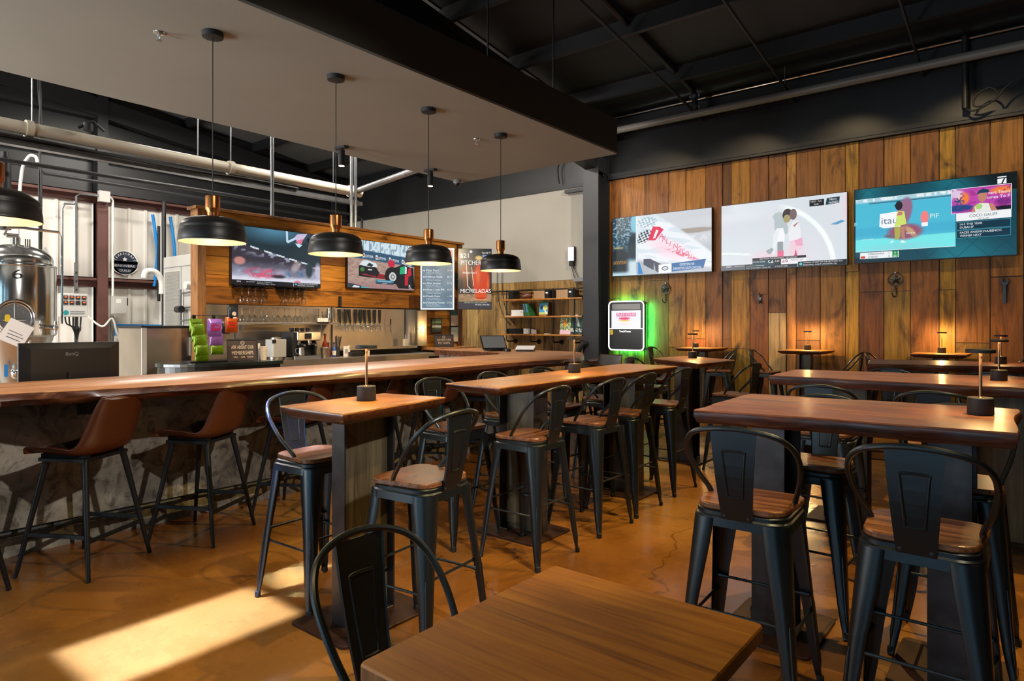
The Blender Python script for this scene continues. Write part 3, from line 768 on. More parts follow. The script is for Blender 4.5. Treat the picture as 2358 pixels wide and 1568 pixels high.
lead = [(-4.46, 1.45, 120, 'brown leather bar stool nearest the camera, in front of the black monitor'), (-4.48, 2.17, 120, 'second brown leather bar stool along the bar'),
        (-4.52, 2.92, 120, 'third brown leather bar stool along the bar, behind the metal stool'), (-4.56, 3.72, 120, 'fourth brown leather bar stool, behind the small front table'),
        (-4.56, 4.46, 120, 'fifth brown leather bar stool along the bar'), (-4.58, 5.18, 120, 'sixth brown leather bar stool along the bar'),
        (-4.62, 5.92, 120, 'seventh brown leather bar stool, beside the pale wall plate'), (-4.36, 6.56, 100, 'brown leather bar stool at the far corner of the bar by the white paper'),
        (-4.55, 7.56, 180, 'orange lit leather bar stool at the rounded end of the bar'), (-3.92, 7.80, 120, 'brown leather bar stool standing beyond the end of the bar'),
        (-4.44, 0.72, 120, 'brown leather bar stool cut off by the left edge of the photo')]
lp = None
for x, y, a, lab in lead:
    if lp is None: lp = thing('leather_bar_stool', lab, 'bar stool', group=GL); leather_parts(lp); o = lp
    else: o = copy_tree(lp, label=lab)
    o.location = (x, y, 0); o.rotation_euler = (0, 0, math.radians(a))
# ================================================================ the bar
t = thing('bar_counter', 'long bar counter with live edge wood top and dark plaster front', 'bar counter', (-4.9, 3.0, 0))
ox, oy = -4.9, 3.0
front = [(-4.36, -1.6), (-4.32, 0.2), (-4.38, 1.0), (-4.27, 1.35), (-4.19, 1.9), (-4.16, 2.3), (-4.13, 3.0), (-4.03, 3.6), (-4.01, 4.2), (-4.02, 5.0), (-3.98, 5.6), (-3.96, 5.95), (-4.05, 6.3), (-4.32, 6.75), (-4.62, 7.2), (-4.85, 7.42), (-5.3, 7.5)]
back = [(-6.9, 7.6), (-6.9, 6.75), (-5.5, 6.6), (-5.22, 6.2), (-5.18, 3.0), (-5.18, -1.6)]
fr = [tuple(p) for p in catmull([(x, y, 0) for x, y in front], 5)]
r = random.Random(4)
poly = [(x + r.uniform(-0.009, 0.009) - ox, y - oy) for x, y, _ in fr] + [(x - ox, y - oy) for x, y in back]
nf = len(fr)
w = MB(); m = len(poly)
low = [(x - (0.03 + r.uniform(-0.012, 0.012) if i < nf else -0.0), y) for i, (x, y) in enumerate(poly)]
mid = [(x + (0.012 + r.uniform(-0.008, 0.008) if i < nf else 0.0), y) for i, (x, y) in enumerate(poly)]
rings = [[(x, y, 0.995) for x, y in low], [(x, y, 1.03) for x, y in mid], [(x, y, 1.066) for x, y in poly], [(x - (0.004 if i < nf else 0), y, 1.07) for i, (x, y) in enumerate(poly)]]
vs = [p for q in rings for p in q]
for k in range(3): w.add(vs, [(k * m + i, k * m + (i + 1) % m, (k + 1) * m + (i + 1) % m, (k + 1) * m + i) for i in range(m)], 1 if k < 2 else 0, True)
w.add(vs, [tuple(range(3 * m, 4 * m))], 0); w.add(vs, [tuple(reversed(range(m)))], 1)
w.build('counter_top', [M_bar, M_baredge], t, angle=50)
w = MB(); w.prism([(-4.97 - ox, -1.6 - oy), (-4.97 - ox, 6.3 - oy), (-5.25 - ox, 6.72 - oy), (-6.8 - ox, 6.85 - oy), (-6.8 - ox, 6.75 - oy), (-5.32 - ox, 6.6 - oy), (-5.09 - ox, 6.2 - oy), (-5.09 - ox, -1.6 - oy)], 0.0, 0.995)
w.build('plaster_front', M_conc, t)
w = MB(); w.box(-4.97 - ox, -4.955 - ox, -1.6 - oy, 6.25 - oy, 0.86, 0.995)
w.build('top_rail', M_conc, t)
w = MB(); w.tube([(-4.80 - ox, -1.6 - oy, 0.19), (-4.80 - ox, 6.2 - oy, 0.19)], 0.022, 10)
for y in (0.3, 1.75, 3.2, 4.65, 6.1): w.tube([(-4.97 - ox, y - oy, 0.13), (-4.88 - ox, y - oy, 0.13), (-4.80 - ox, y - oy, 0.17)], 0.012, 8)
w.build('foot_rail', M_stoolleg, t)
for y in (1.62, 3.22, 4.60):
    w = MB(); w.box(-4.955 - ox, -4.945 - ox, y - oy - 0.06, y - oy + 0.06, 0.845, 0.945); w.build('outlet_cover', M_blackflat, t)
w = MB(); w.box(-4.955 - ox, -4.945 - ox, 5.62 - oy, 5.72 - oy, 0.82, 0.92); w.build('outlet_cover', M_chalk, t)
w = MB(); w.box(-5.75 - ox, -5.12 - ox, -1.6 - oy, 6.15 - oy, 0.82, 0.85); w.box(-5.72 - ox, -5.12 - ox, -1.6 - oy, 6.1 - oy, 0.0, 0.82); w.build('work_shelf', M_stain, t)
w = MB(); w.box(0, 0.004, -0.15, 0.15, -0.19, 0.19)
pp = w.build('paper_notice', M_paper); pp.location = (-4.93, 6.12, 0.76); tag(pp, 'white paper notice with a round seal taped under the bar end', 'paper notice')
w = MB()
ring = lambda R_: [(0.0055, 0.09 + R_ * math.cos(a), 0.10 + R_ * math.sin(a)) for a in np.linspace(0, 2 * PI, 20, endpoint=False)]
w.tube(ring(0.035), 0.0035, 6, closed=True); w.tube([(0.0055, 0.075, 0.085), (0.0055, 0.09, 0.12), (0.0055, 0.105, 0.085)], 0.003, 6)
w.build('printed_seal', M_inkk, pp)

# monitor standing behind the bar
mt = thing('computer_monitor', 'black computer monitor seen from behind on the bar', 'monitor', (-5.5, 1.69, 0.85), PI / 2 + PI)
w = MB(); rings = []
for y, sx, z0, z1 in ((-0.012, 0.318, 0.10, 0.462), (0.0, 0.32, 0.098, 0.465), (0.012, 0.318, 0.10, 0.462), (0.030, 0.25, 0.13, 0.42)):
    rings.append([(-sx, y, z0), (sx, y, z0), (sx, y, z1), (-sx, y, z1)])
w.loft(rings, 0, False); w.build('housing', M_screenblk, mt, bevel=0.004)
w = MB(); w.box(-0.31, 0.31, -0.0135, -0.012, 0.108, 0.455); w.build('display', M_blackflat, mt)
w = MB(); w.box(-0.03, 0.03, 0.028, 0.05, 0.0, 0.25); w.lathe([(0.11, 0.0), (0.11, 0.008), (0.03, 0.012)], 24, (0, 0.02, 0)); w.build('stand', M_screenblk, mt)
w = MB(); put_text(w, 'BenQ', 0, 0, 0.036, 0, 0, 'CENTER')
o = w.build('maker_lettering', M_grey, mt); o.matrix_local = Matrix.Translation((0.0, 0.0306, 0.37)) @ rotz(PI)
m2 = copy_tree(mt, (-5.5, 0.95, 0.85), label='second black monitor, only its edge showing at the left border')

# till and card reader
t = thing('till_terminal', 'black touch till terminal tilted on its stand at the far end of the bar', 'till', (-5.92, 6.95, 1.072), math.radians(60))
w = MB(); w.prism([(-0.11, 0.0), (0.11, 0.0), (0.09, 0.03), (-0.09, 0.03)], -0.12, 0.12, 0, 'y'); w.build('stand', M_screenblk, t)
w = MB(); M_ = Matrix.Translation((0, 0.02, 0.115)) @ Matrix.Rotation(math.radians(-38), 4, 'X'); w.box(-0.18, 0.18, -0.012, 0.012, -0.115, 0.115, M=M_); w.build('screen_case', M_screenblk, t, bevel=0.004)
w = MB(); w.box(-0.165, 0.165, -0.0135, -0.012, -0.10, 0.10, M=M_); w.build('display', M_grey, t)
w = MB(); w.cyl((0, 0.05, 0.02), (0, 0.03, 0.1), 0.03); w.build('neck', M_screenblk, t)
t = thing('tablet_stand', 'small pale tablet lying on a black stand beside the till', 'tablet', (-5.52, 7.15, 1.072), math.radians(30))
w = MB(); w.prism([(-0.1, 0), (0.1, 0), (0.1, 0.05), (-0.1, 0.015)], -0.12, 0.12, 0, 'x'); w.build('stand', M_screenblk, t)
w = MB(); M_ = Matrix.Translation((0, 0.0, 0.042)) @ Matrix.Rotation(math.radians(11), 4, 'X'); w.box(-0.13, 0.13, -0.11, 0.11, 0, 0.01, M=M_); w.build('tablet', M_paper, t, bevel=0.003)
w = MB(); w.lathe([(0.045, 0), (0.05, 0.005), (0.05, 0.03), (0.035, 0.04)], 20); tag(w.build('tape_roll', M_screenblk, loc=(-5.66, 6.93, 1.072)), 'round black puck between the till and the tablet', 'card reader')

# ================================================================ pendants and soffit fittings
def pendant(y, label, x=-4.30):
    o = thing('pendant_lamp', label, 'pendant lamp', (x, y, 0), 0, 'black dome pendants over the bar')
    w = MB(); w.lathe([(0.055, 3.362), (0.066, 3.366), (0.068, 3.392), (0.068, 3.4)], 28); w.build('ceiling_canopy', M_blackflat, o)
    w = MB(); w.cyl((0, 0, 2.30), (0, 0, 3.37), 0.0036, n=8); w.build('cord', M_blackflat, o)
    w = MB(); w.lathe([(0.030, 2.165), (0.034, 2.19), (0.034, 2.195), (0.045, 2.215), (0.046, 2.225), (0.046, 2.30), (0.043, 2.304), (0.006, 2.304)], 28); w.build('socket_cup', M_copper, o)
    prof = [(0.212, 1.995), (0.213, 1.999)]
    for i in range(8):
        z = 2.003 + i * 0.011; r = 0.2125 - 0.00009 * (i * 1.6) ** 2; prof += [(r + 0.0006, z), (r - 0.0012, z + 0.007)]
    prof += [(0.203, 2.095), (0.192, 2.118), (0.172, 2.138), (0.14, 2.152), (0.09, 2.162), (0.034, 2.168)]
    inner = [(r - 0.004, z - (0.003 if z > 2.1 else 0)) for r, z in reversed(prof)]
    w = MB(); w.lathe(prof, 40, caps=False); sh = w.build('shade', M_pend, o, angle=60)
    bmx = MB(); bmx.loft([[(r * math.cos(2 * PI * i / 40), r * math.sin(2 * PI * i / 40), z) for i in range(40)] for r, z in inner], 0, True, caps=False); bmx.build('shade_lining', M_pendin, sh, angle=80)
    w = MB(); w.sphere((0, 0, 2.10), 0.035); w.build('bulb', emit('warm_bulb', S(255, 220, 160), 8.0) if 'warm_bulb' not in bpy.data.materials else bpy.data.materials['warm_bulb'], o)
    return o
for i, (y, lab) in enumerate(((0.97, 'black dome pendant lamp at the left border of the photo'), (2.145, 'black dome pendant lamp before the white brewery wall, biggest whole one'), (3.13, 'black dome pendant lamp between the two back bar televisions'),
                   (4.135, 'black dome pendant lamp in front of the menu board'), (5.155, 'smallest black dome pendant lamp, in front of the cocktail screen'))): pendant(y, lab)
for i, (x, y, lab) in enumerate(((-5.97, 4.42, 'black cylinder spotlight under the soffit, left one'), (-5.97, 5.77, 'black cylinder spotlight under the soffit, right one'))):
    o = thing('soffit_spotlight', lab, 'spotlight', (x, y, 0), 0, 'cylinder spotlights under the soffit')
    w = MB(); w.box(-0.09, 0.09, -0.03, 0.03, 3.375, 3.4); w.build('track_box', M_blackflat, o)
    w = MB(); w.cyl((0, 0, 3.19), (0, 0, 3.36), 0.036, n=20); w.cyl((0, 0, 3.35), (0, 0, 3.38), 0.012, n=10); w.build('barrel', M_blackflat, o)
    w = MB(); w.cyl((0, 0, 3.186), (0, 0, 3.19), 0.03, n=20); w.build('lens', M_spotglow, o)
for x, y, lab in ((-4.58, 1.92, 'chrome sprinkler head in the soffit near the first pendant'), (-4.61, 5.13, 'chrome sprinkler head in the soffit near the last pendant')):
    o = thing('fire_sprinkler', lab, 'sprinkler', (x, y, 3.4), 0, 'sprinkler heads in the soffit')
    w = MB(); w.lathe([(0.038, 0.0), (0.036, -0.006), (0.016, -0.01)], 20); w.build('escutcheon', M_chrome, o)
    w = MB(); w.cyl((0, 0, -0.05), (0, 0, 0), 0.007, n=8); w.tube([(-0.014, 0, -0.01), (-0.016, 0, -0.03), (0, 0, -0.05)], 0.003, 6); w.tube([(0.014, 0, -0.01), (0.016, 0, -0.03), (0, 0, -0.05)], 0.003, 6); w.cyl((0, 0, -0.054), (0, 0, -0.05), 0.02, n=12); w.build('deflector', M_chrome, o)
o = thing('security_camera', 'small black dome camera at the back corner of the soffit', 'camera', (-6.12, 6.42, 3.4))
w = MB(); w.lathe([(0.05, 0), (0.055, -0.03), (0.05, -0.05)], 24); w.build('housing', M_grey, o)
w = MB(); w.sphere((0, 0, -0.05), 0.045); w.build('dome', M_screenblk, o)

# ================================================================ back bar wall
t = thing('back_bar_wall', 'free standing back bar wall of level reclaimed boards with dark cap', 'back bar', (-8.6, 4.0, 0))
rb = random.Random(8)
pl = MB(); z = 1.715
bands = [0.235, 0.16, 0.25, 0.24, 0.18, 0.19]
bt = ['6a4018', 'a86c22', 'c07a26', 'b07226', '985e20', 'c4842e']
for bi, h in enumerate(bands):
    y = 0.17
    while y < 4.9:
        L = rb.choice([1.2, 1.7, 2.3]); y2 = min(4.98, y + L)
        if 4.98 - y2 < 0.3: y2 = 4.98
        pl.box(0, 0.03 + rb.uniform(-0.006, 0.006), y + 0.002, y2 - 0.002, z + 0.002, z + h - 0.003, 0, S(bt[(bi * 2 + int(L * 3) + rb.randint(0, 1)) % 6])); y = y2
    z += h
for y0 in (4.10,):   # boards under the menu screen
    zz = 0.95
    while zz < 1.70:
        pl.box(0.0, 0.025, y0, 4.98, zz + 0.002, zz + 0.147, 0, S(bt[int(zz * 10) % 6])); zz += 0.15
pl.build('board_cladding', M_plankY, t, bevel=0.002, seg=1)
w = MB(); w.box(-0.12, 0.0, 0.08, 5.0, 0.0, 2.95); w.build('core', M_blackflat, t)
w = MB(); w.box(-0.14, 0.06, 0.06, 0.17, 0.0, 2.96, 0, S('9a6a3a')); w.build('end_post', M_plankZ, t, bevel=0.004)
w = MB(); w.box(-0.14, 0.08, 4.98, 5.08, 0.0, 2.98, 0, S('5a3a20')); w.build('end_post', M_plankZ, t, bevel=0.004)
w = MB(); w.box(-0.16, 0.09, 0.02, 5.12, 2.955, 2.995, 0, S('8a5a26')); w.build('cap_board', M_plankY, t, bevel=0.003)
w = MB(); w.box(0.0, 0.012, 0.18, 2.16, 0.95, 1.71); w.build('steel_backsplash', M_stain, t)
# tap wall
w = MB(); w.box(0.0, 0.03, 2.2, 3.66, 1.06, 1.70); w.box(0.0, 0.05, 2.17, 2.21, 1.0, 1.71); w.build('tap_panel', M_stain, t)
w = MB(); w.box(0.0, 0.26, 2.2, 3.75, 1.035, 1.06); w.box(0.24, 0.26, 2.2, 3.75, 1.06, 1.075); w.build('drip_tray', M_stain, t)
w = MB()
pts = [(0.012, 3.70), (0.06, 3.76), (0.10, 3.84), (0.13, 3.95), (0.15, 4.08)]
P = catmull([(a, b_, 0) for a, b_ in pts], 5)
w.prism([(p.x, p.y) for p in P] + [(p.x - 0.01, p.y + 0.004) for p in reversed(P)], 1.06, 1.70); w.build('curved_splash_guard', M_chrome, t, angle=70)
for o_ in (t.children if False else []): pass
ys = [6.26 + 0.0975 * i for i in range(9)]
for i, y in enumerate(ys):
    ordn = ['first', 'second', 'third', 'fourth', 'fifth', 'sixth', 'seventh', 'eighth', 'ninth'][i]
    o = thing('beer_tap', '%s beer tap from the left with tall black handle' % ordn, 'beer tap', (-8.57, y, 1.42), 0, 'beer taps on the steel tap wall')
    tilt = random.Random(i).uniform(-0.05, 0.16)
    w = MB(); w.cyl((0, 0, 0), (0.03, 0, 0), 0.022, n=14); w.tube([(0.02, 0, 0), (0.07, 0, 0), (0.10, 0, -0.005), (0.105, 0, -0.05), (0.12, 0, -0.09)], [0.013, 0.013, 0.014, 0.011, 0.009], 10); w.cyl((0.085, 0, 0), (0.085, 0, 0.04), 0.012, 0.008, 10); w.build('faucet', M_chrome, o)
    w = MB(); M_ = Matrix.Translation((0.085, 0, 0.035)) @ Matrix.Rotation(tilt, 4, 'X')
    w.loft([[M_ @ Vector((x * s_, yy * s_, z)) for x, yy in ((0.010, 0.021), (-0.010, 0.021), (-0.010, -0.021), (0.010, -0.021))] for s_, z in ((0.6, 0.0), (0.9, 0.04), (1.25, 0.215), (1.0, 0.225))], 0, False)
    w.build('handle', M_straw, o, bevel=0.002)
o = thing('nitro_tap', 'short black lever tap on the right end of the tap wall', 'beer tap', (-8.57, 7.28, 1.42))
w = MB(); w.tube([(0, 0, 0), (0.08, 0, 0), (0.09, 0, -0.13)], 0.011, 10); w.build('faucet', M_chrome, o)
w = MB(); w.cyl((0.08, 0, 0.01), (0.085, 0, 0.11), 0.012, n=10); w.build('handle', M_straw, o)
# back counter
t = thing('back_counter', 'stainless back bar cooler run with a dark rounded left end', 'counter', (-8.25, 5.5, 0))
w = MB(); w.box(-0.31, 0.35, -0.75, 3.4, 0.91, 0.95); w.box(0.34, 0.355, -0.75, 2.1, 0.86, 0.955); w.build('steel_top', M_stain, t, bevel=0.003)
w = MB(); w.box(-0.31, 0.33, -0.75, 3.4, 0.08, 0.905); w.build('cooler_body', M_blackflat, t)
for k in range(5):
    w = MB(); w.box(0.33, 0.345, -0.72 + k * 0.8, 0.04 + k * 0.8, 0.1, 0.84); d = w.build('door', M_screenblk, t); w = MB(); w.box(0.345, 0.36, -0.1 + k * 0.8, -0.07 + k * 0.8, 0.4, 0.7); w.build('handle', M_galv, d)
pts = [(-0.33, -0.76)] + [(0.02 + 0.62 * math.sin(a), -1.42 - 0.68 * math.cos(a)) for a in np.linspace(PI * 0.62, -PI * 0.5, 20)][:0]
end = [(-0.33, -0.76), (0.62, -0.76)] + [(0.1 + 0.52 * math.cos(a), -1.35 + 0.75 * math.sin(a)) for a in np.linspace(0.15, -PI / 2 - 0.4, 18)] + [(-0.33, -1.9)]
w = MB(); w.prism(end, 0.93, 0.975); w.build('rounded_top', M_gcounter, t, bevel=0.006)
w = MB(); w.prism([(x * 0.93 - 0.02, y * 0.97 - 0.03) for x, y in end], 0.0, 0.93); w.build('rounded_body', M_screenblk, t)
# wood ledge at the right end of the back bar
w = MB(); w.prism([(-8.57, 8.05), (-8.05, 8.0), (-8.0, 8.5), (-8.2, 9.1), (-8.57, 9.15)], 0.985, 1.03); o = w.build('wood_ledge', M_bar, bevel=0.004); tag(o, 'small live edge wood ledge under the menu screen', 'shelf')
w = MB(); w.box(-0.03, 0.03, -0.03, 0.03, 0, 0.985); 
b_ = w.build('post', M_blackflat, o); b_.location = (-8.3, 8.6, 0)

# glass shelf
t = thing('wall_shelf', 'stainless wall shelf holding upturned wine glasses', 'shelf', (-8.588, 5.2, 1.465))
w = MB(); w.box(0, 0.29, -0.82, 0.9, -0.012, 0.0); w.tube([(0.29, -0.82, -0.012), (0.29, 0.9, -0.012)], 0.016, 10); w.build('shelf_board', M_stain, t)
for y in (-0.6, 0.72):
    w = MB(); w.prism([(0, -0.012), (0.26, -0.012), (0, -0.27)], y - 0.003, y + 0.003, 0, 'y'); w.tube([(0.0, y, -0.26), (0.08, y, -0.2), (0.1, y, -0.03)], 0.006, 6); w.build('bracket', M_stain, t)
def glass_up(parent_label, group, i, x, y, z, hang=False):
    o = thing('wine_glass', parent_label, 'wine glass', (x, y, z), 0, group)
    if glass_up.me is None:
        w = MB(); w.lathe([(0.033, 0.0), (0.040, 0.03), (0.041, 0.05), (0.034, 0.08), (0.018, 0.098), (0.006, 0.105)], 18); a = w.build('bowl', M_glass, o)
        w = MB(); w.lathe([(0.006, 0.104), (0.0042, 0.12), (0.0042, 0.19), (0.008, 0.198), (0.032, 0.203), (0.033, 0.2045)], 18); b_ = w.build('stem', M_glass, o); glass_up.me = (a.data, b_.data)
    else:
        for n_, me in zip(('bowl', 'stem'), glass_up.me):
            q = bpy.data.objects.new(n_, me); COL.objects.link(q); q.parent = o
    return o
glass_up.me = None
ORD = ['first', 'second', 'third', 'fourth', 'fifth', 'sixth', 'seventh', 'eighth', 'ninth', 'tenth', 'eleventh', 'twelfth', 'thirteenth']
for i in range(12): glass_up('upturned wine glass, %s from the left on the steel shelf' % ORD[i], 'upturned wine glasses on the steel shelf', i, -8.40 + (0.02 if i % 2 else -0.01), 4.60 + 0.089 * i, 1.4655)
for i, y in enumerate((4.62, 4.72, 4.82, 4.93, 5.27, 5.37, 5.47, 5.58)):
    glass_up('hanging wine glass under the basketball screen, %s from the left' % ORD[i], 'wine glasses hanging under the left back bar screen', i, -8.45, y, 1.735)
for k, (a, b_) in enumerate(((4.55, 5.0), (5.2, 5.65))):
    w = MB()
    for i in range(5):
        y = (b_ - a) * i / 4; w.box(-0.13, 0.13, y - 0.012, y + 0.012, 0.0, 0.012); w.box(-0.004, 0.004, y - 0.003, y + 0.003, 0.01, 0.04)
    w.box(-0.13, 0.13, -0.02, b_ - a + 0.02, 0.03, 0.045); w.box(-0.13, -0.11, 0, b_ - a, 0.012, 0.03)
    o = w.build('glass_rack', M_stoolleg, loc=(-8.44, a, 1.9395)); tag(o, '%s black under shelf rack that wine glasses hang from' % ('left' if k == 0 else 'right'), 'glass rack', 'hanging glass racks')
# cups, shaker, coffee bag on the shelf
def cupstack(x, y, z, label, r0, r1, h, mat, n=1, name='cup_stack', cat='cups'):
    o = thing(name, label, cat, (x, y, z))
    w = MB(); w.lathe([(r0, 0), (r1, h), (r1 + 0.003, h), (r1 + 0.003, h + 0.006), (r1 - 0.004, h + 0.006), (r0 - 0.003, 0.004)], 20); w.build('cup', mat, o)
    for k in range(1, n):
        w = MB(); w.lathe([(r1 - 0.002, 0), (r1, h * 0.14), (r1 + 0.003, h * 0.14), (r1 + 0.003, h * 0.14 + 0.006)], 20); q = w.build('rim', mat, o); q.location = (0, 0, h + 0.002 + (k - 1) * (h * 0.14 + 0.004))
    return o
cupstack(-8.42, 5.78, 1.466, 'stack of clear plastic cups on the steel shelf', 0.032, 0.042, 0.11, M_glass, 6)
cupstack(-8.36, 5.88, 1.466, 'second stack of clear cups beside the metal shaker', 0.032, 0.042, 0.11, M_glass, 4)
w = MB(); w.lathe([(0.034, 0), (0.044, 0.17), (0.041, 0.175), (0.034, 0.20), (0.030, 0.215), (0.0, 0.217)], 24); tag(w.build('cocktail_shaker', M_chrome, loc=(-8.4, 5.98, 1.466)), 'tall steel cocktail shaker at the right end of the glass shelf', 'shaker')
w = MB(); w.box(-0.05, 0.05, -0.10, 0.10, 0, 0.012); tag(w.build('serving_tray', M_screenblk, loc=(-8.27, 5.80, 1.466)), 'small black tray in front of the plastic cups', 'tray')
w = MB()
for i in range(9): w.box(-0.028 + 0.003 * (i % 3), -0.006, -0.09 + i * 0.02, -0.074 + i * 0.02, 0.0, 0.055 + 0.004 * (i % 2))
tag(w.build('sugar_packets', M_paper, loc=(-8.27, 5.80, 1.479)), 'row of pale sugar packets standing in the black tray', 'packets')
def bag(loc, rz, wd, hg, dp, mats, label, cat='snack bag', name='snack_bag', top=True):
    o = thing(name, label, cat, loc, rz)
    r = random.Random(hash(label) % 1000 if False else len(label)); w = MB(); rings = []
    for i in range(13):
        t_ = i / 12; k = math.sin(PI * min(1, max(0, (t_ - 0.06) / 0.88))) ** 0.5; rg = []
        for j in range(20):
            a = 2 * PI * j / 20; ca, sa = math.cos(a), math.sin(a)
            x = wd / 2 * (1 if abs(ca) > 0.05 else 1) * (abs(ca) ** 0.45) * (1 if ca > 0 else -1) * (1 - 0.05 * k)
            y = dp / 2 * k * (abs(sa) ** 0.8) * (1 if sa > 0 else -1) + r.uniform(-0.003, 0.003) + (0.003 if sa > 0 else -0.003)
            rg.append((x, y, t_ * hg + r.uniform(-0.002, 0.002)))
        rings.append(rg)
    w.loft(rings, 0, True); w.build('pouch', mats[0], o, angle=60)
    if len(mats) > 1:
        w = MB(); w.add([(-wd * 0.32, -dp / 2 - 0.002, hg * 0.3), (wd * 0.3, -dp / 2 - 0.002, hg * 0.36), (wd * 0.34, -dp / 2 - 0.0015, hg * 0.62), (-wd * 0.28, -dp / 2 - 0.0015, hg * 0.72)], [(0, 1, 2, 3)]); w.build('front_print', mats[1], o)
    return o
R90 = PI / 2
M_bggreen = pbr('green_snack_foil', S(112, 150, 14), 0.3, 0.2, 0.3, 12); M_bgpurple = pbr('purple_snack_foil', S(150, 100, 190), 0.26, 0.3, 0.3, 9); M_bgor = pbr('orange_snack_foil', S(176, 74, 16), 0.28, 0.3, 0.4, 12); M_bgpink = pbr('magenta_print', S(170, 24, 90), 0.4)
t = thing('snack_rack', 'black wire snack rack with bag clips on the rounded counter', 'rack', (-7.95, 3.95, 0.976), R90)
w = MB(); w.tube([(-0.25, 0, 0.02), (-0.25, 0, 0.56), (-0.24, 0, 0.575), (0.29, 0, 0.575), (0.30, 0, 0.56)], 0.005, 6); w.tube([(0.30, 0, 0.02), (0.30, 0, 0.56)], 0.005, 6); w.build('wire_frame', M_stoolleg, t)
w = MB(); w.prism(rrect(0.62, 0.2, 0.02, 3), 0.0, 0.02); w.build('foot', M_stoolleg, t)
for x in (-0.22, 0.02, 0.25):
    w = MB(); w.box(x - 0.018, x + 0.018, -0.02, 0.0, 0.50, 0.58); w.build('clip', M_stoolleg, t)
gx = lambda u: 3.95 + u
for k in range(7):
    q = k * 0.062
    bag((-7.93 + 0.018 * (k % 2) + k * 0.002, gx(-0.20 + 0.012 * k), 1.36 - q), R90, 0.16, 0.15, 0.05, [M_bggreen], 'green snack bag hanging on the clip strip, %s from the top' % ORD[k], top=False)['group'] = 'green snack bags on the clip strip'
bag((-7.92, gx(-0.17), 1.00), R90, 0.09, 0.14, 0.04, [M_bggreen], 'green snack bag at the bottom of the strip, touching the counter')
bag((-7.93, gx(0.03), 1.29), R90, 0.18, 0.22, 0.06, [M_bgpurple, M_bgpink], 'purple snack bag hanging in the middle of the wire rack')
bag((-7.95, gx(0.06), 1.17), R90, 0.17, 0.16, 0.05, [M_bgpurple], 'lower purple snack bag behind the upper purple bag')
bag((-7.95, gx(0.07), 1.07), R90, 0.16, 0.12, 0.05, [M_bggreen], 'green snack bag below the purple bags')
bag((-7.94, gx(0.25), 1.34), R90, 0.16, 0.19, 0.06, [M_bgor, M_red], 'orange snack bag hanging at the right of the wire rack')
M_bagblk = pbr('black_coffee_pouch', (0.012, 0.013, 0.016, 1), 0.35)
o = bag((-8.36, 4.44, 1.4665), R90, 0.15, 0.235, 0.07, [M_bagblk], 'black coffee pouch with blue label standing on the steel shelf', 'coffee bag', 'coffee_bag')
w = MB(); w.box(-0.05, 0.05, -0.0395, -0.0385, 0.03, 0.17, 0); l_ = w.build('blue_label', M_navy, o)
w = MB(); w.box(-0.042, 0.038, -0.041, -0.0396, 0.035, 0.07); w.build('yellow_patch', M_yel, o)
w = MB(); w.lathe([(0.03, -0.0412), (0.0, -0.0414)], 16, (0, 0, 0.115), axis='y'); w.build('bean_emblem', M_chalk, o)
bag((-8.34, 4.33, 1.32), R90, 0.12, 0.17, 0.05, [M_bagblk], 'small black pouch behind the orange snack bag', 'coffee bag', 'coffee_bag')
# sign in frame
def framed_sign(loc, rz, wd, hg, tilt, lines, label, name='framed_sign'):
    o = thing(name, label, 'sign', loc, rz); M_ = Matrix.Rotation(-tilt, 4, 'X')
    w = MB()
    for a in ((-wd / 2, wd / 2, 0, 0.016), (-wd / 2, wd / 2, hg - 0.016, hg), (-wd / 2, -wd / 2 + 0.016, 0.016, hg - 0.016), (wd / 2 - 0.016, wd / 2, 0.016, hg - 0.016)): w.box(a[0], a[1], -0.012, 0.012, a[2], a[3], M=M_)
    w.build('frame', M_blackflat, o)
    w = MB(); w.box(-wd / 2 + 0.014, wd / 2 - 0.014, 0.0, 0.006, 0.014, hg - 0.014, M=M_); b_ = w.build('chalkboard', M_signbr, o)
    w = MB()
    for txt, x, z, sz, fit in lines: put_text(w, txt, x, z, sz, -0.001, 0, 'CENTER', None, fit, M=M_)
    w.build('lettering', M_chalk, b_)
    w = MB(); c = [(0.022 * math.cos(a), -0.002, hg - 0.05 + 0.022 * math.sin(a)) for a in np.linspace(0, 2 * PI, 20, endpoint=False)]
    w.tube([M_ @ Vector(p) for p in c], 0.0025, 5, closed=True); w.tube([M_ @ Vector(p) for p in ((-0.012, -0.002, hg - 0.058), (0.0, -0.002, hg - 0.038), (0.012, -0.002, hg - 0.058))], 0.002, 5); w.build('round_emblem', M_chalk, b_)
    return o
framed_sign((-7.80, 4.28, 0.978), R90 - 0.25, 0.37, 0.285, 0.14, [('ASK ABOUT OUR', 0, 0.158, 0.062, 0.27), ('MEMBERSHIPS', 0, 0.085, 0.066, 0.26), ('WEEK', -0.085, 0.045, 0.026, 0.055), ('YEAR', 0, 0.045, 0.026, 0.055), ('FOREVER', 0.09, 0.045, 0.026, 0.075)], 'brown framed chalk sign asking about memberships on the rounded counter')
framed_sign((-8.32, 8.38, 1.031), R90 - 0.55, 0.36, 0.23, 0.12, [('WE HAVE TAPS', 0, 0.115, 0.05, 0.26), ('TO TASTE', 0, 0.055, 0.052, 0.22)], 'small brown framed chalk sign on the wood ledge under the menu screen')
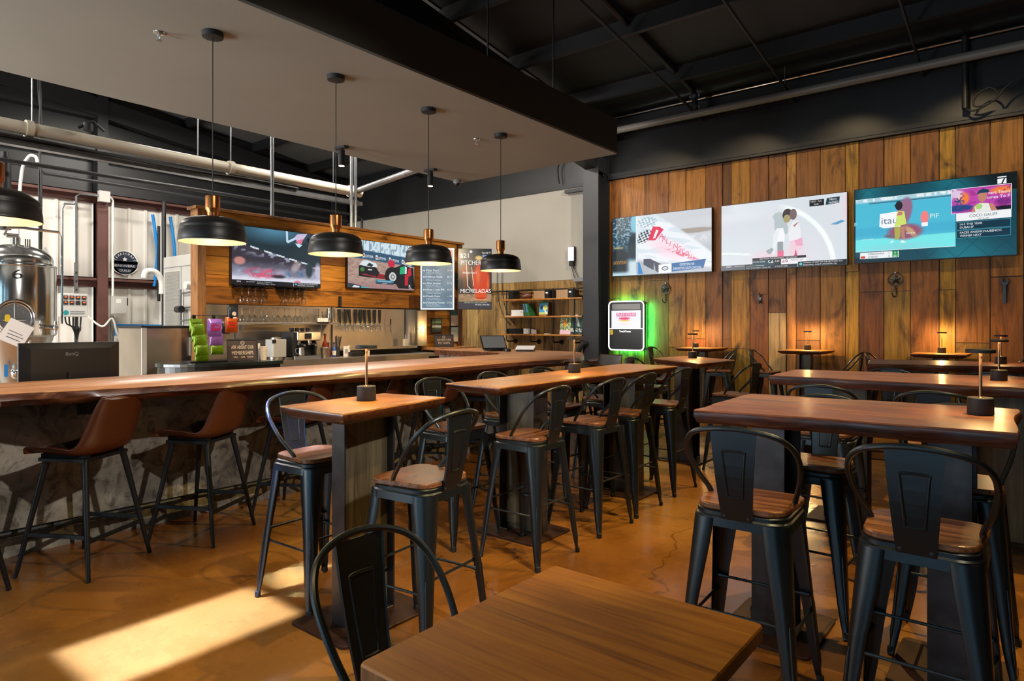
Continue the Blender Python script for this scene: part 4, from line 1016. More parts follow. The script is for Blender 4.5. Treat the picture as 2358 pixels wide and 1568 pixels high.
def picture(y, z, wd, hg, label, cols):
    o = thing('picture_frame', label, 'picture frame', (-8.566, y, z), R90, 'frames on the back bar boards'); w = MB()
    w.box(-wd / 2, wd / 2, -0.018, 0, -hg / 2, hg / 2); w.build('frame', M_blackflat, o)
    w = MB(); k = len(cols)
    for i, c in enumerate(cols): w.box(-wd / 2 + 0.02, wd / 2 - 0.02, -0.021, -0.018, hg / 2 - 0.02 - (hg - 0.04) * (i + 1) / k, hg / 2 - 0.02 - (hg - 0.04) * i / k, 0, S(c))
    w.build('print', M_print, o)
picture(8.42, 1.42, 0.27, 0.27, 'square black frame with green photo prints below the menu screen', ['5a6a4a', '88a86a', '586048', 'c8ccb8', '4e5a40', '3a4034'])
picture(8.90, 1.56, 0.24, 0.33, 'upper certificate frame with dark green heading beside the back bar end', ['2e5048', 'b09a86', 'b8a08a'])
picture(8.90, 1.25, 0.24, 0.31, 'lower certificate frame with pale green heading beside the back bar end', ['8a9280', '9aa08c', 'c8b49c'])
# coffee corner
M_bl = M_blackflat
t = thing('coffee_grinder', 'pale grey coffee grinder on the back counter', 'coffee grinder', (-8.12, 4.93, 0.951), R90)
w = MB(); w.prism(rrect(0.22, 0.2, 0.03, 4), 0.045, 0.285); w.build('body', M_cab, t, bevel=0.006)
w = MB(); w.lathe([(0.09, 0), (0.1, 0.01), (0.1, 0.045)], 24); w.build('base', M_stain, t)
w = MB(); w.lathe([(0.07, 0.285), (0.07, 0.31), (0.03, 0.32)], 24); w.build('lid', M_stain, t)
w = MB(); w.box(-0.112, -0.06, -0.105, -0.09, 0.235, 0.285); w.build('dial', M_bl, t)
t = thing('espresso_machine', 'chrome espresso machine with little screen on the back counter', 'espresso machine', (-8.15, 5.33, 0.951), R90)
w = MB(); w.box(-0.22, 0.22, -0.02, 0.16, 0.03, 0.36); w.box(-0.22, -0.16, -0.16, 0.16, 0.03, 0.38); w.box(0.17, 0.2, -0.1, 0.16, 0.03, 0.38); w.build('body', M_bl, t, bevel=0.006)
w = MB(); w.box(-0.16, 0.22, -0.18, 0.16, 0.26, 0.39); w.build('head', M_chrome, t, bevel=0.012)
w = MB(); w.box(-0.05, 0.06, -0.186, -0.18, 0.29, 0.365); w.build('screen', M_bl, t)
w = MB(); w.box(-0.22, 0.2, -0.2, 0.05, 0.0, 0.055); w.build('drip_tray', M_chrome, t, bevel=0.006)
for x in (-0.1, 0.08):
    w = MB(); w.cyl((x, -0.1, 0.2), (x, -0.1, 0.262), 0.035, n=18); w.tube([(x, -0.1, 0.215), (x, -0.2, 0.21), (x, -0.26, 0.2)], [0.012, 0.012, 0.014], 8); w.build('group_head', M_chrome, t)
w = MB(); w.tube([(0.15, -0.15, 0.27), (0.16, -0.17, 0.2), (0.14, -0.18, 0.1)], 0.006, 8); w.build('steam_wand', M_chrome, t)
for k in range(4):
    w = MB(); w.lathe([(0.025, 0), (0.035, 0.05), (0.032, 0.052), (0.02, 0.006)], 16); w.tube([(0.032, 0, 0.04), (0.055, 0, 0.035), (0.05, 0, 0.012), (0.028, 0, 0.012)], 0.004, 6)
    tag(w.build('coffee_cup', M_screenblk, loc=(-8.15, 5.19 + k * 0.085, 1.341)), 'small dark cup on top of the espresso machine, %s from the left' % ORD[k], 'cup', 'cups on the espresso machine')
t = thing('milk_jug', 'steel milk jug standing on the espresso machine tray', 'jug', (-7.99, 5.24, 1.0065), R90)
w = MB(); w.lathe([(0.045, 0), (0.047, 0.01), (0.047, 0.06), (0.038, 0.10), (0.042, 0.115), (0.039, 0.115), (0.035, 0.1), (0.043, 0.06), (0.042, 0.006)], 24); w.build('jug_body', M_chrome, t)
w = MB(); w.tube(catmull([(-0.04, 0, 0.1), (-0.085, 0, 0.095), (-0.085, 0, 0.04), (-0.045, 0, 0.02)], 5), 0.005, 8); w.build('handle', M_chrome, t)
t = thing('knock_box', 'steel knock out canister right of the espresso machine', 'canister', (-8.0, 5.64, 0.951))
w = MB(); w.lathe([(0.055, 0), (0.066, 0.15), (0.07, 0.155), (0.066, 0.16), (0.05, 0.01)], 24); w.build('can', M_stain, t)
w = MB(); w.cyl((-0.06, 0, 0.15), (0.06, 0, 0.15), 0.008); w.build('bar', M_bl, t)
def bottle(x, y, z, label, body, glassy, lab, h=0.3, r=0.036, grp=None):
    o = thing('bottle', label, 'bottle', (x, y, z), 0, grp)
    w = MB(); w.lathe([(r * 0.9, 0), (r, 0.006), (r, h * 0.56), (r * 0.8, h * 0.66), (r * 0.36, h * 0.76), (r * 0.34, h * 0.95), (r * 0.42, h * 0.955), (r * 0.42, h)], 20); w.build('glass', body, o)
    w = MB(); w.lathe([(r + 0.0008, h * 0.14), (r + 0.0008, h * 0.48)], 20); w.build('label_band', lab, o)
    w = MB(); w.lathe([(r * 0.46, h), (r * 0.46, h + 0.02)], 14); w.build('cap', M_bl, o)
    return o
M_bt1 = pbr('amber_syrup', S(120, 40, 18), 0.1, 0, coat=0.5); M_bt2 = pbr('deep_red_bottle', S(110, 16, 30), 0.15, coat=0.4); M_bt3 = pbr('dark_glass', S(24, 22, 16), 0.08, coat=0.5); M_lb1 = pbr('teal_label', S(70, 130, 140), 0.5); M_lb2 = pbr('blue_can', S(60, 90, 160), 0.3, 0.4)
GBt = 'bottles beside the espresso machine'
bottle(-8.35, 5.66, 0.951, 'dark glass bottle behind the steel canister', M_bt3, 0, M_lb1, 0.34, 0.04, GBt)
bottle(-8.22, 5.79, 0.951, 'amber syrup bottle with teal label', M_bt1, 0, M_lb1, 0.33, 0.042, GBt)
bottle(-8.25, 5.87, 0.951, 'short deep red bottle right of the amber bottle', M_bt2, 0, M_bt2, 0.2, 0.036, GBt)
bottle(-8.22, 5.95, 0.951, 'blue labelled bottle beside the straws', M_lb2, 0, M_paper, 0.2, 0.03, GBt)
o = thing('straw_holder', 'black cup full of black straws on the back counter', 'straw holder', (-8.25, 6.03, 0.951))
w = MB(); w.lathe([(0.035, 0), (0.038, 0.15)], 16); w.build('cup', M_bl, o)
for k in range(10):
    w = MB(); a = k * 0.63; w.cyl((0.02 * math.cos(a), 0.02 * math.sin(a), 0.02), (0.035 * math.cos(a), 0.05 * math.sin(a) + 0.02, 0.30 + 0.01 * (k % 3)), 0.004, n=6); w.build('straw', M_straw, o)
o = thing('table_card', 'white printed card standing on the back counter', 'card', (-8.2, 6.16, 0.951), R90); w = MB(); w.box(-0.055, 0.055, -0.002, 0.002, 0, 0.16); w.build('card', M_paper, o)
w = MB(); 
for q in range(4): w.box(-0.035 + 0.008 * (q % 2), 0.035 - 0.01 * (q % 2), -0.003, -0.002, 0.05 + 0.018 * q, 0.058 + 0.018 * q)
w.build('print', M_inkk, o)
o = thing('soap_bottle', 'cream pump bottle behind the white card', 'bottle', (-8.3, 6.27, 0.951)); w = MB(); w.lathe([(0.03, 0), (0.03, 0.1), (0.012, 0.11), (0.012, 0.13)], 16); w.build('body', M_chalk, o); w = MB(); w.tube([(0, 0, 0.13), (0, 0, 0.16), (0.04, 0, 0.155)], 0.006, 8); w.build('pump', M_chalk, o)
w = MB(); w.box(-0.06, 0.06, -0.1, 0.1, 0, 0.07); tag(w.build('caddy', M_screenblk, loc=(-8.12, 6.28, 0.951), bevel=0.004), 'low black caddy box on the back counter', 'caddy')
w = MB(); w.lathe([(0.028, 0), (0.036, 0.085), (0.033, 0.085), (0.026, 0.004)], 18); tag(w.build('paper_cup', M_chalk, loc=(-8.08, 6.47, 0.951)), 'patterned paper cup at the left end of the tap drip tray', 'cup')
o = thing('hand_soap', 'cream pump bottle on the right end of the drip tray', 'bottle', (-8.42, 7.55, 1.061)); w = MB(); w.prism(rrect(0.05, 0.09, 0.01, 3), 0, 0.13); w.build('body', M_chalk, o); w = MB(); w.tube([(0, 0, 0.13), (0, 0, 0.2), (0.04, 0, 0.195)], 0.008, 8); w.build('pump', M_stain, o)
cupstack(-7.80, 4.56, 0.978, 'stack of pale paper cups right of the membership sign', 0.035, 0.046, 0.13, M_chalk, 3)
cupstack(-7.90, 4.52, 0.978, 'taller stack of white paper cups behind the membership sign', 0.033, 0.043, 0.16, M_paper, 3)
# steel ice machine left of the back bar
t = thing('ice_machine', 'big brushed stainless cabinet left of the back bar wall', 'steel cabinet', (-9.25, 3.95, 0))
w = MB(); w.box(-0.4, 0.36, -0.43, 0.46, 0.1, 1.40); w.build('body', M_stain, t, bevel=0.01)
w = MB(); w.box(-0.4, 0.38, -0.45, 0.48, 1.40, 1.425); w.build('lid', M_blackflat, t)
w = MB(); w.box(0.36, 0.375, -0.44, -0.38, 0.1, 1.40); w.build('edge_strip', M_white, t)
w = MB(); w.box(-0.38, 0.34, -0.41, 0.44, 0.0, 0.1); w.build('plinth', M_blackflat, t)
w = MB(); w.box(0.36, 0.40, 0.16, 0.30, 1.02, 1.27); w.build('towel_dispenser', M_cab, t, bevel=0.01)
# ================================================================ brewery side
t = thing('fermenter_tank', 'polished steel brewing tank numbered 6 behind the bar', 'tank', (-10.45, 2.58, 0), math.radians(76)); t.scale = (0.76, 0.76, 1.0)
w = MB(); w.lathe([(0.585, 1.30), (0.59, 1.32), (0.59, 2.18), (0.585, 2.20)], 56); w.build('jacket', M_chrome, t)
w = MB(); w.lathe([(0.588, 2.19), (0.60, 2.20), (0.60, 2.215), (0.56, 2.222), (0.545, 2.24), (0.545, 2.30), (0.52, 2.35), (0.42, 2.42), (0.25, 2.47), (0.1, 2.485), (0.0, 2.487)], 56); w.build('domed_head', M_chrome, t)
M_satin = pbr('satin_stainless', S(190, 188, 180), 0.3, 0.9)
w = MB(); w.lathe([(0.585, 1.30), (0.55, 1.28), (0.40, 0.9), (0.16, 0.45), (0.05, 0.4)], 48); w.build('cone', M_satin, t)
for a in (0.4, 1.97, 3.54, 5.11):
    w = MB(); w.cyl((0.5 * math.cos(a), 0.5 * math.sin(a), 1.32), (0.54 * math.cos(a), 0.54 * math.sin(a), 0.0), 0.035, n=14); w.build('leg', M_satin, t)
w = MB()
for R_, rr in ((0.235, 0.02), (0.20, 0.012)): w.tube([(R_ * 1.12 * math.cos(a), -0.60, 1.52 + R_ * 0.95 * math.sin(a)) for a in np.linspace(0, 2 * PI, 36, endpoint=False)], rr, 8, closed=True)
pts = [(0.205 * 1.12 * math.cos(a), 1.52 + 0.205 * 0.95 * math.sin(a)) for a in np.linspace(0, 2 * PI, 36, endpoint=False)]
w.prism(pts, -0.60, -0.50, 0, 'y'); mw = w.build('manway_door', M_chrome, t)
w = MB(); w.tube([(0, -0.61, 1.75), (0, -0.66, 1.70), (0, -0.66, 1.50)], 0.014, 8); w.tube([(-0.16, -0.66, 1.5), (0.14, -0.66, 1.5)], 0.012, 8); w.build('clamp_arm', M_chrome, mw)
w = MB(); w.prism(rrect(0.07, 0.09, 0.02, 3, -0.1, 1.52), -0.70, -0.66, 0, 'y'); w.build('yellow_grip', M_yel, mw)
w = MB(); put_text(w, '6', 0, 0, 0.17, 0, 0, 'CENTER', None, 0.15); o = w.build('tank_number', M_inkk, t); o.location = (0.03, -0.602, 2.02)
w = MB(); w.lathe([(0.075, 2.47), (0.075, 2.58), (0.05, 2.6)], 20); w.cyl((0.05, -0.06, 2.6), (-0.12, -0.05, 2.6), 0.03); w.build('top_port', M_chrome, t)
w = MB(); w.tube([(-0.15, -0.05, 2.6), (-0.1, -0.06, 2.70), (0.1, -0.08, 2.71), (0.62, -0.1, 2.68), (0.66, -0.1, 2.62), (0.66, -0.1, 1.45)], 0.018, 8); w.build('vent_pipe', M_chrome, t)
w = MB(); w.prism([(0.36, 2.38), (0.50, 2.33), (0.44, 2.47), (0.41, 2.48)], -0.05, -0.03, 0, 'y'); w.build('lifting_lug', M_satin, t)
w = MB()
for x in (0.14, 0.17, 0.2): w.cyl((x, -0.15, 2.44), (x, -0.15, 2.56), 0.01, n=8)
w.build('gauge_ports', M_chrome, t)
w = MB(); w.cyl((0.42, -0.42, 1.4), (0.55, -0.55, 1.4), 0.03); w.cyl((0.55, -0.55, 1.33), (0.55, -0.55, 1.48), 0.025); w.sphere((0.55, -0.55, 1.4), 0.045, n=12, k=8); w.build('sample_valve', M_chrome, t)
w = MB(); w.cyl((0.0, -0.2, 0.78), (0.0, -0.5, 0.82), 0.045); w.sphere((0.0, -0.5, 0.82), 0.07, n=14, k=8); v = w.build('outlet_valve', M_chrome, t)
w = MB(); w.prism(rrect(0.05, 0.16, 0.02, 3, -0.12, 0.86), -0.52, -0.49, 0, 'y'); w.build('blue_lever', M_blue, v)
w = MB(); w.add([(-0.14, 0, -0.11), (0.12, 0.0, -0.15), (0.16, -0.01, 0.13), (-0.10, -0.01, 0.17)], [(0, 1, 2, 3)])
w.add([(-0.14, 0.002, -0.11), (0.12, 0.002, -0.15), (0.16, -0.008, 0.13), (-0.10, -0.008, 0.17)], [(3, 2, 1, 0)])
for q in range(5): w.add([(-0.07, -0.006, 0.10 - q * 0.04), (0.08 + 0.02 * (q % 2), -0.006, 0.08 - q * 0.04), (0.08 + 0.02 * (q % 2), -0.006, 0.086 - q * 0.04), (-0.07, -0.006, 0.107 - q * 0.04)], [(0, 1, 2, 3)], 1)
o = w.build('paper_note', [M_paper, M_navy]); o.location = (-9.74, 2.40, 1.33); o.rotation_euler = (0, 0.35, math.radians(76)); tag(o, 'white handwritten note taped on the brewing tank hatch', 'note')

# wall mounted boxes and sign
t = thing('control_panel', 'grey control box with two rows of small orange displays', 'control box', (-13.05, 4.02, 1.77), R90)
w = MB(); w.box(-0.2, 0.2, -0.16, 0.0, -0.2, 0.2); w.build('enclosure', M_cab, t, bevel=0.008)
for k in range(8):
    w = MB(); x, z = -0.135 + 0.092 * (k % 4), 0.13 - 0.09 * (k // 4); w.box(x - 0.033, x + 0.033, -0.17, -0.16, z - 0.033, z + 0.033); d = w.build('controller', M_inkk, t)
    if k != 6:
        w = MB(); w.box(x - 0.02, x + 0.02, -0.172, -0.17, z - 0.002, z + 0.02); w.build('readout', emit('orange_readout', S(255, 110, 50), 1.2) if 'orange_readout' not in bpy.data.materials else bpy.data.materials['orange_readout'], d)
w = MB(); w.lathe([(0.042, -0.162), (0.0, -0.163)], 20, (-0.13, 0, -0.13), axis='y'); w.build('round_logo', pbr('teal_logo', S(20, 130, 130), 0.5), t)
w = MB(); w.box(-0.07, 0.15, -0.162, -0.16, -0.12, -0.10); w.box(-0.07, 0.15, -0.162, -0.16, -0.155, -0.135); w.build('name_strip', M_grey, t)
w = MB(); w.box(0.05, 0.1, 0.0, 0.05, -1.77, 0.75)
for k in range(16): w.box(0.062, 0.088, -0.002, 0.0, -1.7 + k * 0.15, -1.66 + k * 0.15, 1)
w.build('slotted_strut', [M_galv, M_inkk], t)
w = MB()
for k in range(5): w.tube(catmull([(-0.12 + 0.06 * k, -0.08, -0.2), (-0.1 + 0.05 * k, -0.1, -0.32 - 0.03 * k), (0.0 + 0.03 * k, -0.05, -0.38), (0.08, 0, -0.6)], 5), 0.012, 6)
w.build('cable_loops', M_rubber, t)
t = thing('disconnect_box', 'grey electrical disconnect box on the brown wall column', 'electrical box', (-13.62, 4.96, 1.80), R90)
w = MB(); w.box(-0.12, 0.12, -0.12, 0, -0.16, 0.16); w.build('enclosure', M_cab, t, bevel=0.006)
w = MB(); w.box(0.12, 0.15, -0.08, -0.04, 0.0, 0.14); w.build('lever', M_inkk, t)
w = MB(); w.box(-0.07, 0.02, -0.122, -0.12, 0.04, 0.12); w.build('warning_label', M_paper, t)
o = thing('junction_box', 'small grey junction box at the top of the brown wall column', 'electrical box', (-13.60, 4.70, 3.82), R90); w = MB(); w.box(-0.09, 0.09, -0.1, 0, -0.1, 0.1); w.build('enclosure', M_cab, o)
w = MB(); w.tube([(0.09, -0.05, 0.0), (0.12, -0.05, 0.0), (0.15, -0.05, -0.05), (0.15, -0.05, -1.85)], 0.02, 8); w.build('conduit', M_white, o)
w = MB(); w.tube([(-0.09, -0.05, 0.0), (-0.38, -0.05, 0.0), (-0.45, -0.05, -0.06), (-0.45, -0.05, -1.9)], 0.02, 8); w.tube([(-0.45, -0.02, -0.2), (-0.62, -0.02, -0.22), (-0.66, -0.02, -0.3), (-0.66, -0.02, -1.55)], 0.02, 8); w.build('conduit', M_galv, o)
t = thing('guild_sign', 'round navy and white brewers guild sign on the white wall', 'sign', (-13.862, 5.17, 2.645), R90)
w = MB(); pts = [(0.235 * math.cos(a), 0.235 * math.sin(a)) for a in np.linspace(0, 2 * PI, 40, endpoint=False)]; w.prism(pts, -0.012, 0, 0, 'y'); w.prism([(-0.24, 0.03), (-0.24, -0.12), (-0.15, -0.2), (0, -0.26), (0.15, -0.2), (0.24, -0.12), (0.24, 0.03)], -0.012, 0, 0, 'y'); w.build('plaque', M_paper, t)
w = MB(); pts = [(0.215 * math.cos(a), 0.215 * math.sin(a)) for a in np.linspace(0.1, PI - 0.1, 24)]; w.prism(pts, -0.014, -0.012, 0, 'y'); w.prism([(-0.225, -0.03), (0.225, -0.03), (0.225, -0.10), (-0.225, -0.10)], -0.014, -0.012, 0, 'y'); w.prism([(-0.15, -0.12), (0.15, -0.12), (0.1, -0.19), (0, -0.235), (-0.1, -0.19)], -0.014, -0.012, 0, 'y'); w.build('navy_field', M_navy, t)
w = MB()
for i, ch in enumerate('TEXASCRAFT'):
    a = PI - 0.28 - i * (PI - 0.56) / 9; M_ = Matrix.Translation((0.165 * math.cos(a), 0, 0.165 * math.sin(a))) @ Matrix.Rotation(-(a - PI / 2), 4, 'Y'); put_text(w, ch, 0, -0.012, 0.062, -0.0155, 0, 'CENTER', M=M_)
put_text(w, 'BREWERS', 0, -0.088, 0.062, -0.0155, 0, 'CENTER', None, 0.36); put_text(w, 'GUILD', 0, -0.178, 0.06, -0.0155, 0, 'CENTER', None, 0.2)
star = [(0.05 * (1 if i % 2 == 0 else 0.45) * math.cos(PI / 2 + i * PI / 5), 0.06 + 0.05 * (1 if i % 2 == 0 else 0.45) * math.sin(PI / 2 + i * PI / 5)) for i in range(10)]
w.prism(star, -0.0156, -0.014, 0, 'y'); w.build('lettering', M_paper, t)
# chiller cabinet with louvre
t = thing('louvred_cabinet', 'tall light grey cabinet with louvred panel beside the back bar', 'cabinet', (-12.46, 5.3, 0), 0)
w = MB(); w.box(0, 1.9, 0.0, 0.8, 0.0, 2.66); w.build('casing', M_cab, t, bevel=0.008)
w = MB(); w.box(0.02, 1.88, -0.008, 0, 2.46, 2.47); w.box(0.70, 0.71, -0.006, 0, 0.1, 2.46); w.build('seam', M_grey, t)
w = MB()
for k in range(44): z = 1.42 + k * 0.022; w.add([(0.08, -0.002, z), (0.64, -0.002, z), (0.64, -0.02, z + 0.013), (0.08, -0.02, z + 0.013), (0.64, -0.002, z + 0.016), (0.08, -0.002, z + 0.016)], [(0, 1, 2, 3), (3, 2, 4, 5)])
w.build('louvre_panel', M_cab, t)
w = MB(); w.tube([(0.8, -0.05, 0.4), (0.8, -0.05, 2.05)], 0.02, 8)
for z in (1.5, 1.72, 1.98): w.cyl((0.8, -0.05, z), (1.3, -0.05, z + 0.02), 0.016)
w.build('pipework', M_galv, t)
w = MB(); w.cyl((0.82, -0.12, 1.7), (0.98, -0.12, 1.7), 0.06); w.build('pressure_gauge', M_screenblk, t)
w = MB(); w.cyl((1.2, -0.06, 2.1), (1.2, -0.16, 2.1), 0.07); w.build('pressure_gauge', M_white, t)
# insulated duct elbow, hoses, cables
w = MB(); w.tube(catmull([(-13.0, 5.18, 2.30), (-13.0, 5.22, 2.43), (-13.0, 5.38, 2.43), (-13.0, 5.49, 2.28), (-13.0, 5.50, 2.02)], 6), 0.055, 12); tag(w.build('insulated_pipe', M_white), 'short white insulated pipe elbow beside the grey cabinet', 'pipe')
for k, (y, z0, lab) in enumerate(((5.62, 2.2, 'long blue hose hanging on the white wall'), (5.96, 2.55, 'shorter blue hose hanging on the white wall, right of the long one'))):
    w = MB(); w.tube(catmull([(-13.7, y, 3.62), (-13.68, y + 0.05, 3.2), (-13.7, y + 0.09, 2.8), (-13.7, y + 0.03, z0)], 6), 0.032, 8); tag(w.build('blue_hose', M_blue), lab, 'hose', 'blue hoses on the white wall')
w = MB(); w.tube([(-13.66, 5.82, 3.9), (-13.66, 5.82, 0.9)], 0.04, 10); w.tube([(-13.66, 5.72, 3.4), (-13.66, 5.72, 1.9)], 0.03, 8); tag(w.build('wall_pipe', M_steelblk), 'dark vertical pipe between the two blue hoses', 'pipe')
rr = random.Random(2); w = MB()
for k in range(3): w.tube(catmull([(-12.2 + rr.uniform(-.02, .02), 3.33 + rr.uniform(-.02, .02), 5.9 - i * 0.42) for i in range(13)], 3), 0.016, 6)
tag(w.build('cable_bundle', M_rubber), 'black cable bundle hanging beside the brewing tank', 'cable')
w = MB(); w.tube([(-11.1, 2.62, 2.75), (-11.1, 2.62, 3.75)], 0.075, 14); w.cyl((-11.1, 2.62, 3.7), (-11.1, 2.62, 3.82), 0.05); tag(w.build('vent_stack', M_steelblk), 'dark vertical vent pipe rising behind the brewing tank', 'pipe')
w = MB(); w.tube(catmull([(-11.9, 2.95, 2.2), (-11.88, 3.0, 3.6), (-11.85, 3.08, 3.95), (-11.8, 3.16, 3.98), (-11.8, 3.19, 3.9)], 6), 0.022, 8); tag(w.build('drain_hose', M_white), 'thin white pipe with a hooked top beside the vent pipe', 'pipe')
o = thing('red_bin', 'red plastic bin on a shelf at the left edge, under the pendant', 'bin', (-11.6, 2.28, 2.42)); w = MB(); w.prism(rrect(0.3, 0.25, 0.03, 3), 0, 0.3); w.build('bin_body', M_red, o); w = MB(); w.box(-0.3, 0.3, -0.25, 0.25, -0.04, 0); w.box(-0.28, -0.24, -0.2, -0.16, -2.42, -0.04); w.box(0.24, 0.28, 0.16, 0.2, -2.42, -0.04); w.build('bin_stand', M_galv, o)
# work table
t = thing('work_table', 'steel work table under the white wall left of the steel cabinet', 'work table', (-12.0, 4.75, 0), R90)
w = MB(); w.box(-0.55, 0.45, -0.35, 0.3, 0.97, 1.0); w.build('table_top', M_stain, t)
for x in (-0.52, 0.42):
    for y in (-0.32, 0.27): w = MB(); w.box(x - 0.02, x + 0.02, y - 0.02, y + 0.02, 0, 0.97); w.build('leg', M_galv, t)
rr = random.Random(3)
names = [('glove', M_paper), ('rag', M_chalk), ('clamp', M_bronze), ('gasket', M_inkk)]
for k in range(14):
    n_, mt_ = names[k % 4]; w = MB(); w.sphere((0, 0, 0.03), 0.05, 0, 8, 5, rr.uniform(0.6, 1.2), rr.uniform(0.6, 1.2), 0.6)
    tag(w.build(n_, mt_, loc=(-11.75 + rr.uniform(-0.1, 0.15), 4.35 + 0.065 * k, 1.0)), '%s in the heap on the steel work table, %s from its left' % ({'glove': 'white glove', 'rag': 'cream rag', 'clamp': 'bronze clamp', 'gasket': 'black gasket'}[n_], (ORD + ['fourteenth'])[k]), n_, 'fittings heaped on the work table')
w = MB(); w.tube(catmull([(-12.0, 4.5, 1.02), (-12.0, 4.55, 1.25), (-12.0, 4.75, 1.33), (-12.0, 4.95, 1.25), (-12.0, 5.0, 1.02)], 5), 0.014, 8); tag(w.build('hose_loop', M_galv), 'grey hose looped upright on the work table', 'hose')
w = MB(); w.tube([(-13.7, 4.95, 1.0), (-13.7, 4.95, 1.43), (-13.7, 6.4, 1.40)], 0.02, 8); w.tube([(-13.68, 5.3, 1.38), (-13.68, 5.3, 0.5)], 0.02, 8); tag(w.build('water_pipe', M_blue), 'thin blue water pipe low on the white wall', 'pipe')
o = thing('wall_socket', 'white power socket low on the brown wall column', 'socket', (-13.6, 4.98, 1.12), R90); w = MB(); w.box(-0.09, 0.09, -0.08, 0, -0.1, 0.1); w.build('box', M_cab, o); w = MB(); w.cyl((0, -0.1, 0), (0, -0.08, 0), 0.05); w.build('plug_face', M_grey, o)
w = MB(); w.tube(catmull([(-13.55, 4.4, 1.62), (-13.5, 4.65, 1.4), (-13.45, 4.8, 1.55), (-13.45, 4.88, 1.3), (-13.5, 4.97, 1.15)], 6), 0.018, 8); tag(w.build('power_cord', M_white), 'white looping power cord beside the brown wall column', 'cord')

# ================================================================ pipes and rods overhead
t = thing('sprinkler_main', 'fat cream sprinkler pipe running under the roof over the brewery', 'pipe', (-9.0, 0, 3.68))
w = MB(); w.tube([(0, -4.0, 0), (0, 7.05, 0)], 0.078, 18); w.build('pipe', M_pvc, t)
for y in (2.35, 4.75, 6.85):
    w = MB(); w.lathe([(0.1, -0.035), (0.1, 0.035)], 18, (0, y, 0), axis='y'); w.box(-0.02, 0.02, y - 0.02, y + 0.02, -0.16, -0.07); w.build('coupling', M_pvc, t)
for y in (1.6, 2.0, 2.38, 4.28, 4.75, 6.5):
    w = MB(); w.cyl((0, y, 0.06), (0, y, roofz(y) - 3.68), 0.009, n=6); w.build('hanger_rod', M_galv, t)
w = MB(); w.tube([(0, 6.95, 0.0), (0.15, 6.95, 0.03), (1.5, 6.95, 0.16), (4.0, 6.95, 0.2)], 0.05, 14); w.build('branch_pipe', M_galv, t)
w = MB(); w.cyl((0.15, 2.9, 0.08), (0.15, 2.9, 0.17), 0.05); w.tube([(0.12, 2.8, 0.1), (0.15, 2.95, 0.2), (0.2, 3.05, 0.1)], 0.02, 6); w.build('flow_switch', M_rubber, t)
w = MB(); w.box(-9.06, -8.94, -4.0, 7.05, 3.46, 3.52); w.box(-9.06, -9.05, -4.0, 7.05, 3.46, 3.56); tag(w.build('cable_tray', M_galv), 'grey cable tray running below the fat cream pipe', 'cable tray')
rr = random.Random(9); w = MB()
for k in range(4): w.tube(catmull([(-8.98 + 0.02 * k, -3 + i * 0.8, 3.53 + 0.02 * math.sin(i * 1.7 + k) + 0.012) for i in range(12)], 3), 0.011, 5)
tag(w.build('tray_cables', M_rubber), 'black cables lying in the grey cable tray', 'cable')
w = MB(); w.tube([(-10.8, -4.0, 3.62), (-10.8, 5.2, 3.66), (-10.8, 8.3, 3.66), (-10.8, 8.5, 3.6), (-10.8, 8.5, 3.2)], 0.028, 10); tag(w.build('air_line', M_steelblk), 'thin dark air line running along the brewery below the cable tray', 'pipe')
w = MB(); w.tube([(-12.6, -4.0, 4.0), (-12.6, 3.4, 3.98), (-12.6, 3.5, 3.9), (-12.6, 9.5, 3.86)], 0.028, 10); tag(w.build('gas_line', M_steelblk), 'second thin dark pipe near the white end wall', 'pipe')
for k, (x, y, z0, z1, rad, lab) in enumerate(((-8.7, 5.22, 2.99, 6.0, 0.028, 'grey conduit dropping to the top of the back bar left of centre'), (-8.68, 6.62, 2.99, 6.0, 0.026, 'left of two grey conduits dropping behind the second pendant'), (-8.68, 6.70, 2.99, 6.0, 0.026, 'right of two grey conduits dropping behind the second pendant'))):
    w = MB(); w.cyl((x, y, z0), (x, y, z1), rad, n=12); tag(w.build('conduit', M_galv), lab, 'conduit', 'grey conduits above the back bar')
# far wall pipes right
w = MB(); w.tube([(-6.0, 9.95, 4.80), (3.5, 9.95, 4.80)], 0.058, 16); t = w.build('sprinkler_branch', pbr('grey_main_paint', S(120, 116, 110), 0.42)); tag(t, 'grey sprinkler pipe running along the black wall above the boards', 'pipe')
for x in (-2.88, 0.4): w = MB(); w.cyl((x, 9.95, 4.85), (x, 9.95, 5.25), 0.008, n=6); w.build('hanger_rod', M_galv, t)
w = MB(); w.tube([(-6.0, 10.22, 5.12), (3.5, 10.22, 5.12)], 0.016, 10); tag(w.build('conduit', M_chrome), 'thin shiny conduit along the top of the black wall', 'conduit')
t = thing('drop_pipe', 'dark sprinkler drop with couplings at the corner of the black wall', 'pipe', (-4.26, 9.95, 0))
w = MB(); w.tube([(0, 0, 4.82), (0, 0, 5.12)], 0.045, 12); w.tube([(0, 0, 5.10), (0.0, -0.1, 5.16), (0, -6.5, 5.16 + 6.4 * 0.14)], 0.045, 12); w.build('pipe', M_steelblk, t)
for z in (4.90, 5.08): w = MB(); w.lathe([(0.065, z - 0.03), (0.065, z + 0.03)], 16); w.box(-0.085, 0.085, -0.02, 0.02, z - 0.02, z + 0.02); w.build('coupling', M_galv, t)
for y in (-1.0, -4.2): w = MB(); w.cyl((0.03, y, 5.16 - y * 0.14 + 0.03), (0.03, y, 5.16 - y * 0.14 + 0.1), 0.02, 0.012, 10); w.build('upright_sprinkler', M_copper, t)
t = thing('cable_conduit', 'black vertical conduit with a loop of cable above the tennis television', 'conduit', (-0.72, 10.2, 0))
w = MB(); w.cyl((0, 0, 4.22), (0, 0, 5.15), 0.04, n=14); w.build('pipe', M_steelblk, t)
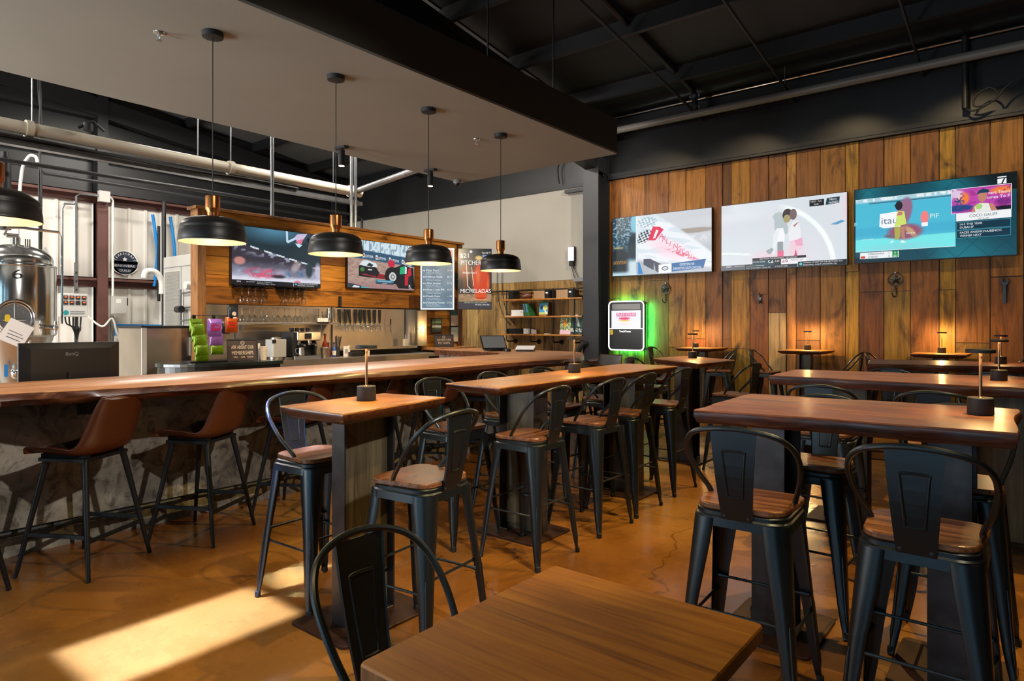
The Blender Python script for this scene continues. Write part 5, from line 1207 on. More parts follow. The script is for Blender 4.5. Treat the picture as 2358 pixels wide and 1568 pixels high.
w = MB(); w.tube(catmull([(0.0, 0, 4.23), (0.08, -0.02, 4.17), (0.2, -0.03, 4.2), (0.34, -0.03, 4.3), (0.26, -0.03, 4.42), (0.12, -0.03, 4.36), (0.1, -0.03, 4.22), (0.3, -0.03, 4.25), (0.55, -0.03, 4.46), (1.4, -0.03, 4.5)], 6), 0.012, 6); w.build('cable_loop', M_rubber, t)
for k, (x, y, lab) in enumerate(((-6.12, 10.3, 'black cable hanging down beside the steel column, right side'), (-7.1, 10.3, 'black cable looping over the drywall cap'), (-6.6, 10.28, 'black cable running down the left side of the steel column'))):
    z1 = 5.0; w = MB(); w.tube(catmull([(x, y, z1), (x + 0.08, y, 4.7), (x - 0.06, y, 4.45), (x - 0.03, y, 4.13)] if k != 2 else [(x + 0.1, y, 4.9), (x + 0.16, y, 4.4), (x + 0.19, y, 3.4), (x + 0.19, y, 2.4), (x + 0.22, y, 1.7)], 6), 0.014, 6); tag(w.build('cable', M_rubber), lab, 'cable')
# emergency lamp arm
t = thing('wall_light', 'small white battery light on a bracket over the game shelf', 'wall light', (-6.86, 10.37, 2.78))
w = MB(); w.box(-0.05, 0.05, -0.10, -0.04, -0.14, 0.12); w.build('lens', emit('cool_lens', S(235, 235, 255), 1.1), t)
w = MB(); w.box(-0.055, 0.055, -0.05, 0.0, -0.16, 0.13); w.box(-0.04, 0.04, -0.08, 0, -0.24, -0.16); w.build('housing', M_screenblk, t)
w = MB(); w.tube(catmull([(-0.02, -0.03, -0.24), (0.03, -0.03, -0.4), (0.1, -0.03, -0.62), (0.12, -0.03, -0.8)], 5), 0.006, 6); w.tube(catmull([(0.02, -0.03, -0.24), (0.1, -0.03, -0.4), (0.17, -0.03, -0.6)], 5), 0.006, 6); w.build('cords', M_rubber, t)
w = MB(); w.box(-6.78, -6.42, 10.26, 10.34, 2.24, 2.31); w.box(-6.78, -6.74, 10.34, 10.38, 2.24, 2.31); tag(w.build('wall_bracket', M_grey), 'short grey steel bracket arm beside the column at drywall level', 'bracket')

# ================================================================ shelf with games on the far wall
SHX0, SHX1 = -8.30, -6.56; DX = 0.22
t = thing('pipe_shelf', 'black pipe wall shelf with three wooden boards holding games', 'shelf', (0, 10.37, 0))
for z in (1.935, 1.60, 1.25):
    w = MB(); w.box(SHX0 - 0.1, SHX1 + 0.1, -0.32, -0.03, z - 0.028, z); w.build('shelf_board', M_topA, t, bevel=0.003)
for x, z0, z1 in ((SHX0 + 0.05, 1.1, 2.12), (-7.66, 1.1, 1.6), (-7.12, 1.1, 2.12), (SHX1 - 0.08, 1.1, 2.12)):
    w = MB(); w.tube([(x, 0.0, z0), (x, -0.26, z0), (x, -0.29, z0 + 0.03), (x, -0.29, z1)], 0.014, 8); w.lathe([(0.05, -0.012), (0.04, 0.0)], 16, (x, 0, z0), axis='y'); w.build('pipe_upright', M_stoolleg, t)
w = MB(); w.tube([(-9.3, -0.05, 2.11), (SHX1 + 0.1, -0.05, 2.11), (SHX1 + 0.1, -0.05, 2.25)], 0.012, 8); w.build('pipe_rail', M_stoolleg, t)
def onshelf(name, label, cat, x, z, mb, mats, y=10.2, rz=0, group=None):
    o = mb.build(name, mats); o.location = (x + (DX if x < -6.85 else 0), y, z); o.rotation_euler = (0, 0, rz); return tag(o, label, cat, group)
w = MB(); w.box(-0.06, 0.06, -0.1, 0.1, 0, 0.16); onshelf('speaker_box', 'black box at the left end of the top shelf, beside the football', 'box', -8.38, 1.936, w, M_screenblk)
o = thing('football', 'brown leather football on the top shelf', 'football', (-8.05 + DX, 10.18, 1.995)); w = MB(); w.lathe([(0.0, -0.15), (0.025, -0.13), (0.055, -0.09), (0.075, -0.03), (0.077, 0.0), (0.075, 0.03), (0.055, 0.09), (0.025, 0.13), (0.0, 0.15)], 20, axis='x'); w.build('leather', pbr('football_leather', S(96, 44, 26), 0.4, 0, 0.2, 30, 0.2), o)
w = MB(); w.box(-0.05, 0.05, -0.078, -0.072, 0.0, 0.006); w.build('laces', M_paper, o)
def basket(x, label):
    o = thing('storage_basket', label, 'basket', (x + DX, 10.18, 1.936), 0, 'baskets on the top shelf'); w = MB()
    for q in range(7): w.box(-0.13, 0.13, -0.105, -0.10, q * 0.022, q * 0.022 + 0.011); w.box(-0.13 + q * 0.04, -0.118 + q * 0.04, -0.108, -0.104, 0, 0.15)
    w.box(-0.13, 0.13, -0.10, 0.1, 0, 0.15); w.build('woven_front', pbr('woven_straw', S(176, 140, 100), 0.6), o)
    w = MB(); w.box(0.13, 0.24, -0.11, 0.1, 0, 0.15); w.build('black_crate', M_screenblk, o)
    w = MB(); w.box(-0.19, -0.13, -0.02, 0.1, 0, 0.14); w.build('side_handle', M_screenblk, o)
    w = MB(); w.box(0.155, 0.205, -0.113, -0.11, 0.09, 0.12); w.build('tag', M_paper, o)
basket(-7.66, 'left woven basket with black side on the top shelf'); basket(-7.13, 'right woven basket with black side on the top shelf')
w = MB(); w.box(-0.15, 0.15, -0.1, 0.1, 0, 0.12); w.tube([(0.10 + 0.02 * math.cos(a), -0.101, 0.08 + 0.02 * math.sin(a)) for a in np.linspace(0, 2 * PI, 14, endpoint=False)], 0.002, 5, 1, closed=True); onshelf('white_box', 'white box on the middle shelf with a small round mark', 'box', -8.22, 1.601, w, [M_paper, M_inkk])
w = MB(); w.box(-0.2, 0.2, -0.03, 0.0, 0, 0.008); onshelf('paper_sheets', 'loose white papers at the front of the middle shelf', 'papers', -8.30, 1.601, w, M_paper, 10.09)
bc = [S(90, 140, 190), S(40, 90, 60), S(120, 170, 210), S(50, 120, 70)]
for k in range(4):
    w = MB(); M_ = Matrix.Rotation(-0.2, 4, 'Y'); w.box(-0.011, 0.011, -0.11, 0.09, 0, 0.24, 0, bc[k], M_); w.box(-0.0115, 0.0115, -0.1105, 0.0, 0.01, 0.07, 0, S(60, 130, 60), M_)
    onshelf('book', '%s leaning thin blue green book on the middle shelf' % ORD[k], 'book', -8.01 + 0.03 * k, 1.604, w, M_print, 10.2, 0, 'leaning books on the middle shelf')
def cover(name, label, x, y, z, wd, hg, tilt, paint, cat='game box', dp=0.03):
    o = thing(name, label, cat, (x + DX, y, z)); M_ = Matrix.Rotation(-tilt, 4, 'X'); w = MB(); w.box(-wd / 2, wd / 2, 0, dp, 0, hg, M=M_); w.build('box_body', M_paper, o)
    w = MB(); nx, nz = 18, 22; col = {}
    for i in range(nx):
        for j in range(nz):
            c = paint((i + 0.5) / nx, 1 - (j + 0.5) / nz); x0, x1, z0, z1 = -wd / 2 + wd * i / nx, -wd / 2 + wd * (i + 1) / nx, hg * j / nz, hg * (j + 1) / nz
            w.add([(x0, -0.001, z0), (x1, -0.001, z0), (x1, -0.001, z1), (x0, -0.001, z1)], [(0, 1, 2, 3)], 0, False, S(*c), M_)
    w.build('cover_print', M_print, o); return o
def pA(u, v):
    if (u - 0.28) ** 2 + (v - 0.45) ** 2 < 0.03: return (20, 60, 100)
    if (u - 0.72) ** 2 + (v - 0.45) ** 2 < 0.05: return (220, 220, 90)
    if abs(u - v) < 0.1 and v > 0.3: return (240, 240, 240)
    return (30, 110, 60) if v < 0.1 else (70, 160, 210) if v < 0.8 else (190, 210, 120)
rp = random.Random(6)
def pB(u, v):
    if v > 0.78: return (226, 190, 200)
    if (u - 0.45) ** 2 + (v - 0.4) ** 2 < 0.035: return (220, 140, 30)
    return rp.choice([(90, 140, 60), (180, 190, 80), (210, 220, 190), (60, 110, 60), (140, 100, 120)])
def pC(u, v):
    if abs(u - 0.55 - 0.4 * (v - 0.3)) < 0.1 and v < 0.6: return (220, 228, 224)
    if 0.7 < v < 0.88 and rp.random() < 0.55: return (230, 232, 228)
    return rp.choice([(20, 50, 48), (30, 70, 64), (50, 90, 60), (16, 36, 40)])
cover('card_game', 'blue activity book with yellow face propped on the middle shelf', -7.63, 10.16, 1.63, 0.2, 0.24, 0.12, pA, 'book', 0.015)
w = MB(); w.box(-0.08, 0.08, 0, 0.07, 0, 0.03); onshelf('book_stand', 'small wooden stand under the blue activity book', 'stand', -7.63, 1.6005, w, M_topA, 10.14)
cover('board_game', 'colourful board game box with green and orange cover on the bottom shelf', -7.10, 10.12, 1.252, 0.24, 0.36, 0.12, pB)
cover('board_game', 'dark green board game box with white ship on the bottom shelf', -6.86, 10.13, 1.252, 0.26, 0.37, 0.15, pC)
w = MB(); w.box(-0.2, 0.2, -0.1, 0.1, 0, 0.1); onshelf('black_tray', 'black open tray at the left end of the bottom shelf', 'tray', -8.30, 1.252, w, M_screenblk)
for k in range(3): w = MB(); w.box(-0.03, 0.03, -0.08, 0.08, 0, 0.105 - 0.01 * k); onshelf('white_carton', '%s small white carton on the bottom shelf beside the black tray' % ORD[k], 'carton', -8.05 + 0.07 * k, 1.252, w, M_paper, 10.2, 0, 'small white cartons on the bottom shelf')
w = MB(); w.box(-0.06, 0.06, -0.03, 0.03, 0, 0.012); onshelf('card_pack', 'flat pale card pack in the middle of the bottom shelf', 'card pack', -7.5, 1.252, w, M_paper, 10.12)
w = MB(); w.sphere((0, 0, 0.16), 0.13, 0, 14, 10, 0.8, 0.5, 1.25); onshelf('black_backpack', 'black bag hanging at the right end of the pipe shelf', 'bag', -6.42, 1.24, w, M_rubber, 10.28)
w = MB(); P = catmull([(0, 0, 0.0), (0.06, 0, 0.5), (0.16, 0, 0.95), (0.30, 0, 1.12)], 6); w.tube(P, [0.05] * len(P), 10); w.sphere((0.05, 0, 0.5), 0.2, 0, 14, 10, 0.9, 0.7, 1.9); onshelf('covered_gear', 'black covered equipment standing behind the end of the bar', 'equipment', -6.6, 0.0, w, M_rubber, 9.9)
w = MB()
for x0 in (-8.70, -8.57): w.tube(catmull([(x0, 10.34, 2.9), (x0 - 0.02, 10.34, 2.3), (x0 + 0.03, 10.34, 1.9), (x0 + 0.16, 10.34, 1.6), (x0 + 0.34, 10.34, 1.42)], 6), 0.007, 6)
tag(w.build('wall_wires', M_rubber), 'two thin black wires hanging down to the left end of the pipe shelf', 'wires')

# ================================================================ hooks on the boards
def hook(x, z, kind, label):
    o = thing('wall_hook', label, 'wall hook', (x, 10.366, z), 0, 'iron hooks on the board wall')
    w = MB()
    if kind == 'star':
        w.tube([(0.085 * math.cos(a), -0.015, 0.085 * math.sin(a)) for a in np.linspace(0, 2 * PI, 28, endpoint=False)], 0.008, 6, closed=True)
        for s_ in range(5):
            a = PI / 2 + s_ * 2 * PI / 5
            tip = Vector((0.08 * math.cos(a), -0.015, 0.08 * math.sin(a))); l_ = Vector((0.034 * math.cos(a + PI / 5), -0.015, 0.034 * math.sin(a + PI / 5))); r_ = Vector((0.034 * math.cos(a - PI / 5), -0.015, 0.034 * math.sin(a - PI / 5))); c_ = Vector((0, -0.03, 0)); bk = Vector((0, 0, 0))
            w.add([tip, l_, c_, r_, bk], [(0, 1, 2), (0, 2, 3), (0, 4, 1), (0, 3, 4)])
        w.build('star_ring', M_black, o)
        w = MB(); w.tube(catmull([(0, -0.01, -0.08), (0.01, -0.02, -0.2), (0.0, -0.05, -0.24), (-0.02, -0.07, -0.22), (-0.03, -0.08, -0.18)], 5), 0.009, 8); w.build('hook', M_black, o)
        w = MB(); w.cyl((0, -0.02, 0.095), (0, 0, 0.095), 0.012); w.build('screw', M_galv, o)
    else:
        w.prism([(-0.015, -0.06), (0.015, -0.06), (0.02, 0.05), (0.0, 0.08), (-0.02, 0.05)], -0.012, 0, 0, 'y'); w.build('plate', M_black, o)
        w = MB(); w.tube(catmull([(0, -0.012, 0.03), (0.01, -0.05, 0.06), (0.01, -0.07, 0.09)], 4), 0.009, 8); w.tube(catmull([(0, -0.012, -0.02), (0, -0.04, -0.07), (0, -0.07, -0.05), (0, -0.075, -0.02)], 4), 0.009, 8); w.build('hook', M_black, o)
hook(-4.96, 2.05, 'star', 'black iron star hook left of the middle television, over the game screen'); hook(-1.53, 2.06, 'star', 'black iron star hook below the tennis television')
hook(-3.37, 1.84, 'plain', 'small black coat hook below the middle television')
o = thing('spanner_opener', 'black spanner shaped bottle opener on the boards at the far right', 'bottle opener', (-0.32, 10.366, 1.85)); w = MB(); w.prism([(-0.02, -0.14), (0.02, -0.14), (0.015, 0.08), (0.045, 0.12), (0.04, 0.17), (0.015, 0.18), (0.015, 0.13), (-0.015, 0.13), (-0.015, 0.18), (-0.04, 0.17), (-0.045, 0.12), (-0.015, 0.08)], -0.03, 0, 0, 'y'); w.build('spanner', M_black, o, bevel=0.004)
o = thing('wall_tag', 'small white switch plate beside the tennis television', 'switch plate', (-0.10, 10.366, 2.70)); w = MB(); w.box(-0.025, 0.025, -0.03, 0, -0.07, 0.07); w.build('plate', M_white, o)
o = thing('drink_opener', 'small dark bottle opener on the back bar boards between the screens', 'bottle opener', (-8.56, 6.3, 1.80), R90); w = MB(); w.prism(rrect(0.04, 0.17, 0.015, 3), -0.03, 0, 0, 'y'); w.build('plate', M_black, o)
# ================================================================ displays
def paint(mb, wd, hg, nx, ny, fn, y=0.0):
    """picture on a display: a fine grid of coloured facets"""
    u = np.linspace(0, 1, nx + 1); v = np.linspace(0, 1, ny + 1)
    uc = (u[:-1] + u[1:]) / 2; vc = (v[:-1] + v[1:]) / 2
    U, V = np.meshgrid(uc, vc, indexing='ij')
    C = np.clip(fn(U, V), 0, 255) / 255.0
    C = np.where(C <= 0.04045, C / 12.92, ((C + 0.055) / 1.055) ** 2.4)
    o = len(mb.v)
    mb.v += [(-wd / 2 + a * wd, y, hg / 2 - b_ * hg) for a in u for b_ in v]
    for i in range(nx):
        for j in range(ny):
            a = o + i * (ny + 1) + j; mb.f.append((a, a + 1, a + ny + 2, a + ny + 1)); mb.m.append(0); mb.s.append(False); mb.c.append((C[i, j, 0], C[i, j, 1], C[i, j, 2], 1))
    mb.hascol = True
class Scr:
    """overlay graphics in picture coordinates (0..1 right, 0..1 down)"""
    def __init__(s, wd, hg): s.w, s.h, s.mb, s.y = wd, hg, MB(), -0.0008
    def P(s, u, v): return (-s.w / 2 + u * s.w, s.h / 2 - v * s.h)
    def up(s): s.y -= 0.00025
    def poly(s, pts, c):
        s.up(); q = [s.P(*p) for p in pts]; s.mb.add([(x, s.y, z) for x, z in q], [tuple(range(len(q)))], 0, False, S(*c)); return s
    def rect(s, u0, v0, u1, v1, c): return s.poly([(u0, v1), (u1, v1), (u1, v0), (u0, v0)], c)
    def disc(s, u, v, r, c, n=24, asp=None, ry=None):
        a_ = s.w / s.h; return s.poly([(u + r * math.cos(2 * PI * i / n), v - (ry if ry else r * a_) * math.sin(2 * PI * i / n)) for i in range(n)], c)
    def text(s, t, u, v, size, c, align='LEFT', fit=None, shear=0):
        s.up(); x, z = s.P(u, v); put_text(s.mb, t, x, z, size * s.h, s.y, 0, align, S(*c), fit * s.w if fit else None, shear); return s
    def line(s, pts, wd, c):
        for (a, b_), (d, e) in zip(pts[:-1], pts[1:]):
            L = math.hypot((d - a) * s.w, (e - b_) * s.h) or 1; nx, ny = -(e - b_) * s.h / L * wd / s.w * s.h, (d - a) * s.w / L * wd
            s.poly([(a + nx, b_ + ny), (d + nx, e + ny), (d - nx, e - ny), (a - nx, b_ - ny)], c)
        return s
def vnoise(U, V, sx, sy, seed):
    r = np.random.RandomState(seed); G = r.rand(int(sx) + 3, int(sy) + 3); x, y = U * sx, V * sy
    i, j = np.floor(x).astype(int), np.floor(y).astype(int); nx_, ny_ = G.shape; fx, fy = x - i, y - j; fx, fy = fx * fx * (3 - 2 * fx), fy * fy * (3 - 2 * fy)
    g = lambda a, b_: G[a % nx_, b_ % ny_]; return (g(i, j) * (1 - fx) + g(i + 1, j) * fx) * (1 - fy) + (g(i, j + 1) * (1 - fx) + g(i + 1, j + 1) * fx) * fy
def mixp(base, col, m):
    m = np.clip(m, 0, 1)[..., None]; return base * (1 - m) + np.array(col, float) * m
def blob(U, V, u, v, ru, rv, soft=2.0, rot=0.0):
    x, y = U - u, V - v; c, s_ = math.cos(rot), math.sin(rot); x, y = (x * c + y * s_) / ru, (-x * s_ + y * c) / rv
    return np.clip((1 - np.sqrt(x * x + y * y)) * soft, 0, 1)
def full(U, c): return np.ones(U.shape + (3,)) * np.array(c, float)
def sm(a, b_, x): t_ = np.clip((x - a) / (b_ - a), 0, 1); return t_ * t_ * (3 - 2 * t_)

def television(label, loc, rz, wd, hg, fn, overlay, nx=120, ny=68, group=None, depth=0.06, bez=0.012, strength=None):
    t = thing('television', label, 'television', loc, rz, group)
    w = MB(); w.box(-wd / 2, wd / 2, 0.0, depth, -hg / 2, hg / 2); w.build('housing', M_screenblk, t, bevel=0.003)
    w = MB(); w.box(-wd * 0.2, wd * 0.2, depth, depth + 0.05, -hg * 0.2, hg * 0.2); w.build('wall_mount', M_blackflat, t)
    w = MB(); w.box(-wd / 2, wd / 2, -0.004, 0.0, -hg / 2, -hg / 2 + bez)
    w.box(-wd / 2, wd / 2, -0.004, 0.0, hg / 2 - bez * 0.6, hg / 2); w.box(-wd / 2, -wd / 2 + bez * 0.5, -0.004, 0, -hg / 2 + bez, hg / 2); w.box(wd / 2 - bez * 0.5, wd / 2, -0.004, 0, -hg / 2 + bez, hg / 2); w.build('bezel', M_screenblk, t)
    iw, ih = wd - bez, hg - bez * 1.6
    s = Scr(iw, ih); paint(s.mb, iw, ih, nx, ny, fn, -0.0006)
    if overlay: overlay(s)
    o = s.mb.build('display', M_screen, t); o.location = (0, 0, bez * 0.2)
    return t
GTV = 'televisions on the board wall'
# --- racing flag
def f1(U, V):
    c = full(U, (206, 210, 216)); c = mixp(c, (176, 182, 190), sm(0.45, 0.75, V) * 0.7 + 0.3 * vnoise(U, V, 14, 40, 1) * sm(0.5, 0.6, V))
    c = mixp(c, (170, 158, 150), blob(U, V, 0.82, 0.33, 0.25, 0.05, 3)); c = mixp(c, (226, 226, 230), (vnoise(U, V, 40, 10, 9) > 0.5) * blob(U, V, 0.9, 0.45, 0.2, 0.05, 3) * 0.8)
    left = sm(0.27, 0.25, U); c = mixp(c, (36, 70, 88), left); n = vnoise(U, V, 70, 60, 2); c = mixp(c, (150, 190, 205), left * (n > 0.62) * sm(0.75, 0.3, V) * 0.8)
    c = mixp(c, (12, 30, 40), left * blob(U, V, 0.1, 0.88, 0.13, 0.16, 4)); c = mixp(c, (120, 190, 214), left * blob(U, V, 0.235, 0.12, 0.05, 0.2, 3))
    c = mixp(c, (16, 46, 62), left * blob(U, V, 0.23, 0.52, 0.07, 0.26, 5)); c = mixp(c, (14, 34, 44), left * blob(U, V, 0.07, 0.66, 0.12, 0.13, 4)); c = mixp(c, (190, 220, 232), left * sm(0.90, 0.98, V)); c = mixp(c, (206, 224, 232), left * sm(0.13, 0.2, U) * sm(0.68, 0.8, V))
    # billowing flag
    lim = 0.02 + 1.0 * np.clip(U - 0.45, 0, 1) ** 1.15 * 1.35; flag = sm(0.262, 0.275, U) * sm(-0.03, 0.03, V - lim) * sm(0.02, -0.06, V - 0.78 - 0.25 * (U - 0.3)); c = mixp(c, (236, 240, 246), flag)
    c = mixp(c, (200, 218, 230), flag * (vnoise(U + V * 0.6, V - U * 0.4 + 0.5, 6, 22, 3) > 0.6) * 0.6); c = mixp(c, (250, 214, 226), flag * blob(U, V, 0.6, 0.6, 0.34, 0.16, 1.6, 0.75) * 0.8)
    chk = ((np.floor((U + 0.35 * V) * 42) + np.floor((V - 0.5 * U + 1) * 30)) % 2 > 0.5); c = mixp(c, (40, 52, 66), flag * chk * blob(U, V, 0.34, 0.36, 0.075, 0.13, 5, 0.4)); c = mixp(c, (120, 160, 180), flag * chk * blob(U, V, 0.36, 0.12, 0.12, 0.1, 5) * 0.7)
    c = mixp(c, (226, 60, 100), flag * blob(U, V, 0.72, 0.70, 0.26, 0.035, 2, 0.62) * (vnoise(U, V, 60, 60, 7) > 0.45) * 0.7)
    c = mixp(c, (70, 76, 92), (abs(V - 0.78 - 0.9 * (U - 0.36)) < 0.08) * (U > 0.33) * (U < 0.52) * (V > 0.74) * (vnoise(U * 3, V, 12, 3, 5) > 0.25)); return c
def o1(s):
    s.rect(0.252, 0.0, 0.268, 0.78, (226, 236, 242)); s.poly([(0.275, 0.99), (0.33, 0.99), (0.295, 0.8), (0.275, 0.78)], (40, 130, 200))
    s.poly([(0.38, 0.43), (0.455, 0.44), (0.54, 0.27), (0.5, 0.22), (0.43, 0.2)], (226, 40, 84)); s.poly([(0.43, 0.41), (0.455, 0.4), (0.49, 0.28), (0.465, 0.26)], (250, 240, 246))
    for i, ch in enumerate('ARLINGTON'): s.text(ch, 0.49 + i * 0.036, 0.42 + i * 0.045, 0.13 - i * 0.004, (232, 96, 130), shear=0.2)
    s.text('Goodyear', 0.01, 0.53, 0.05, (220, 200, 90), fit=0.11, shear=0.2).text('GOODYEAR', 0.01, 0.80, 0.08, (214, 150, 60), fit=0.14, shear=0.2)
    s.poly([(0.49, 0.995), (0.62, 0.985), (0.62, 0.84), (0.49, 0.85)], (246, 246, 250)).disc(0.555, 0.915, 0.034, (30, 70, 110), ry=0.035).disc(0.555, 0.915, 0.026, (246, 246, 250), ry=0.02).text('COOK OUT', 0.555, 0.925, 0.03, (30, 50, 80), 'CENTER', 0.05)
    s.poly([(0.62, 0.975), (0.925, 0.945), (0.95, 0.80), (0.62, 0.84)], (30, 100, 160)).text('GOODYEAR 400', 0.77, 0.885, 0.055, (240, 244, 250), 'CENTER', 0.14).text('DARLINGTON, SOUTH CAROLINA', 0.77, 0.945, 0.055, (240, 244, 250), 'CENTER', 0.27)
television('wall television showing a car racing flag, left of the three', (-5.037, 10.29, 2.82), 0, 1.845, 1.052, f1, o1, 150, 84, GTV)
# --- basketball players
def f2(U, V):
    c = full(U, (214, 224, 230)); c = mixp(c, (226, 222, 230), vnoise(U, V, 4, 3, 1) * 0.7); c = mixp(c, (240, 206, 218), blob(U, V, 0.38, 0.85, 0.16, 0.16, 1) + blob(U, V, 0.62, 0.8, 0.12, 0.2, 1) * 0.7 + blob(U, V, 1.0, 0.2, 0.04, 0.25, 2) * 0.6)
    R_ = np.sqrt(((U - 0.35) * 1.77) ** 2 + (V - 1.05) ** 2); c = mixp(c, (246, 252, 250), sm(0.045, 0.02, abs(R_ - 0.985)) * sm(0.45, 0.6, U)); c = mixp(c, (238, 248, 246), sm(0.02, 0.008, abs(V - 0.74 - 0.25 * U * U - 0.1 * U)) * sm(0.3, 0.2, U)); return c
def o2(s):
    s.poly([(0.45, 0.42), (0.45, 0.3), (0.435, 0.24), (0.455, 0.19), (0.5, 0.18), (0.53, 0.26), (0.56, 0.42), (0.56, 0.5), (0.5, 0.55)], (184, 196, 200)); s.disc(0.555, 0.235, 0.04, (62, 50, 52), ry=0.09); s.disc(0.55, 0.29, 0.028, (170, 156, 110), ry=0.06); s.disc(0.60, 0.235, 0.028, (120, 100, 104), ry=0.08)
    s.poly([(0.57, 0.42), (0.60, 0.34), (0.64, 0.33), (0.66, 0.5), (0.66, 0.6), (0.57, 0.62), (0.56, 0.5)], (236, 236, 240)); s.poly([(0.60, 0.4), (0.63, 0.36), (0.645, 0.35), (0.61, 0.42)], (170, 120, 110))
    s.poly([(0.44, 0.55), (0.47, 0.42), (0.52, 0.42), (0.535, 0.52), (0.53, 0.62), (0.47, 0.64)], (244, 244, 248)); s.poly([(0.44, 0.50), (0.48, 0.44), (0.49, 0.46), (0.45, 0.8), (0.435, 0.8)], (232, 236, 240)); s.poly([(0.475, 0.62), (0.52, 0.62), (0.52, 0.76), (0.475, 0.76)], (150, 158, 164)); s.poly([(0.475, 0.76), (0.525, 0.75), (0.525, 0.9), (0.475, 0.9)], (230, 110, 146))
    s.poly([(0.38, 0.74), (0.43, 0.70), (0.445, 0.73), (0.42, 0.79), (0.4, 0.79)], (160, 170, 176)); s.poly([(0.57, 0.62), (0.66, 0.60), (0.67, 0.74), (0.64, 0.76), (0.62, 0.92), (0.59, 0.92), (0.57, 0.75)], (238, 206, 218)); s.poly([(0.61, 0.62), (0.67, 0.58), (0.675, 0.7), (0.625, 0.7)], (236, 170, 196)); s.poly([(0.60, 0.9), (0.62, 0.74), (0.64, 0.9), (0.63, 0.93)], (200, 90, 130))
    s.poly([(0.88, 0.43), (0.93, 0.40), (0.96, 0.38), (0.99, 0.40), (0.93, 0.44)], (96, 160, 196))
    s.rect(0.725, 0.06, 0.835, 0.15, (22, 26, 30)).text('NEXT', 0.735, 0.095, 0.03, (230, 230, 230)).text('FLA', 0.79, 0.095, 0.03, (230, 230, 230)).text('10:30', 0.76, 0.135, 0.03, (230, 230, 230)); s.poly([(0.845, 0.15), (0.945, 0.14), (0.95, 0.05), (0.855, 0.055)], (24, 60, 76)).text('MARCH', 0.875, 0.095, 0.045, (240, 244, 246), fit=0.05).text('MADNESS', 0.87, 0.14, 0.045, (240, 244, 246), fit=0.07)
    s.rect(0.27, 0.84, 0.70, 0.875, (34, 22, 30)).text('2024 NCAA TOURNAMENT - 1ST ROUND', 0.48, 0.868, 0.028, (236, 236, 240), 'CENTER', 0.3); s.rect(0.27, 0.875, 0.45, 0.965, (18, 62, 74)).text('8 UTAH STATE', 0.275, 0.91, 0.03, (236, 240, 240), fit=0.1).text('54', 0.398, 0.945, 0.085, (244, 246, 246)); s.rect(0.45, 0.875, 0.505, 0.965, (20, 18, 22)).text('3:33', 0.455, 0.915, 0.04, (236, 236, 236)).text('2D 12', 0.453, 0.955, 0.036, (236, 236, 236))
    s.rect(0.505, 0.875, 0.70, 0.965, (240, 238, 242)).text('49', 0.512, 0.945, 0.085, (150, 30, 60)).text('TEXAS STATE', 0.58, 0.91, 0.03, (60, 50, 60), fit=0.1)
    s.rect(0.0, 0.93, 1.0, 1.0, (14, 30, 44)); s.rect(0.0, 0.93, 0.21, 1.0, (84, 88, 96)); s.rect(0.27, 0.93, 0.45, 0.965, (18, 62, 74)); s.rect(0.505, 0.93, 0.7, 0.955, (240, 238, 242)); s.text('ESPN', 0.045, 0.965, 0.036, (246, 246, 246), shear=0.2).text('BRACKET BUILDING', 0.12, 0.957, 0.022, (230, 230, 230), fit=0.08).text('2 Iowa vs. 7 Oklahoma', 0.22, 0.962, 0.022, (230, 234, 236), fit=0.15).text("Men's South Region - Sunset, AZ", 0.22, 0.992, 0.022, (230, 234, 236), fit=0.2).text('8 7:30 ET NMU', 0.46, 0.99, 0.026, (230, 230, 230), fit=0.1)
    s.rect(0.635, 0.93, 1.0, 1.0, (8, 10, 14)); s.rect(0.635, 0.93, 0.638, 1.0, (220, 226, 230)).disc(0.66, 0.965, 0.012, (90, 190, 210)); s.text('COMING UP NEXT ON THE NETWORK: ECU', 0.68, 0.958, 0.026, (238, 238, 240), fit=0.29).text('BASKETBALL NIGHT LIVE SHOW: LSU', 0.68, 0.99, 0.026, (238, 238, 240), fit=0.25)
television('wall television showing basketball players on white, middle of the three', (-3.04, 10.29, 2.82), 0, 1.846, 1.052, f2, o2, 110, 62, GTV)
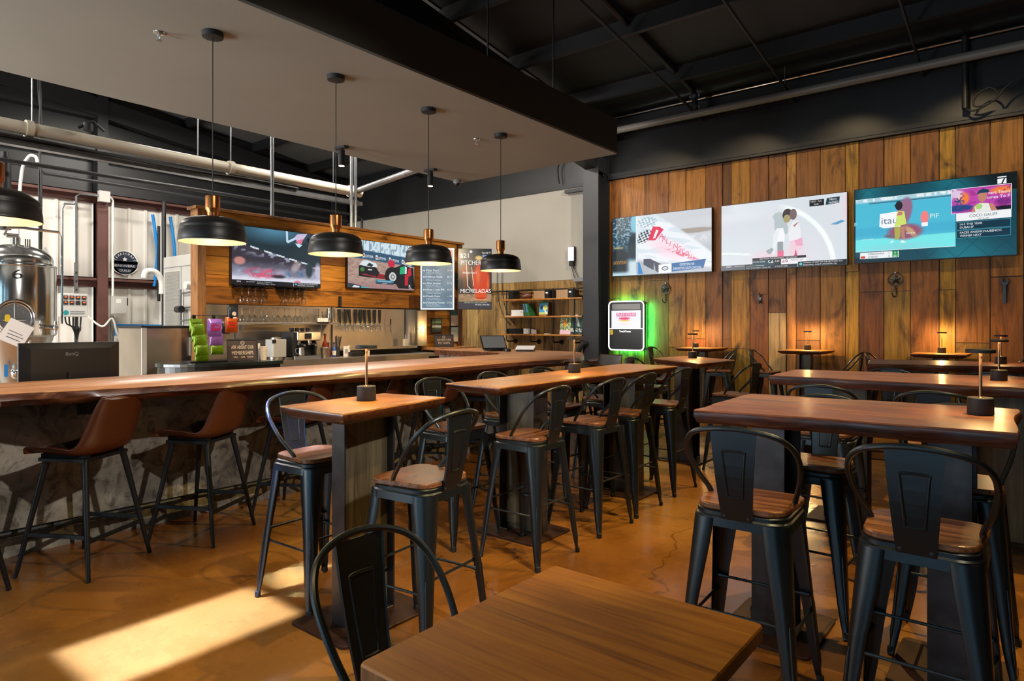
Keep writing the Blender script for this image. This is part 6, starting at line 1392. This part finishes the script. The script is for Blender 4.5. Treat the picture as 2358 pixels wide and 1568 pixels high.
# --- tennis
def f3(U, V):
    c = full(U, (10, 66, 80)); c = mixp(c, (24, 120, 136), sm(0.2, 0.9, vnoise(U, V, 3, 2, 4)) * 0.8); c = mixp(c, (2, 10, 14), sm(0.8, 1.1, U + (0.35 - V) * 0.6) * 0.9 * (V < 0.2)); c = mixp(c, (6, 26, 34), sm(0.1, -0.05, U) * 0.8 + sm(0.9, 1.0, V) * sm(0.4, 0.1, U) * 0.9)
    dg = np.minimum(abs(((U * 1.77 + V) * 3) % 1 - 0.5), abs(((U * 1.77 - V) * 3) % 1 - 0.5)); c = mixp(c, (6, 50, 62), sm(0.03, 0.0, dg) * 0.5)
    inn = (U > 0.008) & (U < 0.655) & (V > 0.14) & (V < 0.855); p = full(U, (76, 186, 214)); p = mixp(p, (120, 230, 232), sm(0.685, 0.70, V + 0.02 * U)); p = mixp(p, (190, 214, 224), sm(0.20, 0.185, V) * 0.8); p = mixp(p, (60, 90, 110), sm(0.012, 0.004, abs(V - 0.205)) * (U > 0.1) * 0.8); p = mixp(p, (64, 164, 204), sm(0.5, 0.56, V) * sm(0.68, 0.62, V) * 0.5); p = mixp(p, (230, 240, 244), (vnoise(U, V, 60, 8, 3) > 0.6) * sm(0.19, 0.17, V)); p = mixp(p, (150, 206, 214), blob(U, V, 0.3, 0.82, 0.3, 0.08, 1) * 0.6)
    p = mixp(p, (150, 106, 136), blob(U, V, 0.335, 0.36, 0.055, 0.21, 5, 0.1)); p = mixp(p, (156, 84, 110), blob(U, V, 0.34, 0.62, 0.13, 0.12, 3)); p = mixp(p, (196, 160, 120), blob(U, V, 0.375, 0.62, 0.03, 0.1, 2, -0.4)); p = mixp(p, (120, 100, 116), sm(0.63, 0.66, V) * blob(U, V, 0.28, 0.66, 0.09, 0.05, 3)); c = np.where(inn[..., None], p, c)
    rp_ = (U > 0.63) & (U < 0.972) & (V > 0.135) & (V < 0.445); q = full(U, (190, 70, 170)); q = mixp(q, (240, 130, 60), blob(U, V, 0.93, 0.2, 0.1, 0.06, 2) + blob(U, V, 0.7, 0.26, 0.04, 0.09, 3)); q = mixp(q, (230, 226, 240), blob(U, V, 0.66, 0.2, 0.05, 0.1, 2) * 0.8); q = mixp(q, (30, 70, 130), blob(U, V, 0.68, 0.38, 0.09, 0.05, 3)); q = mixp(q, (120, 40, 130), blob(U, V, 0.93, 0.34, 0.06, 0.06, 2)); q = mixp(q, (24, 16, 36), blob(U, V, 0.93, 0.42, 0.08, 0.035, 3)); q = mixp(q, (150, 40, 120), (vnoise(U, V, 60, 40, 8) > 0.7) * 0.5); c = np.where(rp_[..., None], q, c); return c
def o3(s):
    s.poly([(0.17, 0.53), (0.175, 0.36), (0.29, 0.345), (0.315, 0.4), (0.31, 0.55), (0.2, 0.555)], (246, 248, 250)).text('itau', 0.185, 0.50, 0.13, (100, 120, 140), fit=0.105)
    s.disc(0.30, 0.27, 0.024, (30, 30, 40), ry=0.06); s.poly([(0.27, 0.26), (0.31, 0.22), (0.32, 0.25), (0.28, 0.3)], (36, 36, 44)); s.poly([(0.285, 0.48), (0.285, 0.37), (0.30, 0.34), (0.335, 0.35), (0.345, 0.47), (0.35, 0.52), (0.28, 0.55), (0.27, 0.53)], (206, 226, 110)); s.poly([(0.285, 0.4), (0.30, 0.35), (0.325, 0.36), (0.32, 0.4)], (200, 120, 110)); s.poly([(0.27, 0.56), (0.31, 0.55), (0.31, 0.68), (0.29, 0.72), (0.275, 0.72)], (176, 170, 80)); s.poly([(0.31, 0.55), (0.335, 0.55), (0.34, 0.72), (0.32, 0.72)], (186, 130, 110)); s.poly([(0.245, 0.765), (0.25, 0.73), (0.27, 0.74)], (246, 246, 246)); s.poly([(0.31, 0.765), (0.32, 0.73), (0.35, 0.765)], (246, 246, 246))
    s.disc(0.465, 0.455, 0.026, (240, 130, 130), ry=0.085).rect(0.445, 0.52, 0.485, 0.57, (244, 244, 248)).text('PIF', 0.50, 0.475, 0.085, (220, 240, 246)).text('F', 0.0, 0.5, 0.07, (200, 236, 244)).text('WTA', 0.345, 0.655, 0.03, (246, 246, 250), fit=0.06).text('emirates', 0.05, 0.70, 0.035, (210, 236, 244), fit=0.08, shear=0.3)
    s.line([(0.008, 0.14), (0.655, 0.14)], 0.003, (220, 240, 240)); s.line([(0.008, 0.855), (0.655, 0.855)], 0.003, (220, 240, 240))
    s.line([(0.63, 0.135), (0.972, 0.135), (0.972, 0.445), (0.63, 0.445), (0.63, 0.135)], 0.003, (240, 244, 246)); s.text('here Tennis', 0.845, 0.24, 0.055, (244, 240, 250), fit=0.12).text('omes To P', 0.835, 0.295, 0.055, (244, 240, 250), fit=0.13)
    for k in range(6): a = k * PI / 3; s.line([(0.675, 0.29), (0.675 + 0.03 * math.cos(a), 0.29 - 0.05 * math.sin(a))], 0.006, (40, 70, 130))
    s.poly([(0.745, 0.445), (0.76, 0.37), (0.80, 0.33), (0.87, 0.36), (0.895, 0.445)], (196, 130, 110)); s.poly([(0.77, 0.445), (0.765, 0.38), (0.79, 0.34), (0.845, 0.35), (0.86, 0.445)], (232, 232, 226)); s.disc(0.81, 0.25, 0.026, (190, 130, 108), ry=0.075); s.poly([(0.78, 0.215), (0.79, 0.18), (0.815, 0.165), (0.845, 0.18), (0.848, 0.215), (0.8, 0.215), (0.775, 0.23)], (20, 60, 84)); s.disc(0.79, 0.38, 0.02, (170, 210, 120), ry=0.035)
    s.rect(0.657, 0.45, 0.972, 0.545, (240, 242, 244)).text('COCO GAUFF', 0.815, 0.505, 0.05, (60, 80, 96), 'CENTER', 0.16).text('WTA #4', 0.815, 0.54, 0.03, (80, 100, 110), 'CENTER', 0.06)
    for v0 in (0.56, 0.665): s.rect(0.66, v0, 0.968, v0 + 0.095, (8, 48, 68)); s.line([(0.66, v0), (0.968, v0), (0.968, v0 + 0.095), (0.66, v0 + 0.095), (0.66, v0)], 0.0018, (80, 170, 190))
    s.text('14-5 THIS YEAR', 0.68, 0.60, 0.038, (230, 240, 244), fit=0.13).text('DUBAI SF', 0.68, 0.64, 0.038, (230, 240, 244), fit=0.08).text('FACES ANISIMOVA/BENCIC', 0.68, 0.705, 0.038, (230, 240, 244), fit=0.24).text('WINNER NEXT', 0.68, 0.745, 0.038, (230, 240, 244), fit=0.125)
    s.rect(0.04, 0.87, 0.30, 0.955, (236, 240, 242)).rect(0.258, 0.87, 0.295, 0.95, (20, 150, 70)).rect(0.045, 0.918, 0.075, 0.948, (210, 50, 44)).text('SABALENKA', 0.095, 0.905, 0.036, (30, 40, 50), fit=0.11).text('ZHENG', 0.095, 0.946, 0.036, (30, 40, 50)).text('1', 0.235, 0.905, 0.036, (30, 40, 50)).text('0', 0.233, 0.946, 0.036, (30, 40, 50)).text('0', 0.272, 0.905, 0.036, (240, 250, 244)).text('30', 0.265, 0.946, 0.038, (240, 250, 244))
    s.line([(0.895, 0.045), (0.945, 0.045)], 0.006, (244, 246, 248)).poly([(0.895, 0.125), (0.915, 0.125), (0.93, 0.065), (0.895, 0.065)], (244, 246, 248)).poly([(0.925, 0.125), (0.945, 0.125), (0.945, 0.065), (0.938, 0.065)], (244, 246, 248))
television('wall television showing tennis on teal, right of the three', (-1.112, 10.29, 2.83), 0, 1.836, 1.05, f3, o3, 150, 84, GTV)
# --- back bar, blurred basketball
def f4(U, V):
    c = full(U, (34, 52, 62)); c = mixp(c, (90, 150, 180), blob(U, V, 0.45, 0.0, 0.5, 0.3, 1.2) * 0.8); n = vnoise(U + 0.3 * V, V, 26, 22, 5); n2 = vnoise(U, V, 60, 40, 6); edge = 0.28 + 0.36 * U; low = sm(0.0, 0.04, V - edge + 0.03)
    c = mixp(c, (58, 54, 66), low); c = mixp(c, (180, 186, 210), low * (n > 0.68) * sm(0.2, 0.0, V - edge) * 0.8); c = mixp(c, (226, 236, 244), sm(0.018, 0.008, abs(V - 0.26 - 0.42 * U + 0.06 * U * U)) * ((U * 7) % 1 > 0.35) * (U < 0.86))
    c = mixp(c, (168, 172, 196), sm(0.55, 0.8, V) * (0.5 + 0.5 * n)); c = mixp(c, (226, 226, 240), sm(0.8, 0.9, V) * 0.9); c = mixp(c, (214, 92, 124), blob(U, V, 0.32, 0.79, 0.24, 0.12, 2) * (n2 > 0.4) * 0.9); c = mixp(c, (226, 150, 140), blob(U, V, 0.08, 0.6, 0.07, 0.08, 3) * 0.8); c = mixp(c, (70, 110, 146), blob(U, V, 0.7, 0.78, 0.14, 0.08, 2) * (n > 0.35) * 0.9); c = mixp(c, (190, 170, 170), blob(U, V, 0.7, 0.64, 0.06, 0.14, 2, 0.3) * 0.7); c = mixp(c, (40, 60, 66), blob(U, V, 0.86, 0.68, 0.05, 0.18, 2.5)); c = mixp(c, (210, 206, 224), blob(U, V, 0.97, 0.7, 0.05, 0.2, 2) * 0.8); c = mixp(c, (216, 120, 140), blob(U, V, 0.72, 0.93, 0.05, 0.05, 2)); c = mixp(c, (30, 24, 30), blob(U, V, 0.5, 0.84, 0.1, 0.04, 2) * 0.8); return c
def o4(s):
    s.line([(0.595, 0.0), (0.60, 0.20), (0.70, 0.11)], 0.02, (196, 222, 240)); s.poly([(0.68, 0.1), (0.72, 0.03), (0.84, 0.0), (0.78, 0.14), (0.74, 0.2)], (206, 190, 220)); s.poly([(0.70, 0.16), (0.79, 0.1), (0.77, 0.2), (0.73, 0.22)], (224, 120, 150)); s.poly([(0.69, 0.2), (0.78, 0.22), (0.74, 0.28), (0.72, 0.26)], (190, 230, 246))
    s.rect(0.835, 0.08, 0.87, 0.15, (14, 20, 28)).text('Kansas', 0.88, 0.11, 0.035, (210, 220, 226), fit=0.05).text('v Virginia', 0.88, 0.15, 0.035, (210, 220, 226), fit=0.08)
    s.rect(0, 0.93, 1, 1.0, (24, 26, 34)).text('ESPN', 0.05, 0.972, 0.034, (240, 240, 244), shear=0.2).text('BRACKET', 0.15, 0.965, 0.022, (220, 220, 224), fit=0.09).text('2 Iowa vs. 7 Oklahoma', 0.26, 0.962, 0.022, (220, 220, 226), fit=0.17).text("Men's South Region - Sunset", 0.26, 0.99, 0.022, (220, 220, 226), fit=0.2); s.rect(0.67, 0.925, 0.675, 1.0, (200, 206, 210)).disc(0.70, 0.96, 0.011, (80, 180, 210)).text('COMING UP ON THE NETWORK', 0.72, 0.958, 0.026, (236, 236, 240), fit=0.25).text('BASKETBALL LIVE SHOW', 0.72, 0.99, 0.026, (236, 236, 240), fit=0.2)
GTB = 'screens on the back bar'
television('back bar television with blurred basketball picture, behind the first pendant', (-8.505, 5.205, 2.395), R90, 1.413, 0.815, f4, o4, 130, 74, GTB)
def f5(U, V):
    c = full(U, (176, 148, 136)); n = vnoise(U, V, 30, 60, 3); c = mixp(c, (140, 108, 100), (n > 0.6) * 0.5); c = mixp(c, (160, 120, 124), sm(0.8, 0.95, V) * 0.6); c = mixp(c, (206, 226, 236), sm(0.19, 0.17, V - 0.12 * U)); c = mixp(c, (90, 120, 140), (abs((U * 6.5) % 1 - 0.5) > 0.47) * sm(0.19, 0.17, V - 0.12 * U)); c = mixp(c, (110, 140, 156), (vnoise(U, V, 60, 14, 5) > 0.66) * sm(0.19, 0.17, V - 0.12 * U) * 0.7); d = V - 0.19 - 0.10 * U; c = mixp(c, (44, 84, 112), sm(-0.015, 0.0, d) * sm(0.19, 0.17, d)); return c
def o5(s):
    for u in (0.06, 0.24, 0.43, 0.63, 0.83):
        v = 0.335 + 0.1 * u; s.poly([(u - 0.035, v), (u - 0.005, v), (u - 0.005, v - 0.09), (u - 0.035, v - 0.09)], (226, 230, 236)).disc(u - 0.02, v - 0.04, 0.01, (180, 50, 60)).text('OPTIMA', u, v, 0.085, (236, 240, 244), fit=0.12)
    s.poly([(0.15, 0.76), (0.15, 0.55), (0.2, 0.48), (0.4, 0.55), (0.45, 0.66), (0.43, 0.78)], (20, 18, 22)); s.poly([(0.16, 0.52), (0.2, 0.43), (0.26, 0.41), (0.40, 0.46), (0.42, 0.54), (0.3, 0.55)], (216, 226, 230)); s.poly([(0.26, 0.52), (0.30, 0.46), (0.36, 0.5), (0.33, 0.55)], (30, 40, 44)); s.disc(0.20, 0.61, 0.032, (60, 120, 60), ry=0.045); s.rect(0.28, 0.595, 0.34, 0.62, (220, 220, 224)); s.poly([(0.40, 0.78), (0.44, 0.68), (0.58, 0.7), (0.58, 0.79)], (140, 24, 34)); s.poly([(0.2, 0.70), (0.4, 0.74), (0.4, 0.76), (0.2, 0.72)], (180, 40, 50))
    s.disc(0.63, 0.44, 0.055, (196, 40, 66), ry=0.085); s.poly([(0.52, 0.72), (0.58, 0.55), (0.72, 0.5), (0.82, 0.42), (0.98, 0.5), (1, 0.97), (0.74, 0.97), (0.7, 0.88), (0.56, 0.86)], (26, 24, 28)); s.disc(0.645, 0.70, 0.115, (18, 17, 19), ry=0.19); s.disc(0.65, 0.725, 0.056, (206, 206, 206), ry=0.10); s.disc(0.65, 0.725, 0.034, (130, 130, 134), ry=0.06); s.disc(0.65, 0.725, 0.014, (220, 220, 220)); s.poly([(0.76, 0.66), (0.84, 0.64), (0.84, 0.47), (0.77, 0.5)], (30, 176, 116)); s.poly([(0.84, 0.64), (0.87, 0.64), (0.875, 0.48), (0.845, 0.47)], (226, 220, 224)); s.poly([(0.84, 0.9), (0.84, 0.66), (0.88, 0.65), (0.9, 0.52), (0.94, 0.5), (0.95, 0.66), (0.9, 0.7), (0.89, 0.9)], (190, 34, 50)); s.poly([(0.80, 0.42), (0.86, 0.33), (0.95, 0.36), (0.95, 0.5)], (190, 190, 196))
    for k in range(4): s.line([(0.86, 0.36 + 0.04 * k), (0.97, 0.39 + 0.04 * k)], 0.006, (40, 40, 46))
    s.rect(0.39, 0.81, 0.66, 0.86, (36, 130, 160)).rect(0.39, 0.86, 0.66, 0.90, (60, 66, 84)).text('TRACTOR PULLING', 0.525, 0.85, 0.035, (240, 246, 250), 'CENTER', 0.2).text('SERIES', 0.525, 0.893, 0.028, (220, 224, 230), 'CENTER', 0.07); s.text('R', 0.905, 0.945, 0.10, (244, 244, 246)).line([(0.905, 0.965), (0.955, 0.965)], 0.005, (244, 244, 246)); s.poly([(0.0, 1.0), (0.3, 1.0), (0.1, 0.93), (0.0, 0.91)], (40, 60, 76)).poly([(0.05, 1.0), (0.08, 0.95), (0.16, 0.97), (0.15, 1.0)], (220, 224, 228)).poly([(0.18, 1.0), (0.34, 1.0), (0.18, 0.965)], (70, 170, 180))
television('back bar television with racing tractors picture, between second and third pendants', (-8.505, 7.122, 2.415), R90, 1.425, 0.79, f5, o5, 120, 66, GTB)
# --- menu board and cocktail screen (upright)
def f6(U, V):
    c = full(U, (96, 116, 132)); c = mixp(c, (136, 152, 162), vnoise(U, V, 5, 9, 2) * 0.8); c = mixp(c, (70, 140, 170), (vnoise(U, V, 20, 30, 4) > 0.6) * sm(0.8, 0.95, V) * 0.6); b_ = (U < 0.035) | (U > 0.965) | (V < 0.02) | (V > 0.98); return np.where(b_[..., None], np.array((250., 250., 250.)), c)
def o6(s):
    s.poly([(0.72, 0.14), (0.965, 0.14), (0.965, 0.02), (0.74, 0.02)], (180, 30, 50)); s.text('BEER MENU', 0.08, 0.12, 0.07, (246, 246, 246), fit=0.55).text('6/5', 0.86, 0.22, 0.03, (240, 242, 244))
    rows = [('Pale Face', '7 / 4'), ('Hilltop Haze', '8 / 5'), ('Alibi Amber', '7 / 4'), ('West Coast IPA', '9 / 5'), ('Death Cave', '- / 8'), ('Palomino Porter', '7 / 6')]
    s.text('Light Blonde', 0.18, 0.245, 0.045, (240, 244, 246)).text('crisp, refreshing, drinkable', 0.18, 0.285, 0.02, (220, 228, 232))
    for k, (a, p) in enumerate(rows):
        v = 0.375 + 0.105 * k; s.disc(0.10, v - 0.014, 0.018, (240, 244, 246), 14).text(str(k + 1), 0.13, v, 0.035, (240, 244, 246)).text(a, 0.18, v, 0.046, (244, 246, 248), fit=min(0.55, 0.034 * len(a) + 0.06)).text('house ale, malty, smooth', 0.18, v + 0.027, 0.02, (222, 230, 234), fit=0.36).text('5.2% abv, local grain', 0.18, v + 0.048, 0.02, (222, 230, 234), fit=0.42).text(p, 0.80, v, 0.04, (240, 244, 246), fit=0.13)
t = television('upright menu board screen listing beers behind the third pendant', (-8.165, 8.06, 2.23), math.radians(39), 0.60, 1.09, f6, o6, 50, 90, None, 0.05)
def f7(U, V):
    c = full(U, (40, 42, 48)); c = mixp(c, (150, 76, 40), blob(U, V, 0.2, 0.38, 0.25, 0.2, 1.6)); c = mixp(c, (206, 66, 34), blob(U, V, 0.68, 0.52, 0.32, 0.36, 3)); c = mixp(c, (224, 110, 60), blob(U, V, 0.6, 0.45, 0.08, 0.2, 1.2) + blob(U, V, 0.9, 0.6, 0.05, 0.2, 1.2)); c = mixp(c, (190, 150, 110), sm(0.74, 0.76, V) * sm(0.89, 0.87, V) * (0.6 + 0.4 * vnoise(U, V, 10, 40, 2))); c = mixp(c, (226, 190, 120), blob(U, V, 0.62, 0.15, 0.15, 0.05, 2)); c = mixp(c, (216, 80, 40), blob(U, V, 0.68, 0.78, 0.2, 0.09, 4)); c = mixp(c, (64, 64, 72), sm(0.88, 0.90, V)); c = mixp(c, (120, 60, 34), blob(U, V, 0.2, 0.6, 0.12, 0.2, 1)); return c
def o7(s):
    W = (246, 244, 240); s.text('$21', 0.05, 0.145, 0.10, W, fit=0.26).text('PITCHERS', 0.08, 0.265, 0.105, W, fit=0.68).disc(0.38, 0.045, 0.045, (190, 214, 230), ry=0.022).text("Tapped @ '71", 0.70, 0.075, 0.04, W, fit=0.26, shear=0.3).poly([(0.72, 0.1), (0.86, 0.1), (0.8, 0.16), (0.75, 0.15)], (120, 160, 210)).text('Micheladas Menu 21', 0.12, 0.415, 0.055, W, fit=0.42, shear=0.3).text('MICHELADAS', 0.06, 0.735, 0.095, W, fit=0.92, shear=0.05)
    s.line([(0.24, 0.26), (0.28, 0.62), (0.42, 0.70)], 0.006, (236, 220, 200)); s.line([(0.40, 0.3), (0.46, 0.62)], 0.005, (236, 200, 170)); s.disc(0.68, 0.83, 0.19, (230, 170, 130), ry=0.02); s.disc(0.68, 0.825, 0.17, (190, 60, 30), ry=0.016); s.text('SERVED ALL DAY EVERYDAY', 0.18, 0.905, 0.028, (190, 200, 170), fit=0.7).text('All Day, Any day.', 0.5, 0.94, 0.035, W, fit=0.45, shear=0.1)
t2 = television('upright screen advertising red cocktails behind the last pendant', (-7.99, 8.845, 2.266), math.radians(42), 0.612, 1.11, f7, o7, 60, 100, None, 0.05)
for (x, y, a_, lab) in ((-8.165, 8.06, 39, 'black steel arm carrying the menu screen from the back bar'), (-7.99, 8.845, 42, 'black steel arm carrying the cocktail screen from the back bar end')):
    w = MB(); a_ = math.radians(a_); bx, by = x - 0.10 * math.sin(a_), y + 0.10 * math.cos(a_)
    w.cyl((bx, by, 2.25), (-8.45, by + 0.06, 2.25), 0.022); w.cyl((bx, by, 2.31), (-8.45, by + 0.06, 2.31), 0.022); w.cyl((-8.45, by + 0.06, 2.2), (-8.45, by + 0.06, 2.36), 0.03); w.cyl((-8.45, by + 0.06, 2.28), (-8.57, by + 0.06, 2.28), 0.02); w.box(-8.565, -8.55, by - 0.02, by + 0.14, 2.15, 2.41)
    tag(w.build('mount_arm', M_blackflat), lab, 'mount', 'screen arms')

# --- glowing game screen
t = thing('game_jukebox', 'wall jukebox with white lit edge and green glow on the boards', 'jukebox', (-5.66, 10.24, 1.415))
W_, H_ = 0.70, 0.87
w = MB(); w.prism(rrect(W_, H_, 0.07, 6), 0.0, 0.10, 0, 'y'); w.build('body', M_screenblk, t, bevel=0.004)
w = MB(); w.tube([(x, -0.002, z) for x, z in rrect(W_ - 0.01, H_ - 0.01, 0.07, 6)], 0.011, 8, closed=True); w.box(-W_ / 2, W_ / 2, -0.008, -0.001, -0.056, -0.044); w.build('lit_edge', M_ledwhite, t)
w = MB(); w.prism(rrect(0.56, 0.10, 0.015, 3, 0.0, 0.335), -0.004, 0.0, 0, 'y'); w.build('speaker_grille', M_grey, t)
s = Scr(0.58, 0.31)
def fj(U, V):
    c = full(U, (244, 244, 250)); c = mixp(c, (236, 60, 120), blob(U, V, 0.45, 0.46, 0.24, 0.10, 2) * 0.9); c = mixp(c, (250, 200, 90), blob(U, V, 0.45, 0.58, 0.24, 0.06, 2)); c = mixp(c, (250, 226, 190), blob(U, V, 0.48, 0.78, 0.26, 0.1, 1) * 0.7); return c
paint(s.mb, 0.58, 0.31, 60, 32, fj, -0.003); s.y = -0.0034
s.rect(0.17, 0.13, 0.84, 0.34, (226, 120, 164)).text('PLAY YOUR', 0.505, 0.30, 0.19, (252, 250, 252), 'CENTER', 0.6)
s.text('MUSIC', 0.45, 0.50, 0.14, (226, 30, 100), 'CENTER', 0.36)
o = s.mb.build('display', M_screen, t); o.location = (0, 0, 0.115)
w = MB(); put_text(w, 'TouchTunes', 0, 0, 0.05, 0, 0, 'CENTER', None, 0.23); o = w.build('lit_lettering', M_ledwhite, t); o.location = (-0.02, -0.003, -0.115)
w = MB(); w.box(-0.32, -0.26, -0.003, 0, -0.16, -0.07); w.build('yellow_sticker', M_yel, t)
w = MB(); w.box(-0.33, 0.33, 0.10, 0.125, -0.41, 0.41); w.build('wall_plate', M_blackflat, t)
w = MB()
w.tube([(x, 0.108, z) for x, z in rrect(W_ - 0.02, H_ - 0.02, 0.07, 6)], 0.008, 6, closed=True); w.build('green_led_strip', emit('green_led', S(20, 255, 90), 5.0), t)
# ================================================================ light
sc.view_settings.view_transform = 'Standard'; sc.view_settings.look = 'None'
sc.view_settings.gamma = 1.0; sc.view_settings.use_curve_mapping = False; sc.view_settings.exposure = 0.0
wd = bpy.data.worlds.new('World'); sc.world = wd; wd.use_nodes = True
wd.node_tree.nodes['Background'].inputs[0].default_value = (0.55, 0.68, 0.9, 1); wd.node_tree.nodes['Background'].inputs[1].default_value = 0.6
def light(kind, name, loc, power, col, aim=None, **kw):
    l = bpy.data.lights.new(name, kind); l.energy = power; l.color = col[:3]
    for k, v in kw.items(): setattr(l, k, v)
    o = bpy.data.objects.new(name, l); COL.objects.link(o); o.location = loc
    if aim is not None: o.rotation_euler = (Vector(aim) - Vector(loc)).to_track_quat('-Z', 'Y').to_euler()
    return o
WARM = (1.0, 0.72, 0.26); WARM2 = (1.0, 0.78, 0.50); NEUT = (1.0, 0.93, 0.84); COOL = (0.62, 0.82, 1.0)
for y in (0.97, 2.145, 3.13, 4.135, 5.155):
    light('POINT', 'pendant_bulb', (-4.30, y, 2.045), 15, WARM2, shadow_soft_size=0.04)
for x, y, z, lab in lamps:
    light('POINT', 'table_lamp_led', (x, y, z + 0.238), 28 if y > 9 else 8, (1.0, 0.62, 0.24), shadow_soft_size=0.018)
# soffit spots
light('SPOT', 'soffit_spot', (-5.97, 4.42, 3.17), 280, WARM2, (-8.35, 5.1, 1.2), spot_size=math.radians(60), spot_blend=0.6, shadow_soft_size=0.03)
light('SPOT', 'soffit_spot', (-5.97, 5.77, 3.17), 340, WARM2, (-8.55, 7.2, 1.7), spot_size=math.radians(80), spot_blend=0.6, shadow_soft_size=0.03)
# high bay lamps over the brewery
for x, y, p in ((-8.0, -1.5, 250), (-8.0, 6.8, 260), (-11.6, 1.0, 420), (-11.2, 5.2, 170)):
    light('AREA', 'high_bay', (x, y, 5.4), p, NEUT, (x, y, 0), shape='RECTANGLE', size=0.3, size_y=1.2)
# unseen fill lights added to brighten the soffit, the brewery and the tank
light('AREA', 'brewery_fill', (-9.6, YN + 0.1, 1.7), 900, (0.95, 0.97, 1.0), (-9.2, 4.0, 2.6), shape='RECTANGLE', size=3.6, size_y=3.2)
light('AREA', 'soffit_fill', (-5.6, YN + 0.1, 1.1), 170, (0.90, 0.97, 1.0), (-5.2, 0.0, 4.6), shape='RECTANGLE', size=1.2, size_y=2.0, spread=math.radians(110))
# ceiling track heads over the room
def track(loc, aim, p, col=WARM, size=60, soft=0.05, blend=0.5): light('SPOT', 'track_head', loc, p, col, aim, spot_size=math.radians(size), spot_blend=blend, shadow_soft_size=soft)
for x in (-5.2, -3.7, -2.2, -0.7, 0.8): track((x, 8.7, 5.1), (x, 10.4, 2.2), 105, (1, .74, .40), 80)
track((0.6, 5.4, 5.4), (-2.0, 4.0, 0), 760, WARM, 52, 0.025, 0.3)
track((-1.7, 6.6, 5.2), (-1.7, 4.4, 0), 500, WARM, 40, 0.025, 0.3)
track((-0.3, 2.2, 5.9), (-2.2, 2.6, 0), 520, WARM, 36, 0.025, 0.3)
DAY = (0.70, 1.0, 2.3)  # strong blue tint that whitens the added floor patches
for aim, sx_, sy_, p in (((-3.13, 1.43, 0), 0.50, 0.88, 8.6), ((-3.26, 2.18, 0), 0.38, 0.36, 2.6)):
    light('AREA', 'floor_patch_beam', (aim[0] + 0.001, aim[1] - 1.2, 5.6), p, DAY, aim, shape='RECTANGLE', size=sx_, size_y=sy_, spread=math.radians(1.2))  # unseen narrow area lights added to throw the bright floor patches
track((1.4, 1.5, 5.9), (-0.5, 2.9, 0.9), 330, WARM2, 34, 0.025, 0.4)
track((-0.9, -0.9, 5.9), (-0.8, 1.1, 0.7), 330, WARM, 24, 0.03, 0.5)  # warm spot added to offset the cool cast on the low oak table
track((1.8, 1.6, 3.9), (-4.9, 2.8, 0.6), 760, NEUT, 46)
track((-3.0, 7.4, 4.7), (-7.8, 10.4, 2.6), 500, NEUT, 62)
# green strip behind the game screen
for loc, aim, sx_, sy_ in (((-5.285, 10.30, 1.415), (0.8, 0.6, 0), 0.02, 0.8), ((-5.66, 10.30, 0.965), (0, 0.6, -0.8), 0.6, 0.02), ((-5.66, 10.30, 1.865), (0, 0.6, 0.8), 0.6, 0.02)):
    o = light('AREA', 'green_strip', loc, 9 if sy_ > 0.1 else 3, (0.05, 1.0, 0.22), Vector(loc) + Vector(aim), shape='RECTANGLE', size=sx_, size_y=sy_)
# daylight through the front windows
for a, b_ in op:
    o = light('AREA', 'window_daylight', ((a + b_) / 2, YN - 0.2, 1.85), 78, (0.38, 0.72, 1.0), ((a + b_) / 2, 0, 1.4), shape='RECTANGLE', size=b_ - a, size_y=2.6)
light('POINT', 'roof_fill', (-8.0, 4.6, 5.3), 40, NEUT, shadow_soft_size=0.15)  # point light added to brighten the roof over the brewery
sc.cycles.use_denoising = True
sc.cycles.max_bounces = 8; sc.cycles.diffuse_bounces = 3; sc.cycles.glossy_bounces = 3; sc.cycles.transparent_max_bounces = 12
sc.cycles.sample_clamp_indirect = 6.0; sc.cycles.caustics_reflective = False; sc.cycles.caustics_refractive = False
